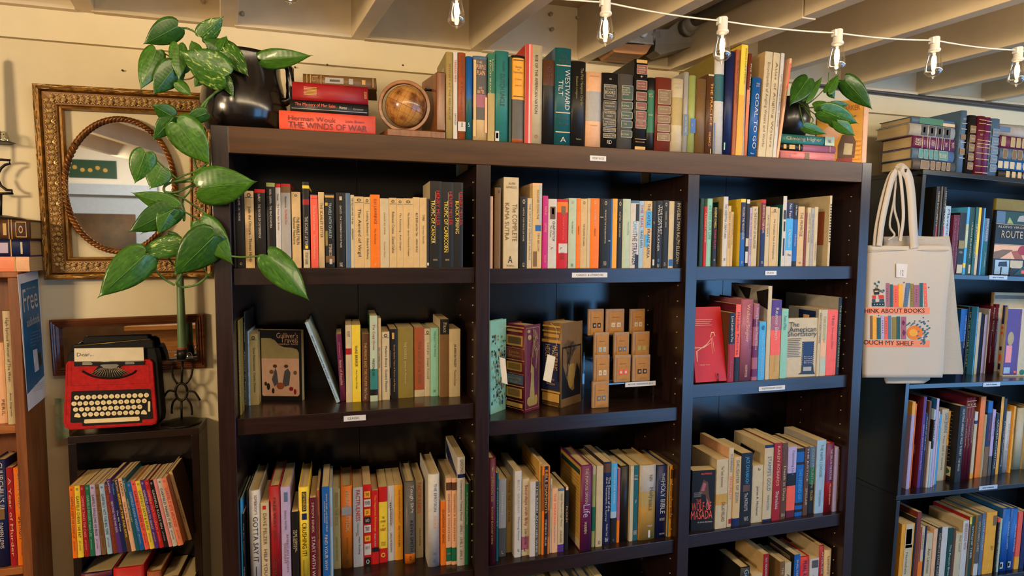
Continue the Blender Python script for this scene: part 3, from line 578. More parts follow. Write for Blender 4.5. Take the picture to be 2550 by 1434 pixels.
# ------------------------------------------------------------------ left bay, lower shelf
BUB = lambda: None
row('the left bay lower shelf', 'books on the left bay lower shelf', Z[2], 560, 1050, 3.735, [
 (128, 160, 728, None, 'p', 'skyblue', [], dict(Y=.02)),
 (163, 196, 858, None, 'p', 'black', [('Tiny Ben Vaughn', .1, .45, .3, .75, 'white'), ('Hardware Tales', .6, .85, .3, .75, 'white')], dict(Y=.018)),
 (198, 240, 640, None, 'h', 'charcoal', [T1('Dark Nights', 'crimson', .05, .4)], dict(Y=.05)),
 (243, 345, 640, None, 'h', 'white', [("SOMEBODY'S", .04, .22, .5, .75, 'black'), ('GOTTA SAY IT', .24, .66, .35, .8, 'black')], dict(Y=.025, marks=((.7, .88, .52, .58, 'black'),))),
 (350, 425, 752, None, 'p', 'cream', [('DAVE PELZER', .11, .44, .3, .7, 'umber'), ('HELP YOURSELF', .49, .92, .3, .7, 'brown')], dict(Y=.025, marks=((.03, .07, .25, .65, 'red'),))),
 (430, 530, 600, None, 'h', 'crimson', [('FREE WAY INC', .1, .5, .35, .6, 'brown'), ('GIDDENS', .65, .85, .35, .6, 'brown')], dict(Y=.028)),
 (537, 622, 605, None, 'p', 'lavender', [('Edited by WATERS', .22, .4, .3, .6, 'darkgrey'), ('AMERICAN INDIAN', .44, .8, .55, .75, 'umber'), ('THOUGHT', .52, .72, .25, .5, 'umber')], dict(Y=.03, marks=((.05, .14, .35, .75, 'slate'),))),
 (632, 695, 838, None, 'p', 'black', [('THE DENIAL', .22, .5, .5, .8, 'cream'), ('OF DEATH', .22, .45, .2, .45, 'cream')], dict(Y=.028)),
 (700, 795, 610, None, 'h', 'yellow', [('GARY VAYNERCHUK', .05, .22, .4, .68, 'yellow'), ('CRUSHING IT!', .34, .66, .3, .75, 'black'), ('Great entrepreneurs build business', .7, .9, .3, .5, 'black')], dict(Y=.03, marks=((.04, .23, .33, .75, 'black'), (.25, .31, .3, .78, 'navy')))),
 (802, 862, 706, None, 'p', 'maroon', [('SIMON SINEK', .05, .38, .3, .65, 'cream'), ('START WITH WHY', .42, .94, .25, .75, 'white')], dict(Y=.03, side='cream', bands=((.98, 1, 'white'),))),
 (866, 892, 640, None, 'p', 'rust', [('GENIUS FACTOR', .25, .5, .3, .7, 'black'), ('TORRANCE', .6, .8, .3, .7, 'brown')], dict(Y=.035)),
 (915, 980, 604, None, 'p', 'blue', [('SIMON SINEK with DAVID MEAD', .07, .45, .55, .75, 'white'), ('and PETER DOCKER', .14, .36, .28, .45, 'white'), ('FIND YOUR WHY', .48, .84, .3, .72, 'white')], dict(Y=.035, side='cream', bands=((.9, 1, 'white'),))),
 (983, 1008, 614, None, 'p', 'paleblue', [('QUY THAY', .2, .4, .3, .75, 'coral')], dict(Y=.04)),
 (1010, 1080, 624, 1368, 'p', 'khaki', [('FEEDING THE SOUL', .05, .46, .3, .7, 'olive'), ('MARTIN MORRIS', .6, .9, .35, .6, 'olive')]),
 (1085, 1193, 600, 1362, 'h', 'orange', [('MADE to STICK', .05, .55, .42, .72, 'cream'), ('Chip Heath & Dan Heath', .62, .82, .42, .62, 'brown'), ('h:R', .9, .96, .42, .65, 'brown')], dict(marks=((.25, .35, .1, .92, 'grey'),))),
 (1198, 1289, 612, 1350, 'p', 'white', [('FACTFULNESS', .03, .42, .3, .72, 'red'), ('Hans Rosling', .62, .84, .5, .7, 'charcoal'), ('Ten reasons we are wrong about the world', .44, .6, .35, .6, 'darkgrey')], dict(marks=((.56, .61, .3, .35, 'red'),))),
 (1291, 1369, 585, 1335, 'p', 'red', [('h:THE', .1, .14, .3, .7, 'black'), ('h:POWER', .2, .25, .2, .8, 'black'), ('h:OF', .32, .36, .35, .65, 'black'), ('h:BAD', .42, .46, .28, .72, 'white'), ('h:TIERNEY', .52, .57, .25, .75, 'black'), ('h:AND', .65, .68, .3, .7, 'black'), ('h:ROY F.', .76, .8, .25, .75, 'black'), ('h:o', .92, .98, .3, .7, 'white')],
   dict(marks=((.08, .16, .15, .85, 'amber'), (.18, .27, .1, .9, 'white'), (.3, .38, .15, .85, 'amber'), (.4, .48, .12, .88, 'black'), (.5, .59, .1, .9, 'white'), (.63, .7, .15, .85, 'amber'), (.73, .87, .1, .9, 'white'), (.9, 1, .12, .88, 'black')), desc='red paperback with white, amber and black word bubbles')),
 (1372, 1432, 640, 1325, 'p', 'red', [('The Happiness Advantage', .06, .55, .3, .7, 'amber'), ('Shawn Achor', .58, .76, .35, .62, 'white')], dict(marks=((.77, .83, 0, 1, 'black'),))),
 (1435, 1513, 604, 1310, 'p', 'yellow', [('h:THE', .39, .42, .35, .65, 'black'), ('h:POWER', .44, .47, .2, .8, 'black'), ('h:OF', .5, .52, .38, .62, 'black'), ('h:HABIT', .54, .58, .15, .85, 'crimson'), ('h:CHARLES', .72, .745, .2, .8, 'umber'), ('h:DUHIGG', .75, .775, .22, .78, 'umber'), ('h:o', .86, .93, .25, .75, 'yellow')], dict(bands=((0, .2, 'red'), (.81, 1, 'red')), desc='yellow paperback with red head and foot bands')),
 (1515, 1581, 595, 1293, 'p', 'white', [('essentialism', .22, .52, .35, .62, 'black'), ('GREG MCKEOWN', .62, .88, .35, .62, 'darkgrey')], dict(marks=((.18, .6, .45, .47, 'black'), (.14, .55, .6, .62, 'black'), (.3, .5, .75, .78, 'black'), (.1, .3, .25, .27, 'black')), desc='white paperback with black scribbles across the title')),
 (1583, 1656, 588, 1285, 'p', 'amber', [('THE HAPPINESS PROJECT', .06, .5, .42, .66, 'umber'), ('GRETCHEN RUBIN', .54, .82, .42, .66, 'umber')]),
 (1678, 1772, 560, 1320, 'h', 'darkgrey', [('Tough Sh*t', .04, .38, .45, .85, 'white'), ('KEVIN SMITH', .47, .85, .5, .8, 'black'), ('h:o', .9, .96, .42, .6, 'black')], dict(bands=((.88, 1, 'orange'),), marks=(), desc='grey hardcover with white title and orange foot')),
 (1776, 1846, 545, 1265, 'p', 'cream', [('FACTFULNESS', .03, .42, .25, .7, 'coral'), ('Hans Rosling', .62, .84, .45, .65, 'charcoal')], dict(desc='cream paperback with coral lettering')),
 (1893, 1998, 490, 1350, 'h', 'white', [('THE EMOTION', .1, .4, .48, .74, 'slate'), ('CODE', .44, .58, .48, .74, 'peach'), ('Dr. Bradley Nelson', .84, .87, .3, .8, 'slate'), ('h:@', .91, .96, .4, .7, 'slate')], dict(side='white', desc='thick white hardcover with slate and peach lettering')),
 (2008, 2056, 745, 1335, 'p', 'orange', [('GUARDIANS OF BEING', .12, .65, .3, .7, 'brown')]),
 (2058, 2109, 525, 1330, 'p', 'peach', [('OPENING A MOUNTAIN', .18, .72, .35, .62, 'umber'), ('h:KOANS', .86, .88, .2, .8, 'gold')], dict(side='cream', bands=((.05, .14, 'brown'), (.8, .96, 'green')))),
 (2111, 2156, 525, 1330, 'p', 'peach', [('OPENING A MOUNTAIN', .18, .72, .35, .62, 'umber')], dict(bands=((.05, .14, 'brown'), (.8, .96, 'green')))),
 (2161, 2231, 330, 1338, 'p', 'white', [('QIGONG', .02, .15, .3, .75, 'darkgrey'), ('Comprehensive Training Manual', .21, .58, .3, .65, 'darkgrey'), ('LEVEL 1   LEVEL 2   LEVEL 3', .62, .94, .35, .65, 'darkgrey')],
   dict(bands=((.155, .19, 'navy'),), side='white', art=lambda h, d: [('navy', [(.01, h*.84), (.01, h*.68), (d*.97, h*.84), (d*.97, h*.97)])], desc='tall white manual with navy cover panel')),
 (2235, 2267, 580, 1330, 'p', 'green', [T1('A Spiritual Journey', 'cream', .1, .5)]),
 (2271, 2300, 545, 1320, 'p', 'charcoal', []),
], lim=.018)
# ------------------------------------------------------------------ middle bay, upper shelf
Z = SZ[1]
row('the middle bay top shelf', 'paperbacks on the middle bay upper shelf', Z[0], 1200, 400, 4.481, [
 (88, 120, 398, None, 'p', 'peach', []),
 (140, 207, 300, None, 'p', 'umber', [('h:i', .03, .07, .6, .75, 'black')]),
 (240, 404, 186, None, 'p', 'cream', [('h:ALAIN', .055, .08, .3, .75, 'umber'), ('h:DANIELOU', .095, .12, .15, .85, 'umber'), ('The COMPLETE', .29, .7, .58, .9, 'umber'), ('KAMA SUTRA', .28, .69, .08, .36, 'umber'), ('h:A', .86, .94, .3, .6, 'black'), ('h:Park Street Press', .955, .98, .2, .7, 'umber')], dict(desc='thick tall cream paperback')),
 (420, 498, 402, None, 'p', 'charcoal', [('SARTRE  PORTRAITS OF HOPE', .15, .62, .4, .6, 'cream'), ('h:o', .03, .1, .35, .7, 'cream'), ('h:GS', .92, .98, .4, .7, 'cream')]),
 (503, 553, 418, None, 'p', 'cream', [('THE CASTLE OF OTRANTO WALPOLE', .08, .88, .35, .7, 'umber')]),
 (560, 664, 250, None, 'p', 'tan', [('FAULKNER DOWN THE', .08, .42, .45, .65, 'umber'), ('TEN BELOW', .58, .8, .55, .75, 'umber')], dict(bands=((.0, .03, 'peach'),), marks=((.49, .56, .3, .9, 'blue'), (.02, .47, .72, .9, 'paleblue'), (.8, .98, .1, .5, 'umber')), desc='worn tan paperback in a shiny plastic jacket')),
 (674, 731, 392, None, 'p', 'magenta', [('THE PLAY', .14, .27, .3, .75, 'pink'), ('GENRE', .37, .5, .3, .75, 'pink'), ('PENGUIN', .82, .92, .35, .65, 'pink')]),
 (735, 829, 428, None, 'p', 'white', [('CHAIM POTOK', .32, .61, .5, .78, 'black'), ('The Chosen', .38, .55, .22, .42, 'black'), ('L', .7, .73, .35, .6, 'black')], dict(marks=((.11, .29, .2, .82, 'brown'), (.13, .22, .4, .66, 'peach')), desc='white paperback with a small portrait photo')),
 (832, 952, 430, None, 'p', 'red', [('CHAIM POTOK', .22, .6, .5, .68, 'coral'), ('L', .7, .73, .3, .5, 'black'), ('IN THE', .77, .87, .3, .7, 'brown')], dict(bands=((.0, .04, 'red'), (.04, .19, 'orange')), marks=((.1, .22, .38, .78, 'umber'), (.64, .78, .16, .98, 'white')), desc='red paperback with white call number sticker')),
 (962, 1046, 418, None, 'p', 'palegreen', [('The Golden Bowl', .33, .5, .4, .58, 'darkgreen'), ('h:o', .03, .08, .35, .65, 'grey'), ('h:SHAW', .93, .98, .35, .65, 'darkgreen')]),
 (1048, 1094, 418, None, 'p', 'orange', [('MURIEL SPARK', .2, .38, .35, .65, 'cream'), ('MEMENTO', .4, .52, .35, .65, 'black')]),
 (1096, 1167, 425, None, 'p', 'tan', [('THE PILGRIMS PROGRESS', .36, .68, .4, .6, 'black'), ('h:o', .03, .08, .35, .65, 'umber')]),
 (1170, 1203, 420, None, 'p', 'cream', []),
 (1205, 1302, 420, None, 'p', 'orange', [('SOMEBODY', .16, .4, .38, .58, 'cream'), ('WHARTON', .43, .54, .4, .56, 'black'), ('h:o', .03, .08, .35, .6, 'cream')]),
 (1310, 1427, 425, None, 'p', 'charcoal', [('PROPHECIES THE WOLVERHAMPTON', .16, .64, .42, .56, 'cream'), ('h:o', .03, .09, .38, .62, 'cream'), ('h:PENGUIN', .9, .96, .38, .65, 'cream')], dict(marks=((.26, .27, 0, .3, 'white'), (.6, .61, .8, 1, 'white')))),
 (1429, 1448, 430, None, 'p', 'blue', []),
 (1450, 1501, 425, None, 'p', 'amber', [('LOIS BORG', .05, .2, .3, .65, 'cream')]),
 (1503, 1552, 428, None, 'p', 'charcoal', [('AUSTEN', .18, .32, .35, .65, 'cream'), ('DANIEL DERONDA', .35, .55, .35, .65, 'cream'), ('h:o', .03, .1, .3, .75, 'cream')]),
 (1562, 1647, 428, None, 'p', 'palegreen', [('Tennessee Rising', .33, .52, .6, .78, 'darkgreen')], dict(side='khaki')),
 (1649, 1742, 445, None, 'p', 'white', [('CAMUS', .3, .48, .3, .75, 'skyblue'), ('THE STRANGER', .48, .96, .25, .8, 'navy')], dict(bands=((0, .04, 'slate'),), marks=((.05, .3, .6, 1, 'black'), (.8, 1, .6, 1, 'black')))),
 (1745, 1796, 450, None, 'p', 'paleblue', [('THE TRIAL', .05, .4, .3, .8, 'red'), ('FRANZ KAFKA', .44, .7, .3, .75, 'navy')]),
 (1798, 1886, 450, None, 'p', 'tan', [('THE CASTLE', .04, .36, .4, .75, 'navy'), ('FRANZ KAFKA', .42, .85, .4, .75, 'navy')], dict(marks=((.15, .4, .2, .95, 'skyblue'), (.5, .68, .1, .6, 'skyblue')), desc='tan paperback with blue wash and navy lettering')),
 (1888, 1929, 450, None, 'p', 'black', [('h:v', .3, .35, .3, .6, 'cream')], dict(marks=((.87, .96, .3, .8, 'white'),))),
 (1932, 2002, 446, None, 'p', 'black', [('THE HAMLET', .08, .5, .62, .92, 'white'), ('WILLIAM FAULKNER', .06, .75, .25, .55, 'white'), ('h:U', .94, .99, .3, .6, 'white'), ('h:o', .86, .91, .35, .6, 'skyblue')]),
 (2006, 2070, 442, None, 'p', 'charcoal', [('TURGENEV - SMOKE', .16, .4, .4, .6, 'cream'), ('h:o', .03, .09, .35, .65, 'cream'), ('h:EV', .92, .97, .35, .65, 'cream')]),
 (2076, 2132, 452, None, 'p', 'cream', [], dict(marks=((.87, .97, .1, .9, 'blue'),), side='darkgrey')),
 (2136, 2218, 452, None, 'p', 'black', [('INVISIBLE MAN RALPH ELLISON', .03, .9, .3, .75, 'cream'), ('h:o', .91, .94, .4, .6, 'gold')]),
], Y0=.022)
row('the middle bay lower shelf', 'books on the middle bay lower shelf', Z[2], 1200, 1060, 3.834, [
 (64, 131, 312, None, 'h', 'maroon', [('EXPERIENCING GOD', .17, .4, .3, .6, 'gold'), ('BLACKABY BLACKABY & KING', .45, .8, .35, .6, 'gold'), ('h:f', .08, .12, .4, .6, 'cream')], dict(Y=.02)),
 (134, 156, 452, None, 'p', 'teal', [T1('Touchstones', 'cream', .15, .6)], dict(Y=.035)),
 (160, 229, 510, 1250, 'p', 'grey', [('Uninvited', .17, .45, .3, .65, 'white'), ('h:L', .92, .96, .4, .65, 'white')], dict(bands=((.63, 1, 'darkgrey'),))),
 (231, 280, 488, 1210, 'p', 'khaki', [T1('PRAYER THE LOST MUNK', 'umber', .05, .6)]),
 (292, 373, 435, 1258, 'p', 'white', [('BILLY GRAHAM', .1, .48, .4, .7, 'grey'), ('Nearing Home', .53, .8, .4, .75, 'slate'), ('h:L', .9, .93, .5, .75, 'black')], dict(side='white')),
 (379, 446, 508, 1240, 'p', 'cream', [('Saturdays with Billy', .08, .61, .3, .75, 'crimson'), ('DON WILTON', .65, .85, .4, .65, 'charcoal'), ('h:L', .9, .94, .35, .65, 'black')], dict(bands=((.75, .92, 'mauve'),), desc='cream paperback with crimson lettering and mauve foot')),
 (453, 536, 535, 1248, 'p', 'white', [('THE RABBI AND HIS WIFE', .05, .95, .7, .9, 'white')], dict(marks=((0, 1, .62, 1, 'darkgrey'), (.05, .2, .75, .87, 'white'), (.4, .6, .75, .87, 'white'))) ),
 (539, 563, 348, 1230, 'p', 'gold', [('OXFORD BIBLE ATLAS', .02, .28, .3, .75, 'umber')], dict(side='gold', art=lambda h, d: [('umber', [(d*.2, h*.88), (d*.2, h*.865), (d*.8, h*.9), (d*.8, h*.915)]), ('umber', [(d*.15, h*.84), (d*.15, h*.825), (d*.85, h*.86), (d*.85, h*.875)])])),
 (566, 641, 388, 1230, 'p', 'orange', [('BIBLE SNAPSHOTS', .04, .53, .38, .68, 'amber'), ('STEPHEN M. MILLER', .6, .9, .4, .62, 'white')], dict(marks=((0, 1, .28, .78, 'black'), (.1, .5, .05, .2, 'brown'), (.5, .8, .82, .95, 'rust')), side='umber', desc='orange flame patterned paperback with black centre strip')),
 (643, 664, 508, 1215, 'p', 'cream', [T1('CELEBRATION OF DISCIPLINE', 'teal', .08, .4)]),
 (667, 719, 600, 1212, 'p', 'peach', [('THE SPEAKING', .07, .55, .3, .65, 'coral'), ('Trade Classics Series', .55, .85, .35, .6, 'slate')]),
 (723, 780, 600, 1205, 'p', 'cream', [("Hinds' Feet on High Places", .08, .6, .35, .7, 'umber'), ('HURNARD', .66, .85, .35, .65, 'umber')], dict(bands=((0, .04, 'slate'), (.88, 1, 'purple')), side='tan')),
 (786, 823, 585, 1190, 'p', 'black', [('PILGRIM', .3, .55, .3, .7, 'gold')], dict(marks=((0, .05, .2, .8, 'peach'),))),
 (940, 1043, 383, 1197, 'h', 'plum', [('THE PURPOSE DRIVEN', .03, .44, .35, .6, 'cream'), ('Life', .45, .6, .2, .8, 'lavender'), ('WARREN', .65, .79, .3, .55, 'cream')],
   dict(side='plum', art=lambda h, d: [('gold', [(d*.03, h*.98), (d*.03, h*.02), (d*.97, h*.02), (d*.97, h*.98)]), ('darkgreen', [(d*.07, h*.94), (d*.07, h*.88), (d*.95, h*.88), (d*.95, h*.94)]), ('cream', [(d*.03, h*.12), (d*.03, h*.02), (d*.97, h*.02), (d*.97, h*.12)])]+[('umber', [(d*.1, h*(.84-.04*k)), (d*.1, h*(.835-.04*k)), (d*(.9-.1*(k % 3)), h*(.835-.04*k)), (d*(.9-.1*(k % 3)), h*(.84-.04*k))]) for k in range(17)], desc='plum hardcover with a gold back cover panel')),
 (1046, 1076, 388, 1160, 'p', 'lime', [], dict(bands=((.5, .8, 'green'), (0, .1, 'cream')))),
 (1086, 1147, 385, 1155, 'p', 'cream', [('h:o', .92, .97, .35, .7, 'umber')]),
 (1153, 1222, 348, 1130, 'p', 'navy', [('The Essence of the', .18, .6, .6, .9, 'white'), ('Old Testament: A Survey', .18, .72, .2, .5, 'white'), ('Hindson Yates', .75, .9, .4, .65, 'white'), ('h:BH', .92, .97, .3, .7, 'white')], dict(bands=((.02, .13, 'brown'),))),
 (1226, 1280, 360, 1125, 'p', 'skyblue', [('DOWN IN THE RAVINE', .05, .5, .35, .65, 'white'), ('h:O', .94, .97, .4, .6, 'skyblue')], dict(bands=((.68, 1, 'charcoal'), (.6, .68, 'paleblue')))),
 (1284, 1311, 412, 1115, 'p', 'orange', [], dict(bands=((0, .7, 'mauve'),))),
 (1314, 1397, 390, 1105, 'h', 'charcoal', []),
 (1399, 1482, 383, 1100, 'p', 'teal', [('h:Holy', .12, .15, .5, .88, 'white'), ('h:Bible', .16, .19, .5, .88, 'white'), ('h:V', .45, .5, .6, .8, 'white'), ('h:NEWS', .86, .92, .5, .9, 'white')], dict(side='cream', marks=((0, 1, 0, .4, 'cream'),), desc='teal and white paperback')),
 (1500, 1652, 378, 1090, 'h', 'gold', [('NIV', .13, .22, .55, .75, 'umber'), ('Holy', .3, .45, .5, .85, 'darkgrey'), ('BIBLE', .46, .61, .55, .75, 'umber'), ('h:NKJV', .8, .83, .5, .8, 'white')], dict(bands=((0, .35, 'grey'), (.35, .55, 'khaki')), marks=((.87, .97, .55, .68, 'white'),), desc='thick hardcover fading from grey to gold')),
 (1661, 1757, 383, 1070, 'h', 'navy', [('THE', .1, .2, .45, .7, 'white'), ('HOLY BIBLE', .21, .66, .35, .8, 'white'), ('h:NEW CENTURY', .72, .76, .3, .8, 'white'), ('h:NELSON', .93, .95, .3, .8, 'white')]),
 (1768, 1837, 383, 1058, 'p', 'amber', [("Children's BIBLE", .26, .75, .45, .8, 'navy'), ('Dorling', .82, .93, .5, .7, 'umber')], dict(side='tan', marks=((.0, 1, 0, .22, 'teal'), (.05, .18, .45, .9, 'brown')))),
], lim=.018)
# ------------------------------------------------------------------ right bay, upper shelf
Z = SZ[2]
row('the right bay top shelf', 'paperbacks on the right bay upper shelf', Z[0], 1700, 440, 5.121, [
 (206, 250, 275, None, 'p', 'darkgreen', []),
 (256, 294, 380, None, 'p', 'red', [T1('A MONEY HAWK', 'cream', .1, .6)]),
 (296, 358, 278, None, 'p', 'mint', [T1('IN THIS OUR LIFE', 'seagreen', .1, .6)]),
 (365, 424, 392, None, 'p', 'black', [("EUGENE O'NEILL", .0, .35, .3, .75, 'yellow'), ('THREE PLAYS', .37, .7, .3, .75, 'red'), ('h:o', .87, .91, .35, .7, 'cream')], dict(Y=.018)),
 (498, 557, 253, None, 'p', 'white', [T1('THE ORESTEIA CREATURES', 'darkgrey', .1, .6), ('h:o', .88, .92, .35, .65, 'charcoal')], dict(side='khaki', art=lambda h, d: [('darkgreen', [(d*.2, h*.93), (d*.2, h*.04), (d*.85, h*.04), (d*.85, h*.93)]), ('cream', [(d*.3, h*.2), (d*.3, h*.06), (d*.6, h*.06), (d*.6, h*.2)])])),
 (559, 599, 370, None, 'p', 'tan', [T1('ROBERT BROWNING POEMS', 'umber', .1, .7)]),
 (601, 632, 448, None, 'p', 'tan', [T1('SOPHOCLES OEDIPUS CYCLE', 'umber', .05, .6)]),
 (720, 781, 283, None, 'p', 'navy', [T1('MOLIERE THE MISANTHROPE', 'cream', .12, .6), ('h:o', .92, .96, .35, .65, 'cream')], dict(side='yellow', bands=((0, .05, 'yellow'), (.5, 1, 'blue')))),
 (786, 833, 290, None, 'p', 'black', [], dict(marks=((.0, .06, .1, .9, 'white'), (.58, .7, .1, .9, 'cream'), (.78, .95, .1, .8, 'white')))),
 (836, 866, 395, None, 'p', 'lavender', [T1('FAUSTINA POEMS', 'umber', .1, .8)]),
 (869, 937, 380, None, 'p', 'cream', [T1('THE PORTRAIT OF MALAMORE', 'umber', .1, .7), ('h:o', .03, .07, .35, .6, 'umber')]),
 (975, 1036, 290, None, 'p', 'navy', [T1('SEVENTEEN & OTHER PLAYS', 'peach', .08, .5), ('h:o', .92, .96, .35, .65, 'cream')], dict(side='khaki', bands=((0, .05, 'red'), (.05, .45, 'maroon')))),
 (1040, 1091, 380, None, 'p', 'cream', [('FORTY MY HEART IS', .14, .5, .35, .65, 'black')]),
 (1097, 1190, 388, None, 'p', 'tan', [('o', .03, .08, .38, .72, 'black'), ('The Complete Plays of Aristophanes', .2, .88, .38, .66, 'black')], RULE),
 (1192, 1213, 402, None, 'p', 'cream', []),
 (1252, 1301, 246, None, 'p', 'white', [], dict(side='teal', marks=((.2, .33, .2, .8, 'black'), (.36, .5, .3, .7, 'black'), (.6, .85, .3, .7, 'navy')), art=lambda h, d: [('black', [(0, h), (0, h*.88), (d*.98, h*.88), (d*.98, h)])], desc='white study paperback with black and teal cover')),
 (1303, 1388, 328, None, 'p', 'skyblue', [('Othello', .42, .7, .3, .7, 'white'), ('No Fear', .02, .25, .3, .7, 'white'), ('h:5 Minutes', .8, .84, .25, .8, 'black')], dict(bands=((0, .25, 'navy'), (.75, 1, 'white')))),
 (1391, 1447, 335, None, 'p', 'blue', [('Hamlet', .5, .68, .35, .65, 'white'), ('No Fear', .04, .2, .35, .65, 'white')], dict(bands=((0, .26, 'black'), (.92, 1, 'black')))),
 (1450, 1530, 380, None, 'p', 'tan', [T1('THE PRIMROSE', 'umber', .1, .5), ('h:o', .92, .96, .35, .65, 'red')], dict(side='amber')),
 (1532, 1566, 460, None, 'p', 'brick', []),
 (1569, 1612, 392, None, 'p', 'cream', [T1('COMEDIES OF MENANDER', 'umber', .1, .6)]),
 (1615, 1655, 400, None, 'p', 'grey', [T1('THE WRITINGS OF WALLACE', 'slate', .1, .6)]),
 (1658, 1702, 385, None, 'p', 'cream', [T1('Literary Selections', 'umber', .6, .9)]),
 (1843, 1872, 240, None, 'p', 'cream', [], dict(d=.235, side='cream', marks=tuple((.12+.04*k, .14+.04*k, .2, .8, 'charcoal') for k in range(14)), art=lambda h, d: [('rust', [(d*.08, h*.78), (d*.08, h*.3), (d*.4, h*.3), (d*.4, h*.78)]), ('green', [(d*.5, h*.16), (d*.5, h*.06), (d*.66, h*.06), (d*.66, h*.16)])], desc='tall cream workbook with a rusty orange cover block')),
], Y0=.022, maxd=.268)
row('the right bay middle shelf', 'books on the right bay middle shelf', Z[1], 1700, 690, 4.217, [
 (470, 532, 375, 1105, 'p', 'black', [('Love Letters to Poe', .05, .42, .3, .7, 'white'), ('Sorrow', .7, .95, .3, .65, 'mauve')], dict(bands=((.45, 1, 'crimson'),), side='brown')),
 (536, 588, 288, 1100, 'p', 'coral', [T1('Hidden Pictures', 'maroon', .1, .65)], dict(side='maroon', bands=((.68, 1, 'charcoal'),))),
 (595, 722, 235, 1100, 'h', 'mauve', [('Wallace Stegner', .06, .52, .3, .65, 'peach'), ('COLLECTED STORIES', .08, .6, .72, .85, 'plum'), ('RANDOM HOUSE', .8, .95, .4, .6, 'peach')]),
 (725, 779, 280, 1095, 'p', 'mauve', [T1('Young American Fancy Fierce', 'white', .05, .6)], dict(bands=((.2, .3, 'plum'), (.55, .7, 'plum'), (.85, .95, 'plum')))),
 (788, 856, 470, 1085, 'p', 'skyblue', [('The Works of Shakespeare', .18, .95, .3, .7, 'paleblue'), ('h:@', .06, .14, .3, .75, 'navy')]),
 (865, 906, 95, 1080, 'p', 'cream', [], dict(side='grey', art=lambda h, d: [('black', [(d*.0, h*.97), (d*.3, h*.93), (d*.25, h*.8), (0, h*.75)]), ('black', [(d*.45, h*.96), (d*.8, h*.97), (d*.6, h*.85), (d*.5, h*.8)]), ('black', [(d*.75, h*.8), (d*.97, h*.96), (d*.92, h*.7), (d*.8, h*.66)]), ('black', [(d*.3, h*.78), (d*.7, h*.8), (d*.72, h*.6), (d*.45, h*.62)]), ('black', [(d*.7, h*.6), (d*.95, h*.62), (d*.85, h*.45)])], desc='tall cream art book with a black and white cover')),
 (910, 1012, 240, 1070, 'p', 'mauve', [('Reunion Beach', .1, .5, .35, .7, 'white'), ('Stories inspired', .65, .9, .35, .6, 'gold')], dict(bands=((0, .2, 'purple'), (.2, .38, 'mauve'), (.38, .7, 'coral'), (.7, 1, 'gold')), desc='purple to orange shaded paperback')),
 (1018, 1086, 335, 1062, 'p', 'mint', [T1('Poems of Place', 'seagreen', .1, .3)]),
 (1403, 1433, 342, 1046, 'p', 'cream', [('KENTUCKIAN STORIES', .05, .5, .3, .75, 'black')], dict(side='grey', art=lambda h, d: [('navy', [(d*.1, h*.97), (d*.1, h*.7), (d*.65, h*.7), (d*.65, h*.97)]), ('peach', [(d*.3, h*.9), (d*.3, h*.8), (d*.5, h*.8), (d*.5, h*.9)])])),
 (1436, 1496, 345, 1038, 'p', 'cream', [T1('POEMS OF ENCHANTMENT', 'lime', .1, .5)], dict(side='cream', bands=((.45, .7, 'peach'), (.75, .95, 'palegreen')), desc='cream paperback with green and peach floral print')),
 (1498, 1602, 345, 1030, 'p', 'coral', [('TRIO', .08, .24, .4, .62, 'brown'), ('Three stories of Rivers', .26, .6, .45, .6, 'brown')], dict(side='cream')),
 (1605, 1642, 215, 1025, 'p', 'black', [T1('THE COLLECTED AUTHORITATIVE', 'lime', .1, .9)], dict(side='grey', d=.23)),
], lim=.018, maxd=.268)
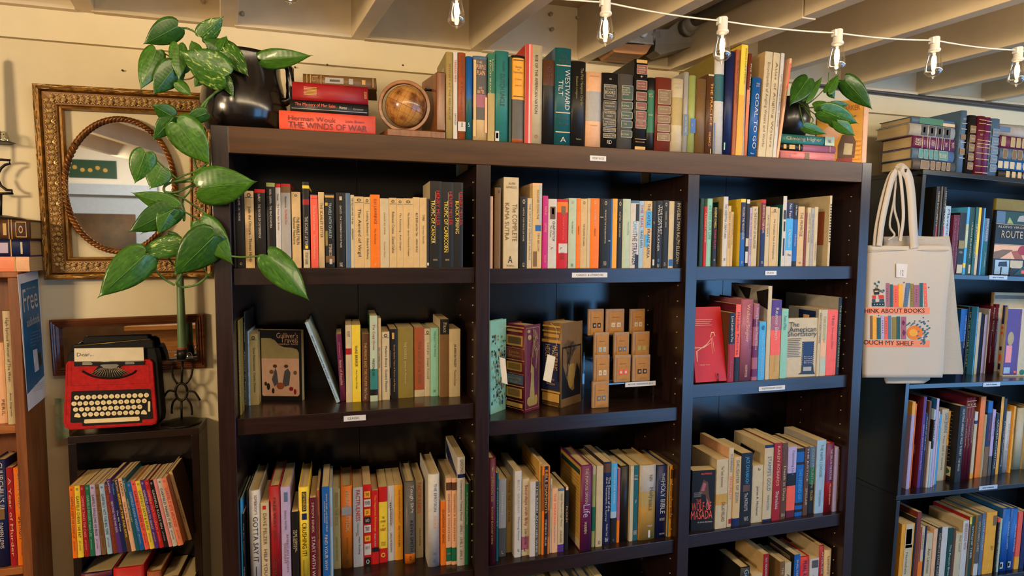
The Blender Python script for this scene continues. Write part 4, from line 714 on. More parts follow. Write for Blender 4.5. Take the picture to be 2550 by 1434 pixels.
row('the right bay lower shelf', 'books on the right bay lower shelf', Z[2], 1700, 1030, 3.55, [
 (286, 386, 405, 1015, 'p', 'cream', [('The Tenth Anniversary', .1, .4, .3, .6, 'umber'), ('DALLAS WILLARD', .62, .9, .5, .8, 'umber')], dict(bands=((.5, .66, 'gold'),))),
 (390, 431, 305, 1000, 'p', 'cream', [T1('FUHRMAN', 'slate', .08, .3), T1('PRINCIPALITY', 'coral', .36, .65)], dict(side='peach', marks=((.9, .96, .3, .9, 'crimson'),))),
 (437, 499, 385, 998, 'p', 'tan', [T1('DAUGHTER OF ZION', 'slate', .05, .65)], dict(bands=((.88, 1, 'navy'),))),
 (500, 599, 350, 985, 'p', 'charcoal', [('JACK CAVANAUGH', .05, .42, .3, .7, 'skyblue'), ('The PATRIOTS', .55, .8, .35, .65, 'white'), ('h:NVS', .88, .94, .4, .75, 'white')], dict(marks=((.44, .53, .2, .8, 'brown'),))),
 (603, 697, 460, 962, 'p', 'cream', [('James A. Michener', .36, .88, .35, .62, 'black'), ('h:b', .04, .09, .5, .7, 'umber')]),
 (705, 783, 278, 952, 'p', 'cream', [("STAMPS'S GOLD", .15, .6, .35, .75, 'slate'), ('WINSTON', .65, .85, .4, .65, 'slate')], dict(side='cream', bands=((0, .04, 'navy'), (.97, 1, 'navy')), marks=((0, 1, 0, .0, 'cream'),), art=lambda h, d: [('charcoal', [(d*.3, h*.86), (d*.4, h*.76), (d*.8, h*.8), (d*.75, h*.88)])])),
 (786, 856, 262, 945, 'p', 'crimson', [('KAREN ROBARDS', .04, .55, .35, .7, 'peach'), ('Shameless', .62, .85, .3, .75, 'white')], dict(side='brick')),
 (859, 906, 262, 935, 'p', 'brown', [('Death in Dixie', .3, .75, .3, .75, 'cream'), ('h:EKN', .92, .96, .2, .8, 'cream')]),
 (911, 986, 295, 918, 'p', 'lavender', [('Captivating Love', .05, .4, .4, .75, 'slate')], dict(bands=((.37, .55, 'black'), (.55, .9, 'coral'), (.9, 1, 'maroon')), desc='paperback banded lavender, black and coral')),
 (990, 1056, 310, 905, 'p', 'blue', [T1('THE LEGEND OF', 'skyblue', .3, .75)], dict(bands=((0, .05, 'charcoal'), (.2, .24, 'charcoal'), (.8, .84, 'charcoal'), (.9, .94, 'charcoal')))),
 (1059, 1101, 295, 900, 'p', 'brown', [('THE JUSTICE', .02, .5, .3, .75, 'white'), ('SINCLAIR', .6, .85, .3, .75, 'cream')]),
 (1104, 1152, 298, 885, 'p', 'black', [T1('COLD MOUNTAIN', 'lime', .03, .6), T1('FRAZIER', 'gold', .65, .8)], dict(bands=((0, .3, 'slate'), (.3, .55, 'green')))),
 (1165, 1242, 238, 880, 'p', 'paleblue', [('THE NAME I CHOOSE', .06, .5, .35, .65, 'seagreen'), ('DORIS DAVIDSON', .68, .9, .4, .62, 'slate')], dict(side='grey')),
 (1244, 1322, 268, 875, 'h', 'crimson', [('THE GIRLS IN THE PICTURE', .08, .52, .4, .65, 'white'), ('MELANIE BENJAMIN', .58, .88, .4, .62, 'peach')], dict(bands=((0, .55, 'plum'),), desc='hardcover, upper half plum and lower half crimson')),
 (1326, 1357, 300, 866, 'p', 'lavender', []),
 (1360, 1397, 320, 860, 'p', 'brown', [T1('A SHADOWY TALE', 'peach', .2, .8)]),
], lim=.018)
# bottom shelves: only the tops of the books come into the picture
def bottom_row(where, group, z, ox, oy, s, items, Y=.03):
    row(where, group, z, ox, oy, s, items, Y0=Y)
bottom_row('the right bay bottom shelf', 'books on the right bay bottom shelf', SZ[2][3], 1700, 1030, 3.55, [
 (500, 585, 1365, None, 'h', 'charcoal', [('Gone', .03, .3, .3, .75, 'paleblue')]),
 (600, 690, 1420, None, 'p', 'tan', []),
 (692, 742, 1245, None, 'p', 'crimson', [('GO READING IT', .05, .4, .35, .65, 'white')], dict(side='tan', bands=((0, .0, 'red'),))),
 (843, 884, 1312, None, 'p', 'umber', [('THE RAIN', .1, .4, .3, .7, 'cream')]),
 (888, 942, 1320, None, 'p', 'cream', [('A.M.', .2, .4, .3, .7, 'black')]),
 (968, 1018, 1250, None, 'p', 'blue', [('SHELTERING', .08, .5, .35, .65, 'white')], dict(side='charcoal', art=lambda h, d: [('cream', [(d*.15, h*(.93-.02*k)), (d*.15, h*(.925-.02*k)), (d*.9, h*(.925-.02*k)), (d*.9, h*(.93-.02*k))]) for k in range(4)])),
 (1021, 1104, 1270, None, 'h', 'red', [('PEARL RIVERS', .06, .5, .3, .7, 'maroon')]),
 (1108, 1186, 1285, None, 'p', 'white', [('N SAN', .3, .5, .3, .5, 'grey')], dict(marks=((.03, .17, .2, .9, 'darkgrey'),))),
 (1188, 1232, 1175, None, 'h', 'crimson', [('AFTER THE FALL', .08, .6, .35, .7, 'cream')], dict(side='cream')),
 (1236, 1300, 1210, None, 'h', 'tan', [('Lannore', .1, .4, .35, .65, 'rust')]),
])
bottom_row('the middle bay bottom shelf', 'books on the middle bay bottom shelf', SZ[1][3], 1180, 1300, 4.722, [
 (560, 640, 700, None, 'p', 'cream', []), (645, 760, 715, None, 'p', 'tan', []), (765, 860, 700, None, 'p', 'khaki', []), (865, 930, 720, None, 'p', 'darkgreen', []), (935, 1050, 690, None, 'p', 'umber', []),
 (1060, 1130, 670, None, 'p', 'navy', []), (1135, 1240, 690, None, 'p', 'rust', []), (1245, 1330, 660, None, 'p', 'blue', [], dict(side='blue')), (1335, 1410, 665, None, 'p', 'khaki', []), (1415, 1490, 640, None, 'p', 'palegreen', []),
], Y=.04)
# ------------------------------------------------------------------ lying and face-out books
LY = Matrix(((0, 0, -1, 0), (0, 1, 0, 0), (1, 0, 0, 0), (0, 0, 0, 1)))      # thickness up, head to the left, spine towards the room
FO = Matrix(((0, 1, 0, 0), (-1, 0, 0, 0), (0, 0, 1, 0), (0, 0, 0, 1)))      # front cover towards the room, spine at the left
def lying(where, group, z, ox, oy, s, items, fr=ID, Y=.02, maxd=.26):
    """bottom one first: (x left, x right, y top, y bottom, 'p'|'h', colour, texts, options)"""
    for it in items:
        xl, xr, yt, yb, kind, col, texts = it[:7]; op = it[7] if len(it) > 7 else {}
        y = op.get('Y', Y); xm = (xl+xr)/2
        a, b = fr.pt(ox+xl/s, oy+(yt+yb)/2/s, Y=y), fr.pt(ox+xr/s, oy+(yt+yb)/2/s, Y=y)
        t = fr.pt(ox+xm/s, oy+yt/s, Y=y).z - fr.pt(ox+xm/s, oy+yb/s, Y=y).z
        h = b.x-a.x; d = min(op.get('d', h*.66), maxd-y)
        rz = math.radians(op.get('rz', 0))
        M = fr.M @ Matrix.Translation((b.x, y, z+.0003)) @ Matrix.Rotation(rz, 4, 'Z') @ LY
        o = make_book(M, t-.0006, h, d, kind == 'h', col, op.get('bands', ()), texts, op.get('side'), marks=op.get('marks', ()))
        o['group'] = group; z += t
        kindw = 'hardcover' if kind == 'h' else 'paperback'
        BOOKS.append((o, op.get('desc') or (cw(col)+' '+kindw+' lying flat'+(' with '+cw(txc(texts))+' lettering' if texts else '')), where))
    return z
def face_book(label, bl, br, tl, z, t, col, polys=(), texts=(), hard=False, fr=ID, tilt=0, Y=None, group=None, sidec=None, d=None):
    P, Q = (fr.pt(*bl, Z=z), fr.pt(*br, Z=z)) if Y is None else (fr.pt(*bl, Y=Y[0]), fr.pt(*br, Y=Y[1]))
    P.z = Q.z = z; w = (Q-P).length; rz = math.atan2(Q.y-P.y, Q.x-P.x)
    R = Matrix.Rotation(rz, 4, 'Z') @ Matrix.Rotation(-math.radians(tilt), 4, 'X')
    # height: intersect the top left pixel with the cover's plane
    n = R.to_3x3() @ Vector((0, -1, 0)); o_ = fr.I @ CAM; dd = fr.R @ ray(*tl); T_ = o_+dd*((P-o_).dot(n)/dd.dot(n)); h = (T_-P).dot(R.to_3x3() @ Vector((0, 0, 1)))
    M = fr.M @ Matrix.Translation(P+Vector((0, 0, .0003))) @ R @ Matrix.Translation((0, t, 0)) @ FO
    o = make_book(M, t, h, w, hard, col, (), ())
    m, mats, kk = MB(), [], {}
    def mi(c):
        if c not in kk: kk[c] = len(mats); mats.append(mat(PAL.get(c, c), .45, .08, 30, name='print_'+c))
        return kk[c]
    for k, (c, pts) in enumerate(polys):
        e = t+.0003+.00006*k; m.add([(e, w*x, h*y) for x, y in pts], [tuple(range(len(pts)))], mi(c))
    e = t+.0003+.00006*len(polys)+.0002
    for s_, x0, x1, z0, z1, c in texts: put(m, s_, (e, w*x0, h*z0), (0, w*(x1-x0), 0), (0, 0, h*(z1-z0)), mi(c))
    if m.v: m.build('cover_art', mats, o, local=True)
    props(o, label, 'book', group); return o
def rect(x0, x1, z0, z1): return [(x0, z0), (x1, z0), (x1, z1), (x0, z1)]
def lines(c, x0, x1, z0, z1, n, th=.35, vary=.2):
    dz = (z1-z0)/n; return [(c, rect(x0, x1-(x1-x0)*vary*((k*37) % 5)/5, z1-dz*k-dz*th, z1-dz*k)) for k in range(n)]
def circ(cx, cz, rx, rz, n=14, a0=0, a1=360): return [(cx+rx*math.cos(math.radians(a0+(a1-a0)*k/n)), cz+rz*math.sin(math.radians(a0+(a1-a0)*k/n))) for k in range(n)]
g = lambda x, y: (560+x/3.864, 720+y/3.864)
face_book('black bordered paperback facing out with a desert picture, left bay middle shelf', g(333, 1070), g(745, 1075), g(328, 392), SZ[0][1], .016, 'black',
  [('peach', [(.07, .08), (.1, .065), (.9, .065), (.94, .09), (.94, .68), (.9, .73), (.8, .75), (.6, .76), (.48, .79), (.38, .86), (.28, .885), (.07, .885)]),
   ('khaki', [(.07, .6), (.94, .6), (.94, .68), (.9, .73), (.8, .75), (.6, .76), (.48, .79), (.38, .86), (.28, .885), (.07, .885)]),
   ('darkgrey', [(.3, .3), (.38, .45), (.36, .5), (.42, .42), (.45, .25), (.36, .2)]), ('darkgrey', [(.55, .25), (.6, .42), (.68, .46), (.74, .4), (.7, .22), (.6, .2)]),
   ('brown', circ(.38, .49, .05, .025)), ('brown', circ(.64, .49, .05, .025)), ('rust', circ(.5, .21, .09, .05)), ('charcoal', circ(.22, .2, .04, .05)), ('charcoal', circ(.33, .14, .03, .04)), ('crimson', circ(.75, .17, .05, .03)), ('crimson', circ(.84, .13, .03, .04)), ('umber', circ(.3, .41, .05, .03)), ('umber', circ(.85, .4, .04, .03)), ('charcoal', circ(.16, .24, .03, .03))],
  [("Gulliver's", .43, .93, .885, .965, 'peach'), ('Travels', .53, .93, .825, .895, 'peach'), ('Jonathan Swift', .42, .93, .785, .82, 'peach')])
g = lambda x, y: (1700+x/4.217, 690+y/4.217)
REDB = face_book('coral red book with a thin white line drawing leaning on a wire stand', g(133, 1109), g(462, 1088), g(155, 315), SZ[2][1]+.004, .012, 'red', 
  [('peach', [(.1, .41), (.45, .5), (.62, .58), (.62, .57), (.45, .485), (.1, .4)]), ('peach', [(.06, .46), (.35, .46), (.6, .52), (.6, .515), (.35, .45), (.06, .45)]), ('peach', [(.1, .27), (.12, .27), (.14, .41), (.1, .41)]), ('peach', [(.6, .37), (.61, .37), (.63, .58), (.62, .58)]), ('peach', [(.67, .4), (.68, .4), (.66, .6), (.65, .6)]), ('peach', [(.58, .59), (.63, .66), (.72, .66), (.75, .6), (.73, .6), (.7, .645), (.64, .645), (.6, .585)])]+lines('peach', .1, .7, .73, .83, 4, .2), [('Melody Grant', .18, .5, .215, .235, 'peach')], tilt=11)
t = thing('book_stand', 'small black wire stand holding the coral red book upright', 'book stand', REDB.location)
m = MB()
for q in ((136, 1000), (356, 1005)):
    a = ID.pt(*g(q[0], 1105), Z=SZ[2][1]); m.tube(catmull([a+Vector((0, .1, .003)), a+Vector((0, .02, .003)), a+Vector((0, -.004, .003)), a+Vector((0, -.007, .012)), a+Vector((0, -.005, .024))], 4), .0018, 6)
    m.lathe([(0, -.003), (.003, 0), (0, .003)], a+Vector((0, -.005, .026)), 8)
m.build('wire', mat('141214', .35, name='black_wire'), t)
face_book('cream paperback facing out with large black title and film strip picture', g(1078, 1055), g(1400, 1040), g(1090, 435), SZ[2][1], .012, 'cream',
  [('navy', rect(.53, .86, .2, .6)), ('black', rect(.5, .53, .2, .6)), ('black', rect(.86, .89, .2, .6))]+[('cream', rect(.505+.36*(k % 2), .525+.36*(k % 2), .21+.035*(k//2), .225+.035*(k//2))) for k in range(22)]+[('charcoal', [(.4, .05), (.95, .04), (.9, .1), (.88, .2), (.5, .2), (.5, .08)]), ('grey', rect(.55, .82, .1, .17))]+lines('darkgrey', .03, .45, .33, .66, 11, .3),
  [('The', .04, .36, .86, .94, 'charcoal'), ('American', .04, .92, .77, .86, 'charcoal'), ('ShortStory', .0, .94, .67, .78, 'charcoal'), ('Based on', .56, .84, .335, .355, 'white'), ('the highly', .56, .84, .3, .325, 'white'), ('acclaimed', .56, .84, .265, .29, 'white'), ('film series', .56, .84, .23, .255, 'white')])
g = lambda x, y: (1700+x/3.55, 1030+y/3.55)
face_book('black mass market paperback facing out with red title, right bay lower shelf', g(68, 1045), g(272, 1030), g(84, 507), SZ[2][2], .036, 'black',
  [('brown', [(.3, .62), (.5, .85), (.7, .8), (.75, .6), (.85, .4), (.7, .38), (.6, .6)]), ('mauve', [(.4, .66), (.5, .8), (.62, .78), (.55, .66)]), ('mauve', [(.62, .55), (.72, .5), (.84, .36), (.76, .34)])]+lines('grey', .1, .45, .56, .64, 5, .3),
  [('THE', .2, .42, .48, .53, 'coral'), ('WOLF OF', .02, .86, .34, .48, 'coral'), ('MASADA', .0, .92, .2, .34, 'coral'), ('BY JOHN FREDMAN', .3, .92, .13, .16, 'white'), ('ROMANS', .4, .85, .93, .96, 'coral')])
# ------------------------------------------------------------------ three big ornamental books, middle bay middle shelf
g = lambda x, y: (1200+x/3.983, 700+y/3.983)
def ornate(label, sl, sr, st, fr_, wcol, col, spine_marks, spine_txt, art, yb, rz):
    # spine from crop x sl..sr, right board visible up to crop x fr_: the book is turned so that its right side shows
    z = SZ[1][1]; P = ID.pt(*g(sl, yb[0]), Z=z); Q = ID.pt(*g(sr, yb[1]), Z=z); R_ = ID.pt(*g(fr_, yb[2]), Z=z)
    ang = -math.atan2(R_.x-Q.x, R_.y-Q.y); T_ = ID.pt(*g(sr, st), Y=Q.y); h = T_.z-z
    w = .012; target = g(sl, 0)[0]; ux = Vector((math.cos(ang), math.sin(ang), 0))
    def prx(p): d_ = p-CAM; return 1275+FPX*d_.dot(RT)/d_.dot(FW)
    while w < .09 and prx(Q-ux*w) > target: w += .001
    P = Q-ux*(wcol or w); w = wcol or w
    M = Matrix.Translation(P+Vector((0, 0, .0003))) @ Matrix.Rotation(ang, 4, 'Z')
    d = (R_-Q).length
    o = make_book(M, w, h, d, True, col, (), spine_txt, marks=spine_marks, name='ornate_book')
    if art:
        m, mats, kk = MB(), [], {}
        for k, (c, pts) in enumerate(art):
            if c not in kk: kk[c] = len(mats); mats.append(mat(PAL.get(c, c), .35, .1, name='foil_'+c, metal=.5 if c == 'gold' else 0))
            m.add([(w+.0005+.0001*k, d*x, h*y) for x, y in pts], [tuple(range(len(pts)))], kk[c])
        m.build('cover_art', mats, o, local=True)
    return props(o, label, 'book', 'large decorated classics')
def branches(c, x, y, n, L, spread=24, seed=3):
    random.seed(seed); out = []
    def br(x, y, a, L, w, k):
        x2, y2 = x+L*math.cos(a)*.9, y+L*math.sin(a)*.6
        nx, ny = -math.sin(a)*w, math.cos(a)*w*.6
        out.append((c, [(x-nx, y-ny), (x+nx, y+ny), (x2+nx*.6, y2+ny*.6), (x2-nx*.6, y2-ny*.6)]))
        if k: [br(x2, y2, a+math.radians(random.uniform(-38, 38)), L*.72, w*.62, k-1) for _ in range(3 if k > 2 else 2)]
    br(x, y, math.radians(80), L, .022, n); return out
fl = []
random.seed(5)
for k in range(120):
    cx, cz = random.uniform(.1, .9), random.uniform(.08, .85); fl.append((random.choice(('navy', 'darkgreen', 'gold', 'charcoal', 'umber')), circ(cx, cz, random.uniform(.015, .05), random.uniform(.008, .022), 7)))
ornate('pale green floral book with a white price tag, middle bay middle shelf', 72, 80, 400, 235, .014, 'mint', [], [], fl, (1325, 1328, 1268), 0)
GB = [(.02, .035, .02, .98, 'gold'), (.055, .08, .1, .9, 'gold'), (.12, .24, .08, .92, 'gold'), (.14, .22, .16, .84, 'umber'), (.265, .27, 0, 1, 'gold'), (.28, .385, .04, .96, 'brick'), (.4, .41, 0, 1, 'gold'), (.43, .53, .1, .9, 'gold'), (.445, .515, .18, .82, 'umber'), (.56, .565, 0, 1, 'gold'), (.575, .68, .04, .96, 'slate'), (.7, .71, 0, 1, 'gold'), (.73, .84, .1, .9, 'gold'), (.745, .825, .18, .82, 'umber'), (.87, .875, 0, 1, 'gold'), (.9, .95, .06, .94, 'gold'), (.965, .97, 0, 1, 'gold')]
o1 = ornate('thick maroon and gold bound classic with brick and slate title panels', 226, 415, 445, 570, 0, 'maroon', GB, [('h:Little', .3, .33, .25, .75, 'gold'), ('h:Women', .34, .37, .2, .8, 'gold'), ('h:Louisa May', .6, .63, .12, .88, 'gold'), ('h:Alcott', .64, .67, .3, .7, 'gold')],
  [('gold', rect(.08, .92, .03, .035)), ('gold', rect(.08, .92, .965, .97)), ('gold', rect(.08, .095, .03, .97)), ('gold', rect(.905, .92, .03, .97)), ('gold', [(.3, .06), (.7, .06), (.62, .3), (.6, .5), (.45, .55), (.4, .3)]), ('gold', circ(.3, .12, .12, .05)), ('gold', circ(.75, .12, .1, .06)), ('gold', circ(.3, .86, .12, .03)), ('gold', circ(.25, .93, .1, .02))]+branches('gold', .4, .45, 4, .3, seed=9)+branches('gold', .6, .5, 3, .2, seed=2), (1290, 1310, 1262), 0)
o2 = ornate('thick brown bound classic with blue spine panel and bare tree cover', 592, 775, 425, 985, 0, 'umber', [(.03, .05, .03, .97, 'gold'), (.09, .11, .03, .97, 'gold'), (.13, .17, .1, .9, 'gold'), (.2, .235, 0, 1, 'gold'), (.24, .8, .05, .95, 'navy'), (.81, .83, 0, 1, 'gold'), (.84, .94, .05, .95, 'gold'), (.95, .97, .05, .95, 'brown')], [('WUTHERING', .26, .56, .55, .85, 'gold'), ('HEIGHTS', .26, .5, .2, .45, 'gold'), ('h:Emily', .66, .69, .3, .7, 'gold'), ('h:Bronte', .71, .74, .28, .72, 'gold'), ('h:LONDON', .975, .99, .1, .9, 'gold')],
  [('black', rect(.06, .94, .1, .72)), ('umber', rect(.1, .9, .13, .7)), ('black', [(.1, .13), (.9, .13), (.9, .3), (.7, .2), (.55, .17), (.4, .22), (.25, .36), (.1, .5)]), ('gold', [(.36, .25), (.45, .2), (.6, .25), (.66, .36), (.62, .5), (.4, .5), (.33, .36)]), ('black', [(.64, .16), (.9, .2), (.88, .4), (.74, .5), (.7, .42), (.62, .3)])]+branches('black', .28, .36, 4, .26, seed=4)+branches('black', .3, .5, 3, .2, seed=7), (1248, 1262, 1190), 0)
# price tags on strings
def tag_(label, quad, Y, string):
    t = thing('price_tag', label, 'price tag', atY(*g(*quad[0]), Y)); m = MB(); m.prism([atY(*g(*q), Y) for q in quad], (0, .0008, 0)); m.build('card', mat('e3d6bd', .6, .05, name='tag_card'), t)
    m = MB(); m.tube(catmull([atY(*g(*q), Y+(.0 if i == len(string)-1 else .001)) for i, q in enumerate(string)], 5), .0005, 5); m.build('string', mat('c9bda8', .6), t)
tag_('narrow cream price tag on a string, hanging on the green floral book', [(172, 750), (232, 770), (256, 1026), (200, 1005)], .025, [(268, 450), (200, 470), (150, 620), (180, 752)])
tag_('cream price tag on a string on the brown bound classic', [(652, 724), (730, 752), (684, 1008), (607, 980)], .06, [(680, 415), (735, 480), (742, 620), (690, 735)])
# ------------------------------------------------------------------ earring cards on a clear riser
g = lambda x, y: (1440+x/4.9448, 750+y/4.9448)
ACR = glass('dfe8e6', .08, True)
t = thing('display_riser', 'clear acrylic riser with three steps holding the earring cards', 'display riser', (1.0, .1, SZ[1][1]))
zs_ = SZ[1][1]
m = MB(); A, B = atY(*g(395, 1010), .08), atY(*g(965, 1010), .08)
ledge = [(985, .095), (700, .125), (400, .155)]
L0, L1 = A.x-.045, B.x
for k, (yy, Y_) in enumerate(ledge):
    z_ = atY(*g(600, yy), Y_).z
    m = MB(); m.box(L0, L1-(.0, .008, .016)[k], Y_-.012, Y_+.03, z_-.004, z_-.0005); m.build('step', ACR, t); 
for xx in (L0+.004, L1-.004):
    m = MB(); m.box(xx-.003, xx+.003, .09, .095, zs_+.0003, atY(*g(600, 985), .095).z-.0045); m.build('leg', ACR, t)
    m = MB(); m.box(xx-.003, xx+.003-(.018 if xx > L0+.1 else 0), .18, .184, zs_+.0003, atY(*g(600, 400), .155).z-.0045); m.build('leg', ACR, t)
m = MB(); p = [g(577, 1000), g(950, 1000), g(950, 1058), g(577, 1058)]; a, b, c = atY(*p[3], .081), atY(*p[2], .081), atY(*p[0], .081)
m.box(a.x, b.x, .0802, .081, a.z, c.z); sl_ = m.build('price_label', mat('d9d6d2', .4, .03), t); m = MB(); put(m, 'BOOK EARRINGS $15', (a.x+.1*(b.x-a.x), .0798, a.z+.32*(c.z-a.z)), ((b.x-a.x)*.8, 0, 0), (0, 0, (c.z-a.z)*.36)); m.build('lettering', mat('1c1a1c', .5), sl_)
KR = mat('b9813f', .7, .1, 60, name='kraft_card'); KR2 = mat('a8804f', .4, .1, 60, name='card_box_edge'); CLR = glass('e8e4da', .1, True)
EAR = [(118, 98, 315, 395, 'black with tiny pictures', 'black', 0), (335, 98, 568, 392, 'white curled', 'white', 0), (632, 98, 822, 392, 'white printed', 'white', 0),
       (190, 388, 380, 660, 'pale aqua', 'paleblue', 1), (435, 388, 628, 660, 'blue and pink', 'slate', 1), (662, 380, 878, 660, 'green', 'lime', 1),
       (188, 668, 385, 985, 'white square', 'white', 2), (437, 668, 645, 985, 'red and white', 'coral', 2), (660, 668, 885, 985, 'black and rust', 'charcoal', 2), (176, 1000, 377, 1316, 'silver bird', 'slate', 3)]
YL = (.143, .113, .083, None)
WHERE_E = ('back step', 'middle step', 'front step', 'shelf below the riser')
for k, (x0, y0, x1, y1, desc, col, lv) in enumerate(EAR):
    Y_ = YL[lv] if lv < 3 else atZ(*g(276, 1316), zs_).y
    zb = (atY(*g(600, ledge[2-lv][0] if False else (400, 700, 985)[lv]), (.155, .125, .095)[lv]).z if lv < 3 else zs_)+.0002
    a, b = atY(*g(x0+(8 if lv < 3 else 0), y1), Y_), atY(*g(x1, y1), Y_); c = atY(*g(x0, y0), Y_); h = c.z-zb; w = b.x-a.x
    t = thing('earring_card', 'kraft earring card with '+desc+' earrings on the '+WHERE_E[lv], 'earring card', (a.x, Y_, zb), group='boxed earring cards')
    m = MB(); m.box(0, w, .002, .011, 0, h); m.build('box', KR2, t, local=True, bevel=.0012)
    m = MB(); m.box(w*.16, w*.9, .0005, .0018, h*.05, h*.9); cd_ = m.build('card', KR, t, local=True)
    m = MB(); put(m, 'RETROSPECT', (w*.32, .0002, h*.66), (w*.4, 0, 0), (0, 0, h*.035)); put(m, 'wearable charms', (w*.3, .0002, h*.11), (w*.45, 0, 0), (0, 0, h*.02)); m.build('lettering', mat('3a2a1c', .6), cd_, local=True)
    for e_ in (0, 1):
        x_ = w*(.28+.3*e_); m = MB(); m.add([], []); m.box(x_, x_+w*.2, -.001, .0004, h*.3, h*.3+h*.17); 
        m.box(x_+w*.05, x_+w*.15, -.0014, -.001, h*.34, h*.42, 1); m.build('earring', [cm(col), cm('gold' if col != 'coral' else 'white')], t, local=True)
# ------------------------------------------------------------------ on top of the bookcase
g3 = (680, 90, 3.1875); z = ZTOP
lying('the stack beside the black pot', 'stacked books beside the black pot', z, *g3, [
 (47, 812, 590, 750, 'h', 'coral', [('Herman Wouk', .09, .58, .52, .76, 'maroon'), ('Little, Brown', .68, .88, .55, .7, 'maroon'), ('THE WINDS OF WAR', .09, .91, .16, .46, 'maroon')], dict(d=.165, desc='coral red hardcover lying flat with maroon lettering')),
 (135, 758, 503, 598, 'h', 'charcoal', [('The Mystery of Mar Saba', .06, .57, .45, .78, 'coral'), ('Hunter', .62, .72, .45, .7, 'white'), ('Grosset', .8, .93, .45, .6, 'grey')], dict(marks=((.02, .98, .25, .3, 'grey'),), Y=.03, d=.14)),
 (150, 755, 355, 498, 'h', 'crimson', [('h:A', .16, .165, .4, .42, 'gold'), ('READ', .945, .98, .3, .7, 'gold')], dict(marks=tuple((.15+.0, .32, .3+.08*k, .34+.08*k, 'gold') for k in range(6)), Y=.03, d=.14)),
 (232, 818, 270, 362, 'h', 'umber', [('SCOTT', .12, .2, .3, .8, 'gold')], dict(marks=((.05, .06, .1, .9, 'gold'), (.1, .11, .1, .9, 'gold'), (.24, .25, .1, .9, 'gold'), (.3, .55, .25, .75, 'grey'), (.36, .5, .4, .6, 'brown'), (.62, .68, .25, .75, 'grey'), (.8, .85, .3, .7, 'gold'), (.95, .96, .1, .9, 'gold')), Y=.045, d=.12, rz=-4, desc='brown leather hardcover lying flat with gilt spine ornament')),
])
def lbl(x0, x1, a, b, *t): return (a, b, x0, x1)
RDm = lambda c, rows: tuple((a, b, .1, .9, c, 'cream') for a, b in rows)
TOPW = 'the top of the wide bookcase'
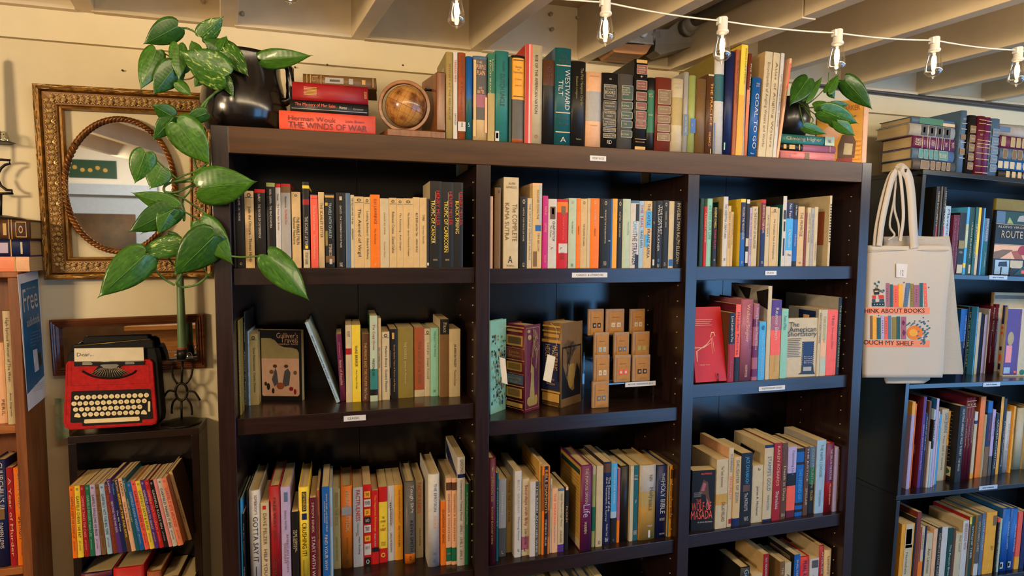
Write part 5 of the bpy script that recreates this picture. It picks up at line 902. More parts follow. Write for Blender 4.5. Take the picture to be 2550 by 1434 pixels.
row(TOPW, 'vintage books standing on the bookcase', z, *g3, [
 (1373, 1428, 125, None, 'h', 'khaki', [('MYSTERY AT THE RED HOUSE', .14, .78, .35, .65, 'umber')], dict(side='olive', art=lambda h, d: [('grey', [(d*.2, h*.86), (d*.2, h*.74), (d*.42, h*.74), (d*.42, h*.86)])])),
 (1431, 1463, 126, None, 'p', 'white', [('TERESAS MEN', .09, .34, .25, .75, 'red'), ('SAVOLDI', .7, .83, .3, .7, 'charcoal')]),
 (1466, 1528, 130, None, 'h', 'rust', [('JOHN BINGHAM', .04, .28, .35, .65, 'brown'), ('A Fragment of Fear', .33, .77, .3, .65, 'brown'), ('h:33', .8, .85, .4, .65, 'black')], dict(marks=((.79, .9, .02, .98, 'white'),))),
 (1531, 1582, 160, None, 'h', 'teal', [('h:5', .79, .84, .3, .6, 'paleblue')], dict(bands=((0, .5, 'blue'),), desc='worn blue cloth hardcover with faded lower half')),
 (1587, 1701, 158, None, 'h', 'darkgrey', [('h:THE', .06, .09, .25, .6, 'peach'), ('h:PURPLE', .1, .155, .22, .85, 'peach'), ('h:PLAIN', .17, .225, .25, .8, 'peach'), ('h:H.E.', .36, .39, .4, .65, 'peach'), ('h:BATES', .4, .44, .3, .75, 'peach')], dict(bands=((0, .03, 'slate'), (.75, 1, 'tan'), (.45, .6, 'mauve')), marks=((.05, .95, .02, .2, 'tan'), (.48, .9, .8, .97, 'peach')), desc='hardcover in a torn grey and tan jacket')),
 (1704, 1758, 136, None, 'p', 'green', [('ROUGH BREAKS', .08, .45, .2, .45, 'cream'), ('Louis', .07, .2, .6, .8, 'cream')], dict(bands=((.45, 1, 'khaki'),))),
 (1761, 1868, 117, None, 'h', 'seagreen', [('McLaughlin', .11, .22, .5, .7, 'darkgreen'), ('DUTCH UNCLE', .25, .6, .35, .7, 'darkgreen')], dict(marks=((.88, .99, .02, .3, 'white'), (.9, .96, .08, .24, 'lime')))),
 (1871, 1889, 160, None, 'p', 'darkgreen', []),
 (1892, 1994, 152, None, 'h', 'charcoal', [('h:Stories', .12, .145, .25, .75, 'umber'), ('h:to', .155, .17, .42, .58, 'umber'), ('h:Remember', .18, .205, .12, .88, 'umber'), ('h:Costain', .26, .28, .25, .75, 'rust'), ('h:Beecroft', .33, .35, .25, .75, 'rust')], dict(bands=((.03, .5, 'amber'), (.5, .95, 'darkgrey'), (.95, 1, 'rust')), marks=((.05, .06, .1, .9, 'brown'), (.46, .47, .1, .9, 'brown')), desc='charcoal hardcover with a wide amber paper label')),
 (1998, 2134, 68, None, 'h', 'cream', [('RISE OF THE AMERICAN NATION', .1, .69, .55, .72, 'charcoal'), ('h:o', .9, .94, .55, .75, 'rust')], dict(side='red', marks=((0, 1, 0, .2, 'red'), (0, 1, .2, .27, 'white'), (0, 1, .27, .38, 'coral')))),
 (2138, 2231, 186, None, 'h', 'charcoal', [('FOUR TEA COW', .08, .3, .3, .75, 'maroon')], dict(bands=((.0, .3, 'brown'),), desc='worn dark brown hardcover')),
 (2234, 2360, 92, None, 'h', 'slate', [('h:NEIL', .07, .1, .3, .7, 'darkgreen'), ('h:MORGAN', .12, .16, .2, .85, 'darkgreen'), ('WESTWARD', .22, .63, .6, .9, 'white'), ('TILT', .33, .49, .2, .48, 'white'), ('h:The American', .7, .73, .2, .85, 'darkgreen'), ('h:West Today', .76, .79, .2, .85, 'darkgreen'), ('h:A', .91, .96, .35, .7, 'white')], dict(side='slate', bands=((0, 1, 'teal'),), marks=((.175, .185, .05, .95, 'cream'), (.655, .665, .05, .95, 'cream'), (.855, .865, .05, .95, 'cream')), desc='tall teal hardcover with large white lettering')),
 (2364, 2476, 198, None, 'h', 'charcoal', [('The First Hampton Charter', .08, .52, .55, .8, 'olive'), ('Elizabeth Livingston', .18, .44, .25, .42, 'olive'), ('h:Pantheon', .9, .92, .35, .7, 'olive')]),
], Y0=.012)
g4 = (1420, 90, 3.269); Z4 = z
row(TOPW, 'vintage books standing on the bookcase', z, *g4, [
 (126, 249, 290, None, 'h', 'peach', [('h:CRISIS NOTES', .05, .065, .2, .8, 'rust'), ('h:WALLACE', .7, .715, .25, .75, 'umber')], dict(bands=((.255, .65, 'grey'),), desc='peach hardcover with a wide grey band')),
 (252, 379, 298, None, 'h', 'black', [('h:READERS DIGEST', .17, .195, .15, .85, 'cream'), ('h:Condensed', .205, .225, .25, .75, 'cream'), ('h:BOOKS', .235, .28, .18, .82, 'cream'), ('h:Volume 2', .29, .31, .25, .75, 'cream'), ('h:ESCAPE', .39, .41, .2, .8, 'cream'), ('h:HARBOUR', .43, .45, .2, .8, 'cream'), ('h:THE FOREVER', .52, .54, .15, .85, 'cream'), ('h:HEART', .56, .58, .3, .7, 'cream'), ('h:THE HAND', .64, .66, .2, .8, 'cream'), ('h:AND THE BOOK', .67, .69, .15, .85, 'cream'), ('h:ITS REFLECTION', .74, .76, .15, .85, 'cream'), ('h:THE BLACK FOX', .82, .84, .15, .85, 'cream'), ('h:RD', .89, .94, .35, .65, 'cream'), ('h:*', .07, .11, .42, .58, 'cream')], dict(marks=RDm('black', ((.155, .35), (.37, .49), (.505, .61), (.62, .71), (.725, .78), (.8, .86))), desc='black hardcover with cream outlined title boxes')),
 (382, 503, 308, None, 'h', 'darkgrey', [('h:READERS', .17, .19, .25, .75, 'cream'), ('h:DIGEST', .2, .22, .25, .75, 'cream'), ('h:CONDENSED', .23, .25, .2, .8, 'cream'), ('h:BOOKS', .26, .28, .3, .7, 'cream'), ('h:A FALL', .41, .43, .25, .75, 'cream'), ('h:THE SWINGS', .54, .56, .25, .75, 'cream'), ('h:TO', .65, .67, .4, .6, 'cream'), ('h:BIG STORY', .79, .81, .25, .75, 'cream')], dict(marks=tuple((a, b, .22, .98, 'darkgreen', 'cream') for a, b in ((.15, .34), (.37, .46), (.5, .59), (.62, .71), (.75, .84))), desc='grey hardcover with dark green title boxes')),
 (513, 620, 185, None, 'h', 'black', [('h:READERS', .085, .1, .25, .75, 'cream'), ('h:CONDENSED', .11, .125, .2, .8, 'cream'), ('h:BOOKS', .135, .15, .3, .7, 'cream'), ('h:+', .18, .21, .4, .6, 'cream'), ('h:Sword Of', .26, .275, .25, .75, 'cream'), ('h:Your House', .29, .305, .2, .8, 'cream'), ('h:The Land of', .4, .415, .2, .8, 'cream'), ('h:Nevada', .43, .445, .3, .7, 'cream'), ('h:The Hunter', .52, .535, .2, .8, 'cream'), ('h:Nights', .59, .605, .3, .7, 'cream'), ('h:Living', .62, .635, .3, .7, 'cream'), ('h:Time', .69, .705, .35, .65, 'cream'), ('h:and Chance', .72, .735, .2, .8, 'cream'), ('h:Newsweek', .9, .915, .15, .85, 'gold')], dict(side='black', marks=tuple((a, b, .13, .93, 'brick', 'cream') for a, b in ((.065, .165), (.235, .335), (.36, .455), (.475, .55), (.57, .67), (.675, .76)))+((.01, .045, .1, .9, 'gold'), (.875, .88, .1, .95, 'gold'), (.96, .995, .1, .9, 'gold')), desc='tall black hardcover with gold bands and brick red title boxes')),
 (622, 682, 336, None, 'h', 'black', [('h:BEST', .22, .24, .1, .6, 'cream'), ('h:SELLER', .25, .27, .1, .7, 'cream'), ('h:CLASSIC', .5, .52, .1, .7, 'cream')], dict(bands=((.17, .75, 'green'),), desc='black hardcover with a green middle label')),
 (689, 812, 335, None, 'h', 'brick', [('h:READERS', .2, .22, .25, .75, 'cream'), ('h:DIGEST', .23, .25, .28, .72, 'cream'), ('h:CONDENSED', .26, .28, .2, .8, 'cream'), ('h:BOOKS', .29, .31, .3, .7, 'cream'), ('h:UP IN THE', .42, .44, .25, .75, 'cream'), ('h:CHINA HOUSE', .55, .57, .2, .8, 'cream'), ('h:Overture', .68, .7, .25, .75, 'cream'), ('h:A LIVING', .78, .8, .25, .75, 'cream'), ('h:STAR', .81, .83, .35, .65, 'cream')], dict(marks=tuple((a, b, .12, .95, 'umber', 'cream') for a, b in ((.165, .36), (.385, .49), (.51, .61), (.63, .73), (.75, .855))), desc='brick red hardcover with brown title boxes')),
 (818, 912, 345, None, 'h', 'cream', [('h:MODERN', .06, .075, .2, .8, 'grey'), ('h:ROUT', .11, .135, .25, .75, 'grey')], dict(bands=((.25, .63, 'khaki'),), desc='cream hardcover with a wide khaki middle band')),
 (915, 951, 290, None, 'h', 'grey', [('ON THE TRAIL', .55, .75, .3, .7, 'cream')], dict(side='grey', marks=((.52, .78, .0, 1, 'slate'),), bands=((0, 1, 'grey'),))),
 (954, 1012, 318, None, 'h', 'lime', [('h:z', .62, .65, .45, .6, 'cream')], dict(marks=((.55, .74, .3, 1, 'blue'),), desc='light green hardcover with a small blue label')),
 (1015, 1096, 345, None, 'h', 'umber', [("h:A", .1, .12, .45, .55, 'brown'), ("h:CHILDS", .15, .17, .2, .8, 'brown'), ("h:CALENDAR", .19, .21, .15, .85, 'brown')]),
 (1100, 1162, 310, None, 'h', 'brown', [('THE PRACTICE', .11, .64, .42, .72, 'amber'), ('DELBANCO', .72, .9, .35, .6, 'amber')], dict(marks=((.0, .02, .1, .8, 'cream'), (.93, 1, .6, .7, 'cream')))),
 (1165, 1243, 150, None, 'h', 'white', [], dict(lean=1184, side='olive', bands=((.19, .46, 'teal'),), marks=((.68, 1, 0, .1, 'blue'),), desc='tall white hardcover with a teal band')),
 (1246, 1313, 118, None, 'h', 'navy', [], dict(lean=1282, side='navy', marks=((.88, .95, 0, .15, 'mint'),))),
 (1316, 1344, 108, None, 'p', 'rust', [T1('BLACK JAPAN', 'brown', .1, .5)], dict(lean=1356)),
 (1347, 1398, 68, None, 'p', 'yellow', [('SONGS FOR A FRIEND', .03, .35, .6, .8, 'brown')], dict(lean=1400, side='yellow', bands=((.45, 1, 'amber'),))),
 (1400, 1412, 240, None, 'p', 'grey', [], dict(lean=1425)),
 (1415, 1440, 140, None, 'h', 'brick', [('FIVE TIMES BLESSED', .1, .5, .5, .85, 'white')], dict(lean=1458, side='brick', bands=((.35, 1, 'salmon'),))),
 (1450, 1520, 335, None, 'h', 'teal', [('h:THE', .07, .09, .35, .75, 'white'), ('h:JERRY', .1, .12, .35, .75, 'white'), ('GOAL TO GO', .2, .9, .35, .75, 'white'), ('h:Putnam', .95, .97, .2, .6, 'white')], dict(lean=1492, bands=((0, 1, 'blue'),))),
 (1530, 1590, 125, None, 'p', 'cream', [T1('Encyclopedia of Angling Waters and Works', 'umber', .1, .9)], dict(lean=1592, side='tan')),
 (1593, 1645, 135, None, 'p', 'cream', [T1('Atlas of Angling Waters', 'umber', .09, .9)], dict(lean=1660, desc='cream paperback with small brown lettering, slightly leaning')),
 (1649, 1676, 138, None, 'p', 'white', [T1('New Writing in South Carolina', 'charcoal', .2, .7)], dict(lean=1722)),
 (1679, 1697, 182, None, 'p', 'peach', [], dict(lean=1790, side='peach', marks=((.05, .3, .1, .8, 'coral'),), desc='thin peach paperback leaning to the right')),
], Y0=.012, maxd=.25)
zst = lying('the stack under the small pot', 'stacked books under the small pot', z, *g4, [
 (1712, 2155, 930, 1003, 'h', 'pink', [('BEEN CHECKED', .0, .3, .6, .8, 'mauve'), ('SPRING', .0, .18, .35, .55, 'mauve'), ('NEAR WOODLAWN', .0, .4, .1, .28, 'mauve')], dict(marks=((.44, .52, .15, .85, 'umber'),), d=.13, rz=0)),
 (1712, 2165, 880, 938, 'h', 'maroon', [], dict(d=.13, bands=((0, .4, 'black'), (.4, 1, 'mauve')), marks=((.05, .1, .2, .8, 'gold'), (.15, .25, .2, .8, 'gold'), (.32, .34, .1, .9, 'gold'), (.88, .89, .1, .9, 'gold')), desc='mauve hardcover lying flat with a black and gilt title end')),
 (1712, 2150, 805, 880, 'h', 'seagreen', [('Climbing Higher', .1, .75, .25, .75, 'cream'), ('NAL', .88, .94, .3, .7, 'darkgreen')], dict(d=.12, marks=((.82, 1, .0, 1, 'palegreen'),))),
], Y=.02)
g = lambda x, y: (1420+x/3.269, 90+y/3.269)
face_book('orange children\'s hardcover facing out behind the small pot, right end of bookcase top', g(2168, 1012), g(2368, 1018), g(2150, 505), ZTOP, .02, 'amber', [('rust', rect(.05, .95, .86, .93)), ('peach', circ(.5, .45, .3, .1)), ('brown', [(.0, .05), (.6, .02), (.62, .3), (.5, .45), (.2, .46), (.02, .3)]), ('cream', [(.28, .12), (.5, .1), (.52, .28), (.3, .3)]), ('peach', circ(.35, .5, .09, .06)), ('black', circ(.3, .55, .12, .045)), ('crimson', rect(.0, .6, .0, .04))]+[('rust', [(.6+.05*(k % 5), .05+.06*(k//5)), (.63+.05*(k % 5), .09+.06*(k//5)), (.64+.05*(k % 5), .085+.06*(k//5))]) for k in range(30)],
  [('DONNA PARKER', .06, .94, .87, .92, 'brown'), ('Takes', .3, .6, .76, .81, 'rust'), ('a Giant Step', .2, .85, .69, .74, 'darkgreen')], hard=True, Y=(.10, .035), d=.13) if False else None
DP = face_book('orange hardcover facing out behind the small plant, at the bookcase top', g(1985, 1000), g(2366, 1018), g(1998, 545), ZTOP, .022, 'amber',
  [('peach', circ(.35, .5, .2, .12)), ('brown', [(.5, .1), (.86, .1), (.88, .35), (.8, .47), (.58, .47), (.5, .3)]), ('cream', [(.62, .16), (.8, .15), (.82, .32), (.64, .34)]), ('peach', circ(.66, .53, .06, .05)), ('black', circ(.62, .57, .09, .045)), ('crimson', rect(.48, .82, .02, .1))]+[('rust', [(.8+.03*(k % 6), .05+.07*(k//6)), (.83+.03*(k % 6), .09+.07*(k//6)), (.835+.03*(k % 6), .08+.07*(k//6))]) for k in range(30)],
  [('DONNA PARKER', .1, .93, .84, .92, 'rust'), ('Mystery at', .55, .86, .72, .77, 'darkgreen'), ('Arawak', .55, .86, .64, .7, 'darkgreen')], hard=True, Y=(.115, .03))
row(TOPW, 'vintage books standing on the bookcase', ZTOP, *g4, [(2372, 2410, 490, None, 'p', 'peach', [], dict(Y=.04, d=.14, desc='peach paperback beyond the orange children book'))])
# ------------------------------------------------------------------ right bookcase (tilted frame)
gT = (2160, 260, 6.538)
def rdig(c, n=5, o='cream'): return tuple((.18+.155*k, .3+.155*k, .12, .9, c, o) for k in range(n))
def rdt(n=5): return [('h:BOOKS' if k == 0 else 'h:TALES', .225+.155*k, .255+.155*k, .25, .78, 'cream') for k in range(n)]
RG = 'bound volumes on the right bookcase'
lying('the stack on the right bookcase', 'stacked volumes on the right bookcase', 0, *gT, [
 (742, 1440, 905, 1075, 'h', 'darkgrey', [], dict(marks=((.17, .36, .08, .9, 'umber', 'cream'), (.4, .5, .1, .9, 'umber', 'cream'), (.53, .63, .1, .9, 'umber', 'cream'), (.66, .75, .1, .9, 'umber', 'cream'), (.78, .86, .1, .9, 'umber', 'cream')), desc='grey hardcover with umber boxes lying flat')),
 (735, 1420, 700, 880, 'h', 'slate', [('h:DIGEST', .64, .8, .3, .7, 'cream')], dict(marks=tuple((a, a+.1, .08, .94, 'seagreen', 'cream') for a in (.14, .26, .38, .5))+((.62, .83, .08, .94, 'seagreen', 'cream'),), desc='slate blue hardcover with sea green boxes lying flat')),
 (752, 1440, 480, 675, 'h', 'plum', [('h:READERS', .04, .18, .2, .8, 'cream'), ('ROSE', .24, .26, .3, .7, 'cream'), ('h:HUNT', .42, .5, .25, .75, 'cream'), ('h:OAK', .74, .8, .3, .7, 'cream'), ('h:LONE', .9, .96, .3, .75, 'cream')], dict(marks=tuple((a, a+.012, .0, 1, 'cream') for a in (.2, .32, .37, .52, .57, .66, .71, .85)), desc='plum hardcover with cream lettering lying flat')),
 (695, 1440, 255, 455, 'h', 'grey', [], dict(marks=tuple((a, a+.13, .1, .9, 'charcoal') for a in (.25, .42, .59, .76))+tuple((a+.04, a+.08, .3, .75, 'cream') for a in (.25, .42, .59, .76)), desc='pale grey hardcover with four charcoal boxes')),
 (730, 1435, 135, 240, 'h', 'slate', [], dict(marks=((.17, .72, .0, 1, 'green'), (.72, 1, 0, .5, 'tan')), desc='slate blue hardcover with green band')),
], fr=RFR, Y=.012, maxd=.23)
row('the right bookcase top', RG, 0, *gT, [
 (1462, 1560, 88, None, 'h', 'slate', [('h:GREAT', .12, .15, .25, .75, 'cream')], dict(marks=((.2, .21, .05, .95, 'cream'), (.29, .3, .05, .95, 'cream'), (.38, .46, .1, .9, 'umber'), (.5, .51, .05, .95, 'cream'), (.6, .7, .1, .9, 'umber', 'gold'), (.75, .76, .05, .95, 'cream')))),
 (1598, 1716, 165, None, 'h', 'charcoal', rdt(5), dict(marks=rdig('umber', 5, 'gold'), desc='charcoal hardcover with gilt outlined boxes')),
 (1740, 1862, 180, None, 'h', 'maroon', [('h:BEST', .3, .33, .3, .7, 'gold')], dict(marks=tuple((a, a+.012, .02, .98, 'gold') for a in (.06, .12, .24, .4, .46, .52, .62, .72, .84, .95)), desc='maroon hardcover crossed by gilt lines')),
 (1866, 1950, 200, None, 'h', 'plum', [], dict(marks=tuple((a, a+.012, .02, .98, 'cream') for a in (.06, .12, .24, .4, .46, .52, .62, .72, .84, .95)), desc='plum hardcover crossed by cream lines')),
 (1960, 2098, 220, None, 'h', 'slate', rdt(5), dict(marks=rdig('slate', 5), desc='slate blue hardcover with cream outlined boxes')),
], fr=RFR, Y0=.012, maxd=.23)
lying('the second stack on the right bookcase', 'stacked volumes at the right edge', 0, *gT, [
 (2130, 3300, 1075, 1215, 'h', 'charcoal', [], dict(marks=tuple((a, a+.05, .1, .9, 'tan') for a in (.1, .18, .26, .34, .42, .5)), desc='charcoal hardcover with tan bars')),
 (2125, 3300, 880, 1045, 'h', 'blue', [], dict(marks=tuple((a, a+.06, .15, .85, 'cream') for a in (.0, .08, .16, .25, .34, .43)), desc='blue hardcover with cream title blocks lying flat')),
 (2160, 3300, 665, 855, 'h', 'slate', [], dict(marks=tuple((a, a+.06, .1, .9, 'umber', 'cream') for a in (.04, .17, .25, .33, .41)), desc='slate blue hardcover with umber title blocks')),
 (2160, 3300, 445, 645, 'h', 'plum', [], dict(marks=tuple((a, a+.06, .1, .9, 'khaki', 'cream') for a in (.02, .15, .23, .31, .39)), desc='plum hardcover with khaki title blocks')),
 (2155, 3300, 240, 415, 'h', 'grey', [], dict(marks=((.0, .15, .3, .8, 'slate'),), desc='plain grey hardcover')),
], fr=RFR, Y=.03, maxd=.23)
g2 = (2300, 430, 5.312); z2 = RZ[0]
row('the right bookcase second shelf', 'books on the right bookcase second shelf', z2, *g2, [
 (88, 130, 175, None, 'p', 'charcoal', [('THREE DOCUMENTS', .05, .45, .4, .85, 'cream')], dict(marks=((.45, .7, .5, .95, 'crimson'), (.7, .95, .5, .95, 'paleblue')), yr=1340, desc='tall charcoal paperback with cream, crimson and pale blue print')),
 (150, 172, 175, None, 'p', 'darkgrey', []),
 (185, 222, 180, None, 'p', 'charcoal', [('HISTORIC TRAILS', .05, .45, .4, .85, 'cream')], dict(marks=((.45, .7, .5, .95, 'crimson'), (.7, .95, .5, .95, 'paleblue')))),
 (225, 295, 435, None, 'p', 'paleblue', [('Maverick', .05, .5, .35, .75, 'plum')]),
 (345, 385, 555, None, 'p', 'maroon', [T1('A TALE OF THE VALLEY', 'mauve', .05, .9)]),
 (386, 422, 555, None, 'p', 'maroon', [T1('THE VALLEY AND BEYOND', 'mauve', .05, .9)]),
 (425, 505, 525, None, 'p', 'black', [('h:MEN', .62, .66, .2, .8, 'grey')], dict(marks=((.84, .98, .05, .95, 'cream'), (.45, .58, .05, .95, 'olive')), desc='black paperback with a cream barcode panel')),
 (515, 548, 450, None, 'p', 'skyblue', [], dict(bands=((.25, .6, 'palegreen'), (.83, .9, 'yellow')))),
 (550, 615, 455, None, 'p', 'darkgreen', [('URBAN BURNING', .22, .75, .4, .65, 'cream')], dict(marks=((.85, .98, .5, .9, 'cream'),))),
 (628, 665, 450, None, 'p', 'teal', [T1('URBAN LEGENDS', 'cream', .25, .75)]),
 (667, 700, 455, None, 'p', 'cream', [], dict(bands=((0, .7, 'yellow'),))),
 (708, 732, 460, None, 'p', 'navy', []),
 (734, 752, 462, None, 'p', 'skyblue', []),
 (755, 815, 600, None, 'p', 'teal', [('APPALACHIAN', .0, .4, .3, .7, 'white'), ('JOHN PARRIS', .6, .85, .35, .6, 'cream')], dict(bands=((0, .4, 'slate'),))),
], fr=RFR, Y0=.02, maxd=.22)
g = lambda x, y: (2300+x/5.312, 430+y/5.312)
def rp(x, y, Y): return g(x, y)
face_book('tall dull green book standing behind the route guide, right bookcase', g(880, 1335), g(1420, 1330), g(873, 330), z2, .012, 'olive', [], [], fr=RFR, Y=(.12, .12))
RGU = face_book('dark travel guide facing out with road photographs and a red dot', g(900, 1338), g(1460, 1330), g(862, 480), z2, .014, 'charcoal',
  [('slate', rect(0, .2, .8, .98)), ('darkgreen', rect(.2, .98, .8, .98)), ('lime', [(.25, .8), (.4, .8), (.3, .9)]), ('grey', [(.48, .84), (.7, .84), (.62, .94), (.52, .92)]), ('cream', rect(0, 1, .785, .792)), ('peach', rect(0, .98, .26, .47)), ('umber', [(0, .26), (.15, .26), (.45, .4), (.2, .4), (0, .36)]), ('rust', [(.5, .26), (.7, .26), (.6, .4), (.4, .38)]), ('cream', rect(0, 1, .475, .482)),
   ('paleblue', rect(.05, .38, .02, .24)), ('charcoal', [(.12, .14), (.34, .14), (.32, .22), (.14, .21)]), ('cream', rect(.4, .7, .12, .24)), ('darkgreen', [(.5, .02), (1, .02), (1, .22), (.75, .18)]), ('coral', rect(.68, 1, .04, .09)), ('crimson', circ(.68, .4, .12, .075))],
  [("ALONG VIRGINIA'S", .04, .86, .73, .765, 'cream'), ('ROUTE 58', .14, .84, .58, .69, 'cream')], fr=RFR, Y=(.05, .05))
t = thing('book_stand', 'small black wire stand in front of the route guide', 'book stand', mw=RF @ Matrix.Translation((rl(*g(985, 1335), Y=.03).x, .03, z2)))
m = MB()
for dx in (0, .045): m.tube(catmull([(dx, .015, .002), (dx, -.005, .002), (dx, -.008, .012), (dx+.004, -.006, .03)], 4), .002, 6)
m.build('wire', mat('141214', .35, name='black_wire'), t, local=True)
g3_ = (2350, 690, 5.12); z3 = RZ[1]
row('the right bookcase third shelf', 'books on the right bookcase third shelf', z3, *g3_, [
 (160, 240, 405, 1235, 'p', 'blue', [('CAROLINA MOUNTAINS', .1, .6, .7, .88, 'white')], dict(bands=((.5, 1, 'navy'),), side='blue')),
 (252, 292, 378, 1235, 'p', 'black', [T1('UP THE WATER BUCKET', 'lime', .08, .9)]),
 (300, 340, 378, 1250, 'p', 'skyblue', [T1('BLUE RIDGE COUNTRY', 'lavender', .08, .7)]),
 (345, 380, 400, 1245, 'p', 'teal', [T1('MOUNTAIN LEGENDS', 'white', .15, .6)]),
 (384, 420, 450, 1238, 'p', 'cream', []),
 (424, 438, 460, 1225, 'p', 'navy', []),
 (442, 462, 475, 1225, 'p', 'charcoal', []),
 (470, 500, 480, 1225, 'p', 'lavender', [], dict(side='darkgrey')),
 (502, 528, 405, 1228, 'p', 'white', [], dict(side='grey')),
 (540, 592, 370, 1215, 'h', 'maroon', [('Silent Story', .02, .38, .4, .85, 'white'), ('THE REUNION', .6, .85, .4, .65, 'cream')]),
 (600, 652, 345, 1210, 'h', 'maroon', [('Silent Story', .05, .4, .3, .75, 'white'), ('THE REUNION', .6, .85, .4, .65, 'cream')]),
 (655, 684, 388, 1200, 'p', 'darkgrey', []),
 (688, 745, 360, 1205, 'p', 'navy', [('Lighthouses', .07, .28, .35, .75, 'amber')], dict(bands=((.28, .32, 'cream'), (.32, .36, 'coral'), (.36, .4, 'cream'), (.4, .44, 'coral'), (.44, .62, 'cream'), (.68, .74, 'cream'), (.74, .84, 'coral'), (.84, .88, 'cream'), (.97, 1, 'cream')), desc='paperback with navy, cream and coral lighthouse stripes')),
], fr=RFR, lim=.012, maxd=.22)
g = lambda x, y: (2350+x/5.12, 690+y/5.12)
face_book('large cream and purple paperback facing out at the right edge', g(750, 1210), g(1075, 1226), g(765, 385), z3, .012, 'cream', [('purple', rect(0, .55, .02, .98)), ('plum', rect(.46, .5, .02, .98)), ('khaki', circ(.2, .55, .12, .1)), ('pink', rect(.06, .28, .2, .45)), ('paleblue', rect(.03, .27, .04, .13)), ('coral', rect(.42, .52, .05, .08)), ('green', circ(.75, .06, .1, .04))], [], fr=RFR, Y=(.07, .055))
face_book('wide cream folder standing behind the purple book at the right edge', g(560, 1200), g(1100, 1200), g(455, 190), z3, .012, 'tan', [('umber', rect(.02, 1, .92, .965))], [], fr=RFR, Y=(.15, .15))
g5 = (2220, 970, 5.515); z4 = RZ[2]
R4 = [
 (200, 243, 172, 1368, 'p', 'lavender', [], dict(bands=((0, .15, 'amber'),))),
 (245, 262, 200, 1350, 'p', 'orange', [], dict(d=.12)),
 (352, 392, 105, 1352, 'p', 'purple', [T1('GREAT SMOKY FAVORITES', 'lavender', .3, .8)], dict(d=.22, side='maroon', art=lambda h, d: [('rust', circ(d*.5, h*.78, d*.25, h*.07)), ('khaki', circ(d*.55, h*.55, d*.25, h*.06)), ('brick', circ(d*.4, h*.25, d*.3, h*.08)), ('mauve', rect(d*.1, d*.9, h*.36, h*.46))], desc='tall purple cookbook with a coloured picture cover')),
 (395, 425, 330, 1345, 'p', 'navy', [T1('PROFILES OF THE RIVER', 'paleblue', .05, .5)]),
 (430, 462, 165, 1345, 'p', 'brown', [], dict(side='brown')),
 (463, 497, 720, 1348, 'p', 'white', []),
 (499, 530, 280, 1348, 'p', 'paleblue', [('DIXIE', .15, .4, .3, .8, 'white')], dict(bands=((.13, .5, 'charcoal'),))),
 (533, 565, 130, 1340, 'p', 'lavender', [], dict(side='blue')),
 (570, 590, 305, 1315, 'p', 'white', [T1('MILKWEED', 'navy', .1, .4)]),
 (592, 615, 345, 1300, 'p', 'skyblue', []),
 (622, 715, 275, 1250, 'p', 'cream', [('DAN JENKINS', .06, .33, .3, .85, 'slate'), ('You call it sports', .36, .85, .35, .65, 'umber')]),
 (718, 745, 300, 1240, 'p', 'amber', [T1('MARATHON', 'black', .1, .4)], dict(bands=((.5, 1, 'umber'),))),
 (865, 945, 232, 1275, 'p', 'black', [('HUNTING AMERICAS WILD TURKEY', .04, .65, .35, .7, 'white'), ('TOBY BRIDGES', .68, .85, .3, .6, 'cream')], dict(side='black', art=lambda h, d: [('grey', rect(d*.15, d*.85, h*(.9-.05*k), h*(.905-.05*k))) for k in range(14)]+[('cream', rect(d*.1, d*.6, h*.06, h*.18)), ('green', circ(d*.25, h*.12, d*.13, h*.045))])),
 (947, 985, 115, 1260, 'h', 'maroon', [('h:41', .07, .1, .2, .8, 'cream'), T1('Heroes of the Great War', 'gold', .25, .6)], dict(marks=((.04, .045, 0, 1, 'cream'), (.11, .115, 0, 1, 'cream')))),
 (986, 1024, 112, 1255, 'h', 'maroon', [('h:42', .07, .1, .2, .8, 'cream'), T1('Sword of the Smoky', 'gold', .25, .6)], dict(marks=((.04, .045, 0, 1, 'cream'), (.11, .115, 0, 1, 'cream')))),
 (1025, 1072, 108, 1245, 'h', 'maroon', [('h:43', .07, .1, .2, .8, 'cream'), T1('Traders of the Ridge', 'gold', .25, .55)], dict(marks=((.04, .045, 0, 1, 'cream'), (.11, .115, 0, 1, 'cream')))),
 (1076, 1118, 310, 1222, 'p', 'cream', [], dict(bands=((0, .13, 'white'), (.13, .18, 'navy'), (.92, 1, 'amber')))),
 (1142, 1210, 102, 1210, 'p', 'orange', [], dict(side='rust')),
 (1213, 1245, 350, 1205, 'p', 'khaki', [T1('SHENANDOAH', 'white', .6, .9)]),
 (1250, 1312, 165, 1195, 'p', 'navy', [('TAR HEEL WINE', .2, .52, .35, .8, 'crimson')], dict(bands=((.0, .15, 'blue'), (.6, 1, 'umber')))),
 (1322, 1362, 280, 1185, 'p', 'lavender', [('Along the Way', .1, .4, .35, .75, 'navy')], dict(bands=((.7, 1, 'darkgrey'),))),
 (1375, 1420, 330, 1175, 'p', 'charcoal', [T1('CAROLINA KITCHEN FOLK', 'white', .1, .9)]),
 (1426, 1465, 105, 1163, 'p', 'amber', [], dict(side='black')),
 (1470, 1510, 130, 1160, 'p', 'black', [T1('Frontier Homecoming', 'white', .3, .9)], dict(side='black')),
 (1520, 1590, 305, 1142, 'h', 'white', [T1('Enchanted ground', 'grey', .2, .9)]),
 (1592, 1635, 235, 1145, 'p', 'amber', [T1('Passages', 'brick', .2, .4)], dict(side='amber')),
 (1672, 1780, 260, 1098, 'h', 'cream', []),
 (1785, 1900, 240, 1095, 'h', 'tan', [])]
row('the right bookcase fourth shelf', 'books on the right bookcase fourth shelf', z4, *g5, R4, fr=RFR, lim=.006, maxd=.228)
g6 = (2200, 1200, 6.128); z5 = RZ[3]
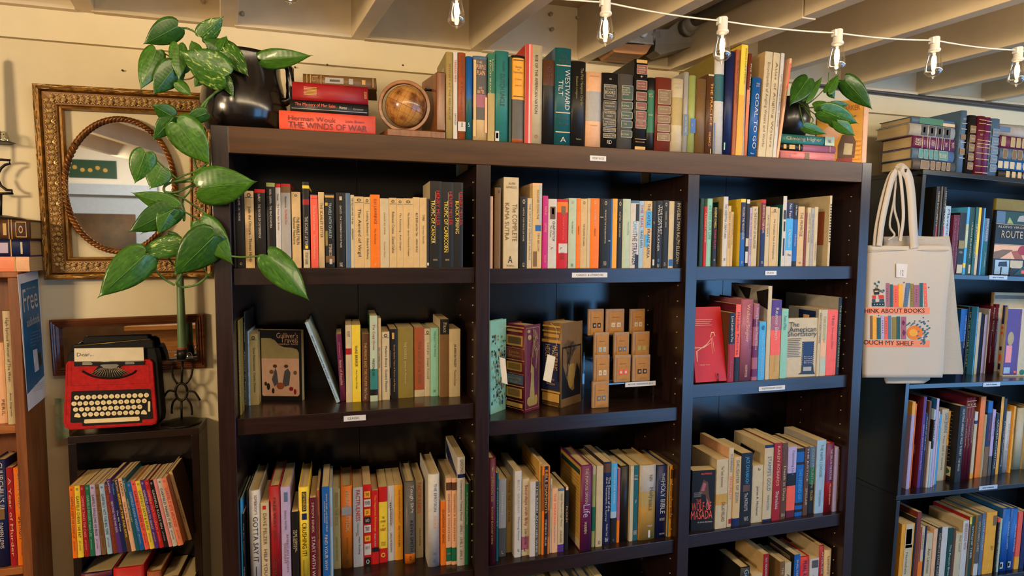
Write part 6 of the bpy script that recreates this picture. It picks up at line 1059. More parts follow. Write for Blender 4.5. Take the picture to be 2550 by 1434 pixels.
R5 = [
 (212, 250, 655, 'p', 'amber', []), (252, 408, 650, 'p', 'amber', [('Nantahala', .45, .8, .3, .5, 'brown')], dict(marks=((0, 1, .1, .85, 'cream'), (.08, .32, .2, .75, 'rust'), (.33, .38, .2, .85, 'brown')), desc='wide amber paperback with a cream panel and rusty photo')),
 (412, 440, 560, 'p', 'charcoal', []), (442, 500, 470, 'p', 'brick', [T1('NORTH CAROLINA ILLUSTRATED', 'rust', .2, .9)]), (505, 572, 690, 'p', 'cream', [('CAROLINA', .1, .4, .4, .75, 'umber')], dict(bands=((.6, 1, 'orange'),), marks=((0, .6, 0, .25, 'crimson'),))),
 (578, 602, 680, 'p', 'navy', []), (605, 700, 790, 'p', 'cream', [T1('Ann Lemmon', 'umber', .3, .8)]), (712, 768, 725, 'p', 'peach', []), (770, 835, 705, 'p', 'charcoal', [T1('CHRONICLE STAGE ROAD', 'cream', .1, .9)]),
 (838, 925, 695, 'p', 'white', []), (930, 1010, 710, 'p', 'darkgreen', [('The French Broad', .32, .95, .4, .75, 'white')], {}), (1015, 1050, 715, 'p', 'brown', []), (1060, 1150, 790, 'p', 'cream', [('Phil Laird', .05, .4, .5, .8, 'umber')]),
 (1155, 1240, 600, 'p', 'white', [T1('RENDEZVOUS WITH', 'rust', .05, .5)], dict(side='cream')), (1243, 1325, 540, 'p', 'darkgreen', [('WORSHIP THEIR', .15, .7, .5, .85, 'white')], dict(marks=((0, .12, 0, .4, 'yellow'), (.12, 1, 0, .35, 'umber')), side='crimson')),
 (1365, 1430, 520, 'p', 'darkgrey', [T1('SOUTHERN LORE', 'cream', .1, .6)], dict(side='khaki', bands=((.8, 1, 'white'),))), (1440, 1490, 490, 'p', 'slate', [T1('LITTLE HISTORY', 'white', .1, .6)], dict(side='slate')),
 (1505, 1660, 470, 'p', 'amber', [('h:YU', .55, .62, .6, .85, 'brown')], dict(marks=((.06, .22, .62, .98, 'umber'),), side='amber')), (1690, 1720, 560, 'p', 'charcoal', [T1('THE BEST OF THE CHEROKEE', 'cream', .1, .9)], dict(bands=((0, .08, 'coral'),))),
 (1723, 1750, 570, 'p', 'palegreen', []), (1765, 1880, 420, 'h', 'blue', [('WATAUGA COUNTY', .2, .65, .6, .8, 'white')], dict(side='blue', marks=((.85, .95, .0, .4, 'white'), (.87, .93, .05, .25, 'green')))),
 (1885, 1990, 420, 'h', 'blue', [('HEALING WATERS', .25, .7, .55, .75, 'white')], dict(side='navy', marks=((.85, .95, .0, .4, 'white'), (.87, .93, .05, .25, 'green')))), (1995, 2060, 470, 'p', 'coral', [], dict(bands=((.78, 1, 'amber'),))), (2070, 2140, 460, 'p', 'navy', [])]
R5 = [(a, b, c, None)+tuple(r) for a, b, c, *r in R5]
row('the right bookcase fifth shelf', 'books on the right bookcase fifth shelf', z5, *g6, R5, fr=RFR, Y0=.02, maxd=.228)
# ------------------------------------------------------------------ comic paperbacks in the small black unit
g7 = (150, 1100, 4.293)
def gf(t, c='white', s='Garfield'): return [('o', .03, .06, .3, .7, c), (t, .14, .72, .25, .72, c), ('JIM DAVIS', .76, .9, .3, .62, c)]
G = [(135, 185, 480, 92, 'orange', gf('GARFIELD KEEPS HIS CHINS UP', 'brown')), (190, 250, 475, 147, 'yellow', gf('GARFIELD CHEWS THE FAT', 'black')), (262, 315, 470, 203, 'crimson', gf('GARFIELD TAKES THE CAKE', 'pink')),
 (320, 372, 465, 260, 'green', gf('GARFIELD BIGGER THAN LIFE', 'mint')), (378, 435, 460, 311, 'lavender', gf('GARFIELD SWALLOWS HIS PRIDE', 'black')), (442, 495, 460, 362, 'umber', gf('GARFIELD WORLDWIDE', 'brown')),
 (503, 558, 455, 410, 'paleblue', gf('GARFIELD HITS THE BIG TIME', 'navy')), (566, 618, 475, 466, 'brick', gf('THE GARFIELD FAT CAT', 'rust')), (621, 666, 405, 488, 'purple', [('Larson', .02, .18, .3, .75, 'white'), ('BEYOND THE FAR SIDE', .3, .72, .3, .75, 'white')]),
 (668, 714, 430, 532, 'navy', [('Trudeau', .02, .18, .3, .75, 'skyblue'), ('The 4th Wave', .4, .7, .3, .7, 'white')]), (716, 760, 400, 572, 'brown', [('Larson', .02, .18, .3, .75, 'white'), ('BRIDE of THE FAR SIDE', .2, .8, .3, .75, 'yellow')]),
 (763, 808, 395, 613, 'peach', [('LARSON', .04, .24, .3, .75, 'black'), ('The Far Side Observer', .32, .72, .3, .7, 'black')]), (810, 850, 392, 653, 'teal', [('Larson', .04, .18, .3, .7, 'white'), ('WIENER DOG ART', .28, .6, .3, .7, 'cream')]),
 (853, 903, 435, 704, 'blue', gf('GARFIELD GAINS WEIGHT', 'paleblue')), (907, 955, 425, 750, 'coral', gf('GARFIELD ROUNDS OUT', 'maroon')), (960, 1010, 425, 800, 'yellow', gf('GARFIELD EATS & RUNS', 'green')), (1012, 1060, 415, 848, 'purple', gf('GARFIELD GOES TO WAIST', 'white')),
 (1064, 1110, 415, 895, 'red', gf('GARFIELD OUT TO LUNCH', 'pink')), (1114, 1160, 415, 945, 'black', gf('GARFIELD ROLLS ON', 'white')), (1163, 1200, 405, 990, 'pink', gf('GARFIELD LIFE', 'cream')), (1205, 1255, 400, 1030, 'white', gf('GARFIELD MAKES IT BIG', 'black')),
 (1260, 1318, 395, 1073, 'salmon', gf('GARFIELD SITS AROUND', 'mauve'))]
G = [(a, b, c, None, 'p', col, tx, dict(lean=ln, yr=1060, desc=cw(col)+' comic paperback with '+cw(tx[0][5])+' lettering')) for a, b, c, ln, col, tx in G]
row('the small black shelf unit', 'comic paperbacks leaning in the black shelf unit', GS1, *g7, G, Y0=GY-.055, maxd=WY-.012)
row('the small black shelf unit', 'comic paperbacks leaning in the black shelf unit', GS1, *g7, [(1345, 1368, 330, None, 'p', 'umber', [], dict(lean=1130, d=.15, free=1, side='brown', desc='dark worn paperback behind the leaning row')), (1368, 1408, 325, None, 'p', 'tan', [T1('SNOOPY', 'umber', .4, .75)], dict(lean=1155, d=.1, free=1, side='brown', desc='thin tan paperback leaning furthest over'))], Y0=GY-.03, maxd=WY-.012)
row('the lower shelf of the small black unit', 'thick books on the black unit lower shelf', GS1-.30, *g7, [
 (258, 590, 1395, None, 'h', 'navy', [], dict(bands=((0, .05, 'maroon'),), desc='thick navy hardcover with maroon edge')), (600, 925, 1340, None, 'h', 'red', [], dict(desc='thick bright red hardcover seen from above')), (955, 1108, 1385, None, 'h', 'rust', []), (1120, 1288, 1435, None, 'p', 'umber', []), (1312, 1460, 1445, None, 'p', 'tan', [])], Y0=GY-.02, maxd=WY-.012)
# ------------------------------------------------------------------ books in and on the pine bookcase
g8 = (0, 700, 1.953)
row('the upper shelf of the pine bookcase', 'books in the pine bookcase', PS[0], *g8, [
 (-8, 36, 300, None, 'p', 'peach', [('PERIL', .7, .9, .5, .8, 'brown')], dict(Y=PYF+.03)), (39, 74, 145, None, 'p', 'cream', [('High-Spirited Women of The West', .06, .62, .3, .75, 'black'), ('Anne Seagraves', .72, .93, .4, .7, 'charcoal')])], Y0=PYF+.018, maxd=.29)
row('the lower shelf of the pine bookcase', 'books in the pine bookcase', PS[1], *g8, [
 (-14, 50, 870, None, 'h', 'navy', [("CHURCHILL'S III", .02, .45, .4, .85, 'white'), ('DAMIEN LEWIS', .58, .82, .35, .65, 'white')], dict(marks=((.45, .55, .3, .8, 'umber'),))), (53, 85, 905, None, 'p', 'crimson', [T1('A Year of Murder', 'peach', .1, .9)]),
 (88, 137, 905, None, 'p', 'orange', [('CHARLIE LEDUFF', .05, .48, .3, .78, 'cream'), ('DETROIT', .5, .74, .28, .75, 'brown'), ('An American Autopsy', .76, .9, .35, .6, 'brown')])], Y0=PYF+.012, maxd=.29)
g9 = (0, 260, 3.117)
zpst = lying('the stack on the pine bookcase', 'stacked books on the pine bookcase', PZ, *g9, [
 (-320, 226, 1165, 1282, 'p', 'peach', [], dict(marks=((.38, .42, 0, 1, 'cream'), (.78, .8, 0, 1, 'gold')), bands=((.0, .78, 'salmon'),), desc='peach and salmon book')),
 (-320, 222, 1025, 1160, 'h', 'purple', [], dict(bands=((0, 1, 'navy'),), marks=((.58, .7, .2, .8, 'lavender'), (.735, .75, 0, 1, 'gold'), (.88, .91, .15, .85, 'cream')), desc='dark purple hardcover')),
 (-320, 226, 865, 1020, 'h', 'brown', [('h:o', .84, .91, .3, .7, 'gold')], dict(marks=((.56, .57, 0, 1, 'gold'), (.62, .67, .2, .8, 'gold'), (.7, .71, 0, 1, 'gold'), (.74, .75, 0, 1, 'gold'), (.8, .95, .1, .14, 'gold'), (.8, .95, .86, .9, 'gold'), (.8, .81, .1, .9, 'gold'), (.95, .96, .1, .9, 'gold')), desc='dark brown gilt decorated hardcover')),
], Y=PYF+.01, maxd=.29)
# ================================================================== MIRRORS ON THE WALL
MIRROR = mat('e8e8e6', .015, 0, 10, metal=1, name='mirror_glass')
GOLDM = mat('a8762c', .36, .3, 60, .4, metal=.4, name='antique_gold', dark='5a3a12'); GOLDL = mat('e8c47c', .35, .15, 80, .3, metal=.25, name='bright_gilding')
GOLDD = mat('875a22', .42, .25, 50, .3, metal=.15, name='dark_gilding')
def lerp(a, b, t): return a+(b-a)*t
def quad_frame(C4, prof, parent, name, mt):
    """C4: outer corners TL TR BR BL on the wall; prof: list of (inset metres, proud metres); mitred loops"""
    cen = sum(C4, Vector((0, 0, 0)))/4; m = MB(); loops = []
    for ins, pr in prof:
        L = []
        for i, c in enumerate(C4):
            a = (C4[i-1]-c).normalized(); b = (C4[(i+1) % 4]-c).normalized(); L.append(c+(a+b)*ins+Vector((0, -pr, 0)))
        loops.append(L)
    vs = [p for L in loops for p in L]; n = len(loops)
    m.add(vs, [(j*4+i, j*4+(i+1) % 4, (j+1)*4+(i+1) % 4, (j+1)*4+i) for j in range(n-1) for i in range(4)]); return m.build(name, mt, parent), loops
wy = WY-.0055
C4 = [Vector((q.x, wy, q.z)) for q in (atY(*p, wy-.028) for p in ((77, 206), (524, 232), (528, 690), (108, 697)))]
big = thing('wall_mirror', 'square gilt frame around an oval mirror hanging behind the trailing plant', 'mirror', (C4[0]+C4[2])/2)
quad_frame(C4, [(0, 0), (0, .024), (.005, .028), (.012, .025), (.015, .014)], big, 'outer_rail', GOLDM)
fr2, lp = quad_frame(C4, [(.015, .014), (.017, .02), (.046, .016), (.048, .011)], big, 'ornament_band', GOLDD)
quad_frame(C4, [(.048, .011), (.05, .015), (.054, .013), (.056, .001)], big, 'inner_rail', GOLDM)
quad_frame(C4, [(.0755, .0008), (.0756, .0008), (.3, .0008)], big, 'mat_board', mat('dccb9c', .5, .05, 4, name='mat_board')) if False else None
m = MB(); m2 = MB(); random.seed(11)
ringc = [C4[i] + ((C4[i-1]-C4[i]).normalized()+(C4[(i+1) % 4]-C4[i]).normalized())*.0315 for i in range(4)]
for i in range(4):   # embossed flowers and buds along the band
    a, b = ringc[i], ringc[(i+1) % 4]; L = (b-a).length; n = int(L/.0125); dr = (b-a).normalized(); nr = Vector((dr.z, 0, -dr.x))
    for k in range(n):
        p = a+dr*(L*(k+.5)/n)+Vector((0, -.0195, 0))
        if k % 2:
            for q in range(6):
                an = q*math.pi/3; e = p+dr*(.0065*math.cos(an))+nr*(.0065*math.sin(an)); m.add([p+Vector((0, -.0035, 0)), p+dr*(.0038*math.cos(an-.5))+nr*(.0038*math.sin(an-.5)), e, p+dr*(.0038*math.cos(an+.5))+nr*(.0038*math.sin(an+.5))], [(0, 1, 2), (0, 2, 3)])
        else:
            sgn = -1 if k % 4 else 1
            m.lathe([(0, -.006), (.0045, -.003), (.005, .001), (0, .002)], p+nr*(-.004*sgn), 8, 0, True, 'y')
            for q in (-1, 0, 1):
                e = p+nr*(.009*sgn)+dr*(.005*q); s_ = p+nr*(.001*sgn); w_ = dr*.0014; m.add([s_-w_, s_+w_, e+w_*.3+Vector((0, -.002, 0)), e-w_*.3], [(0, 1, 2, 3)])
        for q in (-1, 1):
            arc = catmull([p+nr*.0105*q-dr*.0065, p+nr*.0075*q-dr*.002+Vector((0, -.001, 0)), p+nr*.0115*q+dr*.003], 3); m2.tube(arc, .0011, 4)
m.build('embossed_flowers', GOLDL, fr2, kind='stuff'); m2.build('embossed_scrolls', GOLDL, fr2, kind='stuff')
m = MB()
outc = [C4[i] + ((C4[i-1]-C4[i]).normalized()+(C4[(i+1) % 4]-C4[i]).normalized())*.0065 for i in range(4)]
for i in range(4):   # carved bark lines on the outer rail
    a, b = outc[i], outc[(i+1) % 4]; L = (b-a).length; dr = (b-a).normalized(); nr = Vector((dr.z, 0, -dr.x))
    for k in range(int(L/.007)):
        p = a+dr*random.uniform(0, L*.97)+nr*random.uniform(-.0045, .005)+Vector((0, -.0275, 0)); l = random.uniform(.012, .03)
        m.tube([p, p+dr*l*.5+nr*random.uniform(-.0015, .0015)+Vector((0, -.0005, 0)), p+dr*l+nr*random.uniform(-.002, .002)], .0009, 4, k % 2)
m.build('carved_lines', [GOLDL, GOLDD], big, kind='stuff')
# the oval mirror with its rope frame
oc = atY(298, 462, wy); rx = (atY(440, 462, wy).x-atY(160, 462, wy).x)/2; rz_ = (atY(298, 293, wy).z-atY(290, 631, wy).z)/2
oc = (atY(160, 462, wy)+atY(440, 462, wy))/2; oc.z = (atY(298, 293, wy).z+atY(290, 631, wy).z)/2
ov = thing('oval_mirror', 'oval mirror in a twisted copper rope frame inside the gilt square frame', 'mirror', oc)
N = 64; tl = math.radians(-5)
def oval(a, k=1, y=0): 
    X, Z_ = rx*k*math.cos(a), rz_*k*math.sin(a); return oc+Vector((X*math.cos(tl)-Z_*math.sin(tl), y, X*math.sin(tl)+Z_*math.cos(tl)))
m = MB(); m.add([oval(2*math.pi*k/N, .955, -.006) for k in range(N)], [tuple(range(N))]); m.build('mirror_glass', MIRROR, ov)
COP = mat('a06a34', .35, .25, 30, .2, metal=.5, name='copper_rope', dark='4a2410')
for s_ in range(3):
    pts = []
    for k in range(N*4):
        a = 2*math.pi*k/(N*4); ph = a*30+s_*2*math.pi/3; q = oval(a, .975, -.009); rad = (q-oc); rad.y = 0; rad.normalize(); pts.append(q+rad*.0039*math.cos(ph)+Vector((0, -.0042*math.sin(ph), 0)))
    pts.append(pts[0]); m = MB(); m.tube(pts, .0038, 6); m.build('rope_strand', COP, ov)
# the long wooden mirror below
D4 = [atY(*p, wy) for p in ((127, 796), (510, 780), (516, 913), (137, 934))]
lm_ = thing('wall_mirror', 'long walnut framed mirror behind the red typewriter bag', 'mirror', (D4[0]+D4[2])/2)
WAL = wood('6b3a1c', '351808', .35, 'x', 'walnut', 8, .3, .15)
quad_frame(D4, [(0, 0), (0, .011), (.004, .014), (.007, .012), (.009, .016), (.013, .013), (.015, .017), (.02, .013), (.022, .008), (.024, .003)], lm_, 'frame', WAL)
i4 = [D4[i] + ((D4[i-1]-D4[i]).normalized()+(D4[(i+1) % 4]-D4[i]).normalized())*.0235+Vector((0, -.003, 0)) for i in range(4)]
m = MB(); m.add(i4, [(0, 1, 2, 3)]); m.build('mirror_glass', MIRROR, lm_)
# little green card leaning at the wall beside the bag
m = MB(); m.prism([atY(*p, WY-.03) for p in ((136, 992), (172, 992), (172, 1090), (140, 1098))], (0, .001, 0)); cdg = m.build('postcard', mat('a9ad8b', .3, .3, 30, name='green_card', dark='4f7a5c'), label='small green printed card at the left end of the black shelf unit', cat='card')
# ================================================================== RED TYPEWRITER BAG
g = lambda x, y: (120+x/4.098, 760+y/4.098)
BO = atZ(*g(640, 1265), GZ); BO.y = GY+.006; BN = Vector((-.06, -1, .22)).normalized()
bag = thing('handbag', 'red and black handbag shaped like a typewriter on the shelf unit', 'handbag', (BO.x, BO.y, GZ))
RED = mat('b81a1c', .6, .12, 90, .12, name='red_leather', dark='94100f', spec=.12); BLKL = mat('100d0e', .6, .2, 90, .12, name='black_leather', spec=.15); KEY = mat('e2cd98', .5, .06, name='key_cream')
def bp(x, y, off=0.0): return atP(*g(x, y), BO+BN*off, BN)
def rr(x0, y0, x1, y1, r, n=4):   # rounded rectangle in crop pixels
    P = []
    for cx, cy, a0 in ((x1-r, y0+r, -90), (x1-r, y1-r, 0), (x0+r, y1-r, 90), (x0+r, y0+r, 180)):
        for k in range(n+1):
            a = math.radians(a0+90*k/n); P.append((cx+r*math.cos(a), cy+r*math.sin(a)))
    return P
def warp(pts, q):  # unit box -> quad q (TL TR BR BL)
    return [tuple((q[0][i]*(1-u)+q[1][i]*u)*(1-v)+(q[3][i]*(1-u)+q[2][i]*u)*v for i in (0, 1)) for u, v in pts]
def rrq(q, r=.06, ra=1.0):
    return warp([(a, b) for a, b in [(x, y) for x, y in rr(0, 0, 1, 1, r)]], q)
def plate(name, pts, off, th, mt, parent, bevel=0):
    m = MB(); m.prism([bp(x, y, off) for x, y in pts], BN*th); return m.build(name, mt, parent, bevel=bevel)
BQ = [(190, 568), (1070, 550), (1118, 1222), (165, 1272)]
body = plate('front_panel', [(190, 600), (215, 570), (1045, 550), (1075, 580), (1122, 1160), (1112, 1205), (1070, 1222), (240, 1272), (180, 1245), (165, 1190)], 0, .006, RED, bag, .002)
m = MB(); pts_ = [bp(x, y, -.001) for x, y in [(192, 520), (225, 465), (1090, 430), (1112, 520), (1160, 1090), (1150, 1160), (1075, 1222), (240, 1268), (185, 1240), (168, 1180)]]
m.prism(pts_, -BN*.034); m.build('body', BLKL, bag, bevel=.003)
plate('back_cover', [(250, 420), (290, 395), (1040, 340), (1080, 365), (1088, 460), (250, 500)], -.018, .008, BLKL, bag, .002)
plate('handle', [(370, 330), (385, 320), (1020, 308), (1030, 335), (1030, 365), (370, 395)], -.026, .007, BLKL, bag, .002)
m = MB(); m.tube([bp(262, 418, -.008), bp(660, 380, -.008), bp(1040, 345, -.008)], .0012, 6); m.build('zip', mat('a89440', .35, metal=.8), bag)
m = MB(); m.tube([bp(1090, 700, -.02), bp(1130, 745, -.02), bp(1140, 780, -.02)], .002, 6); m.build('zip_pull', mat('9a8c78', .3, metal=.9), bag)
pap = plate('paper', [(268, 440), (972, 430), (980, 568), (270, 578)], .0065, .0012, mat('dfd2b2', .6, .05, name='paper_panel'), bag)
m = MB(); a, b, c = bp(292, 522, .0082), bp(462, 518, .0082), bp(292, 485, .0082); put(m, 'Dear...', a, b-a, c-a); m.build('lettering', mat('1c1814', .5), pap)
car = plate('carriage', [(270, 574), (985, 566), (985, 608), (760, 614), (720, 640), (640, 650), (560, 640), (500, 618), (270, 622)], .006, .0022, BLKL, bag)
m = MB(); m.prism([bp(*q, .0086) for q in ((350, 585), (370, 574), (430, 574), (458, 600), (440, 610), (350, 610))], BN*.0008); m.prism([bp(*q, .0086) for q in ((785, 585), (800, 568), (860, 566), (885, 590), (880, 600), (790, 604))], BN*.0008)
m.prism([bp(*q, .0086) for q in ((530, 612), (560, 604), (700, 600), (725, 612), (690, 640), (640, 650), (570, 642))], BN*.0008); m.build('carriage_fitting', mat('5f584e', .4), car)
m = MB(); m.tube([bp(275, 578, .0088), bp(985, 572, .0088)], .001, 5); m.build('paper_bar', mat('b9b0a0', .3, metal=.8), car)
# fan of type bars
arc = [(350, 672), (400, 700), (470, 728), (560, 742), (650, 745), (740, 735), (820, 712), (870, 688), (895, 665)]
m = MB(); m.tube(catmull([bp(x, y, .0078) for x, y in arc], 4), .0022, 6); m.build('type_bar_rim', BLKL, bag)
plate('type_basket', [(510, 625), (720, 622), (800, 690), (740, 728), (650, 738), (560, 735), (440, 700)], .006, .0012, BLKL, bag)
for k in range(15):
    u = k/14; a = (540+170*u, 640-6*u); b = (442+385*u, 700+36*math.sin(math.pi*u)-4)
    m = MB(); m.tube([bp(*a, .0082), bp(*b, .0082)], .0008, 4); m.build('type_bar', mat('b8a684', .35, metal=.4), bag)
kb = plate('keyboard_plate', rrq([(237, 878), (1045, 852), (1072, 1160), (228, 1202)], .035), .006, .001, BLKL, bag)
plate('spacer_strip', [(350, 1185), (955, 1160), (955, 1198), (350, 1232)], .0065, .001, BLKL, bag)
plate('space_bar', [(372, 1165), (930, 1135), (938, 1172), (925, 1180), (380, 1206), (366, 1198)], .0078, .0015, KEY, bag, .0004)
rows_ = [((293, 942), (1005, 917), 13), ((267, 1005), (983, 975), 13), ((283, 1064), (937, 1036), 12), ((376, 1115), (912, 1092), 10)]
chars = ['1234567890-+M', 'TQWERTYUIOP[B', 'LASDFGHJKL;P', 'ZXCVBNM,./']
ltr = mat('5a4020', .6)
for (a, b, n), cs in zip(rows_, chars):
    for k in range(n):
        x, y = a[0]+(b[0]-a[0])*k/(n-1), a[1]+(b[1]-a[1])*k/(n-1); rx_ = 26 if not (k == 0 and n == 13 and y > 990) else 28
        o = plate('key', [(x+rx_*math.cos(q*math.pi/6), y+23*math.sin(q*math.pi/6)) for q in range(12)], .007, .0018, KEY, kb)
        p0 = bp(x-5, y+7, .009); m = MB(); put(m, cs[k], p0, bp(x+5, y+7, .009)-p0, bp(x-5, y-7, .009)-p0); m.build('letter', ltr, o)
for q in ([(268, 1140), (275, 1112), (300, 1098), (325, 1112), (335, 1138), (320, 1146)], [(948, 1110), (955, 1080), (980, 1066), (1003, 1082), (1012, 1108), (1000, 1114)], rr(1020, 978, 1044, 1086, 10)):
    plate('key', q, .007, .0016, KEY, kb)
def stitch(pts, n):
    m = MB(); P = [bp(x, y, .0063) for x, y in pts]
    for i in range(len(P)-1):
        k = max(2, int((P[i+1]-P[i]).length/.0035))
        for j in range(k):
            a = P[i].lerp(P[i+1], (j+.2)/k); b = P[i].lerp(P[i+1], (j+.75)/k); m.tube([a, b], .00035, 3)
    m.build('stitching', mat('2a0c0c', .6), body, kind='stuff')
stitch([(200, 590), (178, 1190), (200, 1240), (245, 1258), (1070, 1208), (1105, 1180), (1062, 575)], 0); stitch([(240, 610), (232, 822), (1040, 795), (1025, 590)], 0); stitch([(200, 900), (200, 885), (1075, 855), (1060, 890)], 0)
# ================================================================== CANDLE HOLDERS
IRON = mat('231d17', .4, .2, 40, .2, metal=.5, name='black_iron')
def ring_pts(c, rx, rz, n=28, y=0): return [c+Vector((rx*math.cos(2*math.pi*k/n), y, rz*math.sin(2*math.pi*k/n))) for k in range(n+1)]
CY = GY+.055
def cp(x, y, dy=0.0): return atY(*g(x, y), CY+dy)
sun = thing('candle_holder', 'black iron candle holder with an oval sun ring and curled rays', 'candle holder', (cp(1362, 1190).x, CY, GZ))
bx = cp(1362, 1190).x; rb = .048
m = MB(); m.lathe([(rb, 0), (rb, .002), (rb*.8, .006), (rb*.3, .01), (0, .012)], (bx, CY, GZ+.0003), 28); m.build('base', IRON, sun)
m = MB(); m.tube([Vector((bx, CY, GZ+.01)), cp(1362, 975)], .0028, 8); m.tube([cp(1362, 790), cp(1372, 565)], .0028, 8); m.build('stem', IRON, sun)
rc_ = cp(1360, 882); m = MB(); m.tube(ring_pts(rc_, (cp(1420, 880).x-cp(1300, 880).x)/2, (cp(1360, 795).z-cp(1360, 970).z)/2), .0033, 8); m.build('ring', IRON, sun)
for pts in ([(1320, 805), (1275, 730), (1265, 640), (1268, 625)], [(1410, 800), (1455, 735), (1470, 670), (1475, 650)], [(1300, 880), (1240, 870), (1205, 895), (1185, 932)], [(1420, 878), (1480, 880), (1510, 905), (1550, 970)], [(1315, 945), (1275, 990), (1262, 1050), (1262, 1105)], [(1405, 940), (1450, 1000), (1465, 1060), (1468, 1118)]):
    m = MB(); m.tube(catmull([cp(*p) for p in pts], 4), .0028, 8); m.build('ray', IRON, sun)
pz = cp(1372, 552); m = MB(); m.lathe([(0, 0), (.034, .0005), (.036, .002), (.0, .003)], pz, 28); m.build('drip_plate', IRON, sun)
m = MB(); m.lathe([(.0135, .002), (.0135, .027), (.0115, .027), (.0115, .004)], pz, 18); m.build('cup', IRON, sun)
def candle(label, base, h, r0, r1):
    t = thing('candle', label, 'candle', base); m = MB(); m.lathe([(r0, 0), (r0, h*.1), (r1, h*.97), (r1*.6, h)], base, 18); m.build('wax', mat('5f7c52', .45, .12, 20, .05, name='green_wax'), t)
    m = MB(); m.tube([base+Vector((0, 0, h)), base+Vector((.001, 0, h+.008))], .0008, 5); m.build('wick', mat('2a2420', .8), t); return t
cb = pz+Vector((0, 0, .004)); ctop = atY(459, 684, CY)
cdl = candle('tall green taper candle in the sun shaped holder', cb, ctop.z-cb.z, .0112, .0085)
m = MB(); m.lathe([(.0119, .0245), (.0122, .0275), (.0119, .0285)], cb, 18); m.build('red_edge', mat('b0402c', .5), cdl)
GH = glass('e8efe8', .05, True)
def ghost(label, c, s=1.0):
    t = thing('glass_ghost', label, 'figurine', c); m = MB(); m.lathe([(.0115*s, 0), (.0125*s, .003*s), (.0105*s, .012*s), (.0085*s, .019*s), (.005*s, .0235*s), (0, .025*s)], c, 16); m.build('body', glass('f2f5f0', .06, True), t)
    for dx in (-.003, .003):
        m = MB(); m.lathe([(0, -.0008), (.0013*s, 0), (0, .0008)], c+Vector((dx*s, -.0088*s, .016*s)), 8, 0, True, 'y'); m.build('eye', mat('1a1614', .4), t)
ghost('tiny clear glass ghost on the drip plate beside the green candle', pz+Vector((.019, -.014, .003)), .75)
g = lambda x, y: (x/3.117, 260+y/3.117)
MY = PYF+.07
def mp(x, y): return atY(*g(x, y), MY)
moon = thing('candle_holder', 'black iron candle holder with a crescent moon, cut by the left edge', 'candle holder', (mp(20, 855).x, MY, zpst))
bxx = mp(20, 855).x; m = MB(); m.lathe([(.05, 0), (.05, .002), (.04, .006), (.012, .011), (0, .012)], (bxx-.004, MY, zpst+.0006), 24); m.build('base', IRON, moon)
m = MB(); m.tube([Vector((bxx-.004, MY, zpst+.011)), mp(8, 690)], .003, 8); m.build('stem', IRON, moon)
out = [(-50, 690), (8, 692), (100, 690), (92, 668), (50, 662), (8, 632), (-20, 575), (-12, 530), (8, 495), (40, 468), (76, 460), (78, 434), (8, 428), (-60, 440), (-110, 500), (-120, 570), (-100, 640), (-50, 690)]
m = MB(); m.tube([mp(*p) for p in out], .0032, 8); m.build('crescent', IRON, moon)
m = MB(); m.tube([mp(-40, 430), mp(-42, 300)], .003, 8); m.build('upper_stem', IRON, moon)
pl = mp(-25, 298); m = MB(); m.lathe([(0, 0), (.033, .0008), (.036, .002), (0, .003)], pl, 24); m.build('drip_plate', IRON, moon); m = MB(); m.lathe([(.0135, .002), (.0135, .03), (.0115, .03), (.0115, .004)], pl+Vector((-.006, 0, 0)), 16); m.build('cup', IRON, moon)
candle('green taper candle in the crescent moon holder at the left edge', pl+Vector((-.006, 0, .004)), .2, .0112, .0085)
ghost('tiny clear glass ghost on the drip plate of the moon candle holder', pl+Vector((.0175, -.004, .003)), 1)
# ================================================================== GLOBE BOOKEND
g = lambda x, y: (680+x/3.1875, 90+y/3.1875)
GW = wood('8a5026', '52290f', .35, 'z', 'bookend_wood', 8, .3, .1); Z0 = ZTOP+.0003
gb = thing('globe_bookend', 'wooden bookend with a small antique globe in a ring', 'bookend', (atY(*g(1200, 800), .03).x, .05, Z0))
xa, xb = atY(*g(1300, 500), .012).x, atY(*g(1368, 500), .012).x; xc = atY(*g(1178, 500), .12).x; zt = atY(*g(1330, 280), .012).z; xl_ = atY(*g(908, 760), .012).x
m = MB(); P = [(xa, .012), (xb, .012), (xb, .12), (xc, .12)]
m.add([(x, y, Z0+.018) for x, y in P]+[(x, y, zt) for x, y in P], [(3, 2, 1, 0), (4, 5, 6, 7), (0, 1, 5, 4), (1, 2, 6, 5), (2, 3, 7, 6), (3, 0, 4, 7)]); m.build('upright', GW, gb, bevel=.004)
m = MB(); P = [(xl_, .012), (xb, .012), (xb, .12), (xl_-.02, .12)]; m.add([(x, y, Z0) for x, y in P]+[(x, y, Z0+.0175) for x, y in P], [(3, 2, 1, 0), (4, 5, 6, 7), (0, 1, 5, 4), (1, 2, 6, 5), (2, 3, 7, 6), (3, 0, 4, 7)]); m.build('foot', GW, gb, bevel=.002)
gc = atY(*g(1056, 560), .045); gr = .0505
def globe_mat():
    m, nt, b = nodes_of('antique_globe'); N, L = nt.nodes, nt.links; tc = N.new('ShaderNodeTexCoord'); nz = N.new('ShaderNodeTexNoise'); nz.inputs['Scale'].default_value = 26; nz.inputs['Detail'].default_value = 7
    L.new(tc.outputs['Object'], nz.inputs[0]); cr = N.new('ShaderNodeValToRGB'); cr.color_ramp.elements[0].position = .42; cr.color_ramp.elements[0].color = lin('c08a45'); cr.color_ramp.elements[1].position = .6; cr.color_ramp.elements[1].color = lin('6a3c16')
    e = cr.color_ramp.elements.new(.5); e.color = lin('a9713a'); L.new(nz.outputs[0], cr.inputs[0]); L.new(cr.outputs[0], b.inputs['Base Color']); b.inputs['Roughness'].default_value = .28; b.inputs['Coat Weight'].default_value = .4; return m
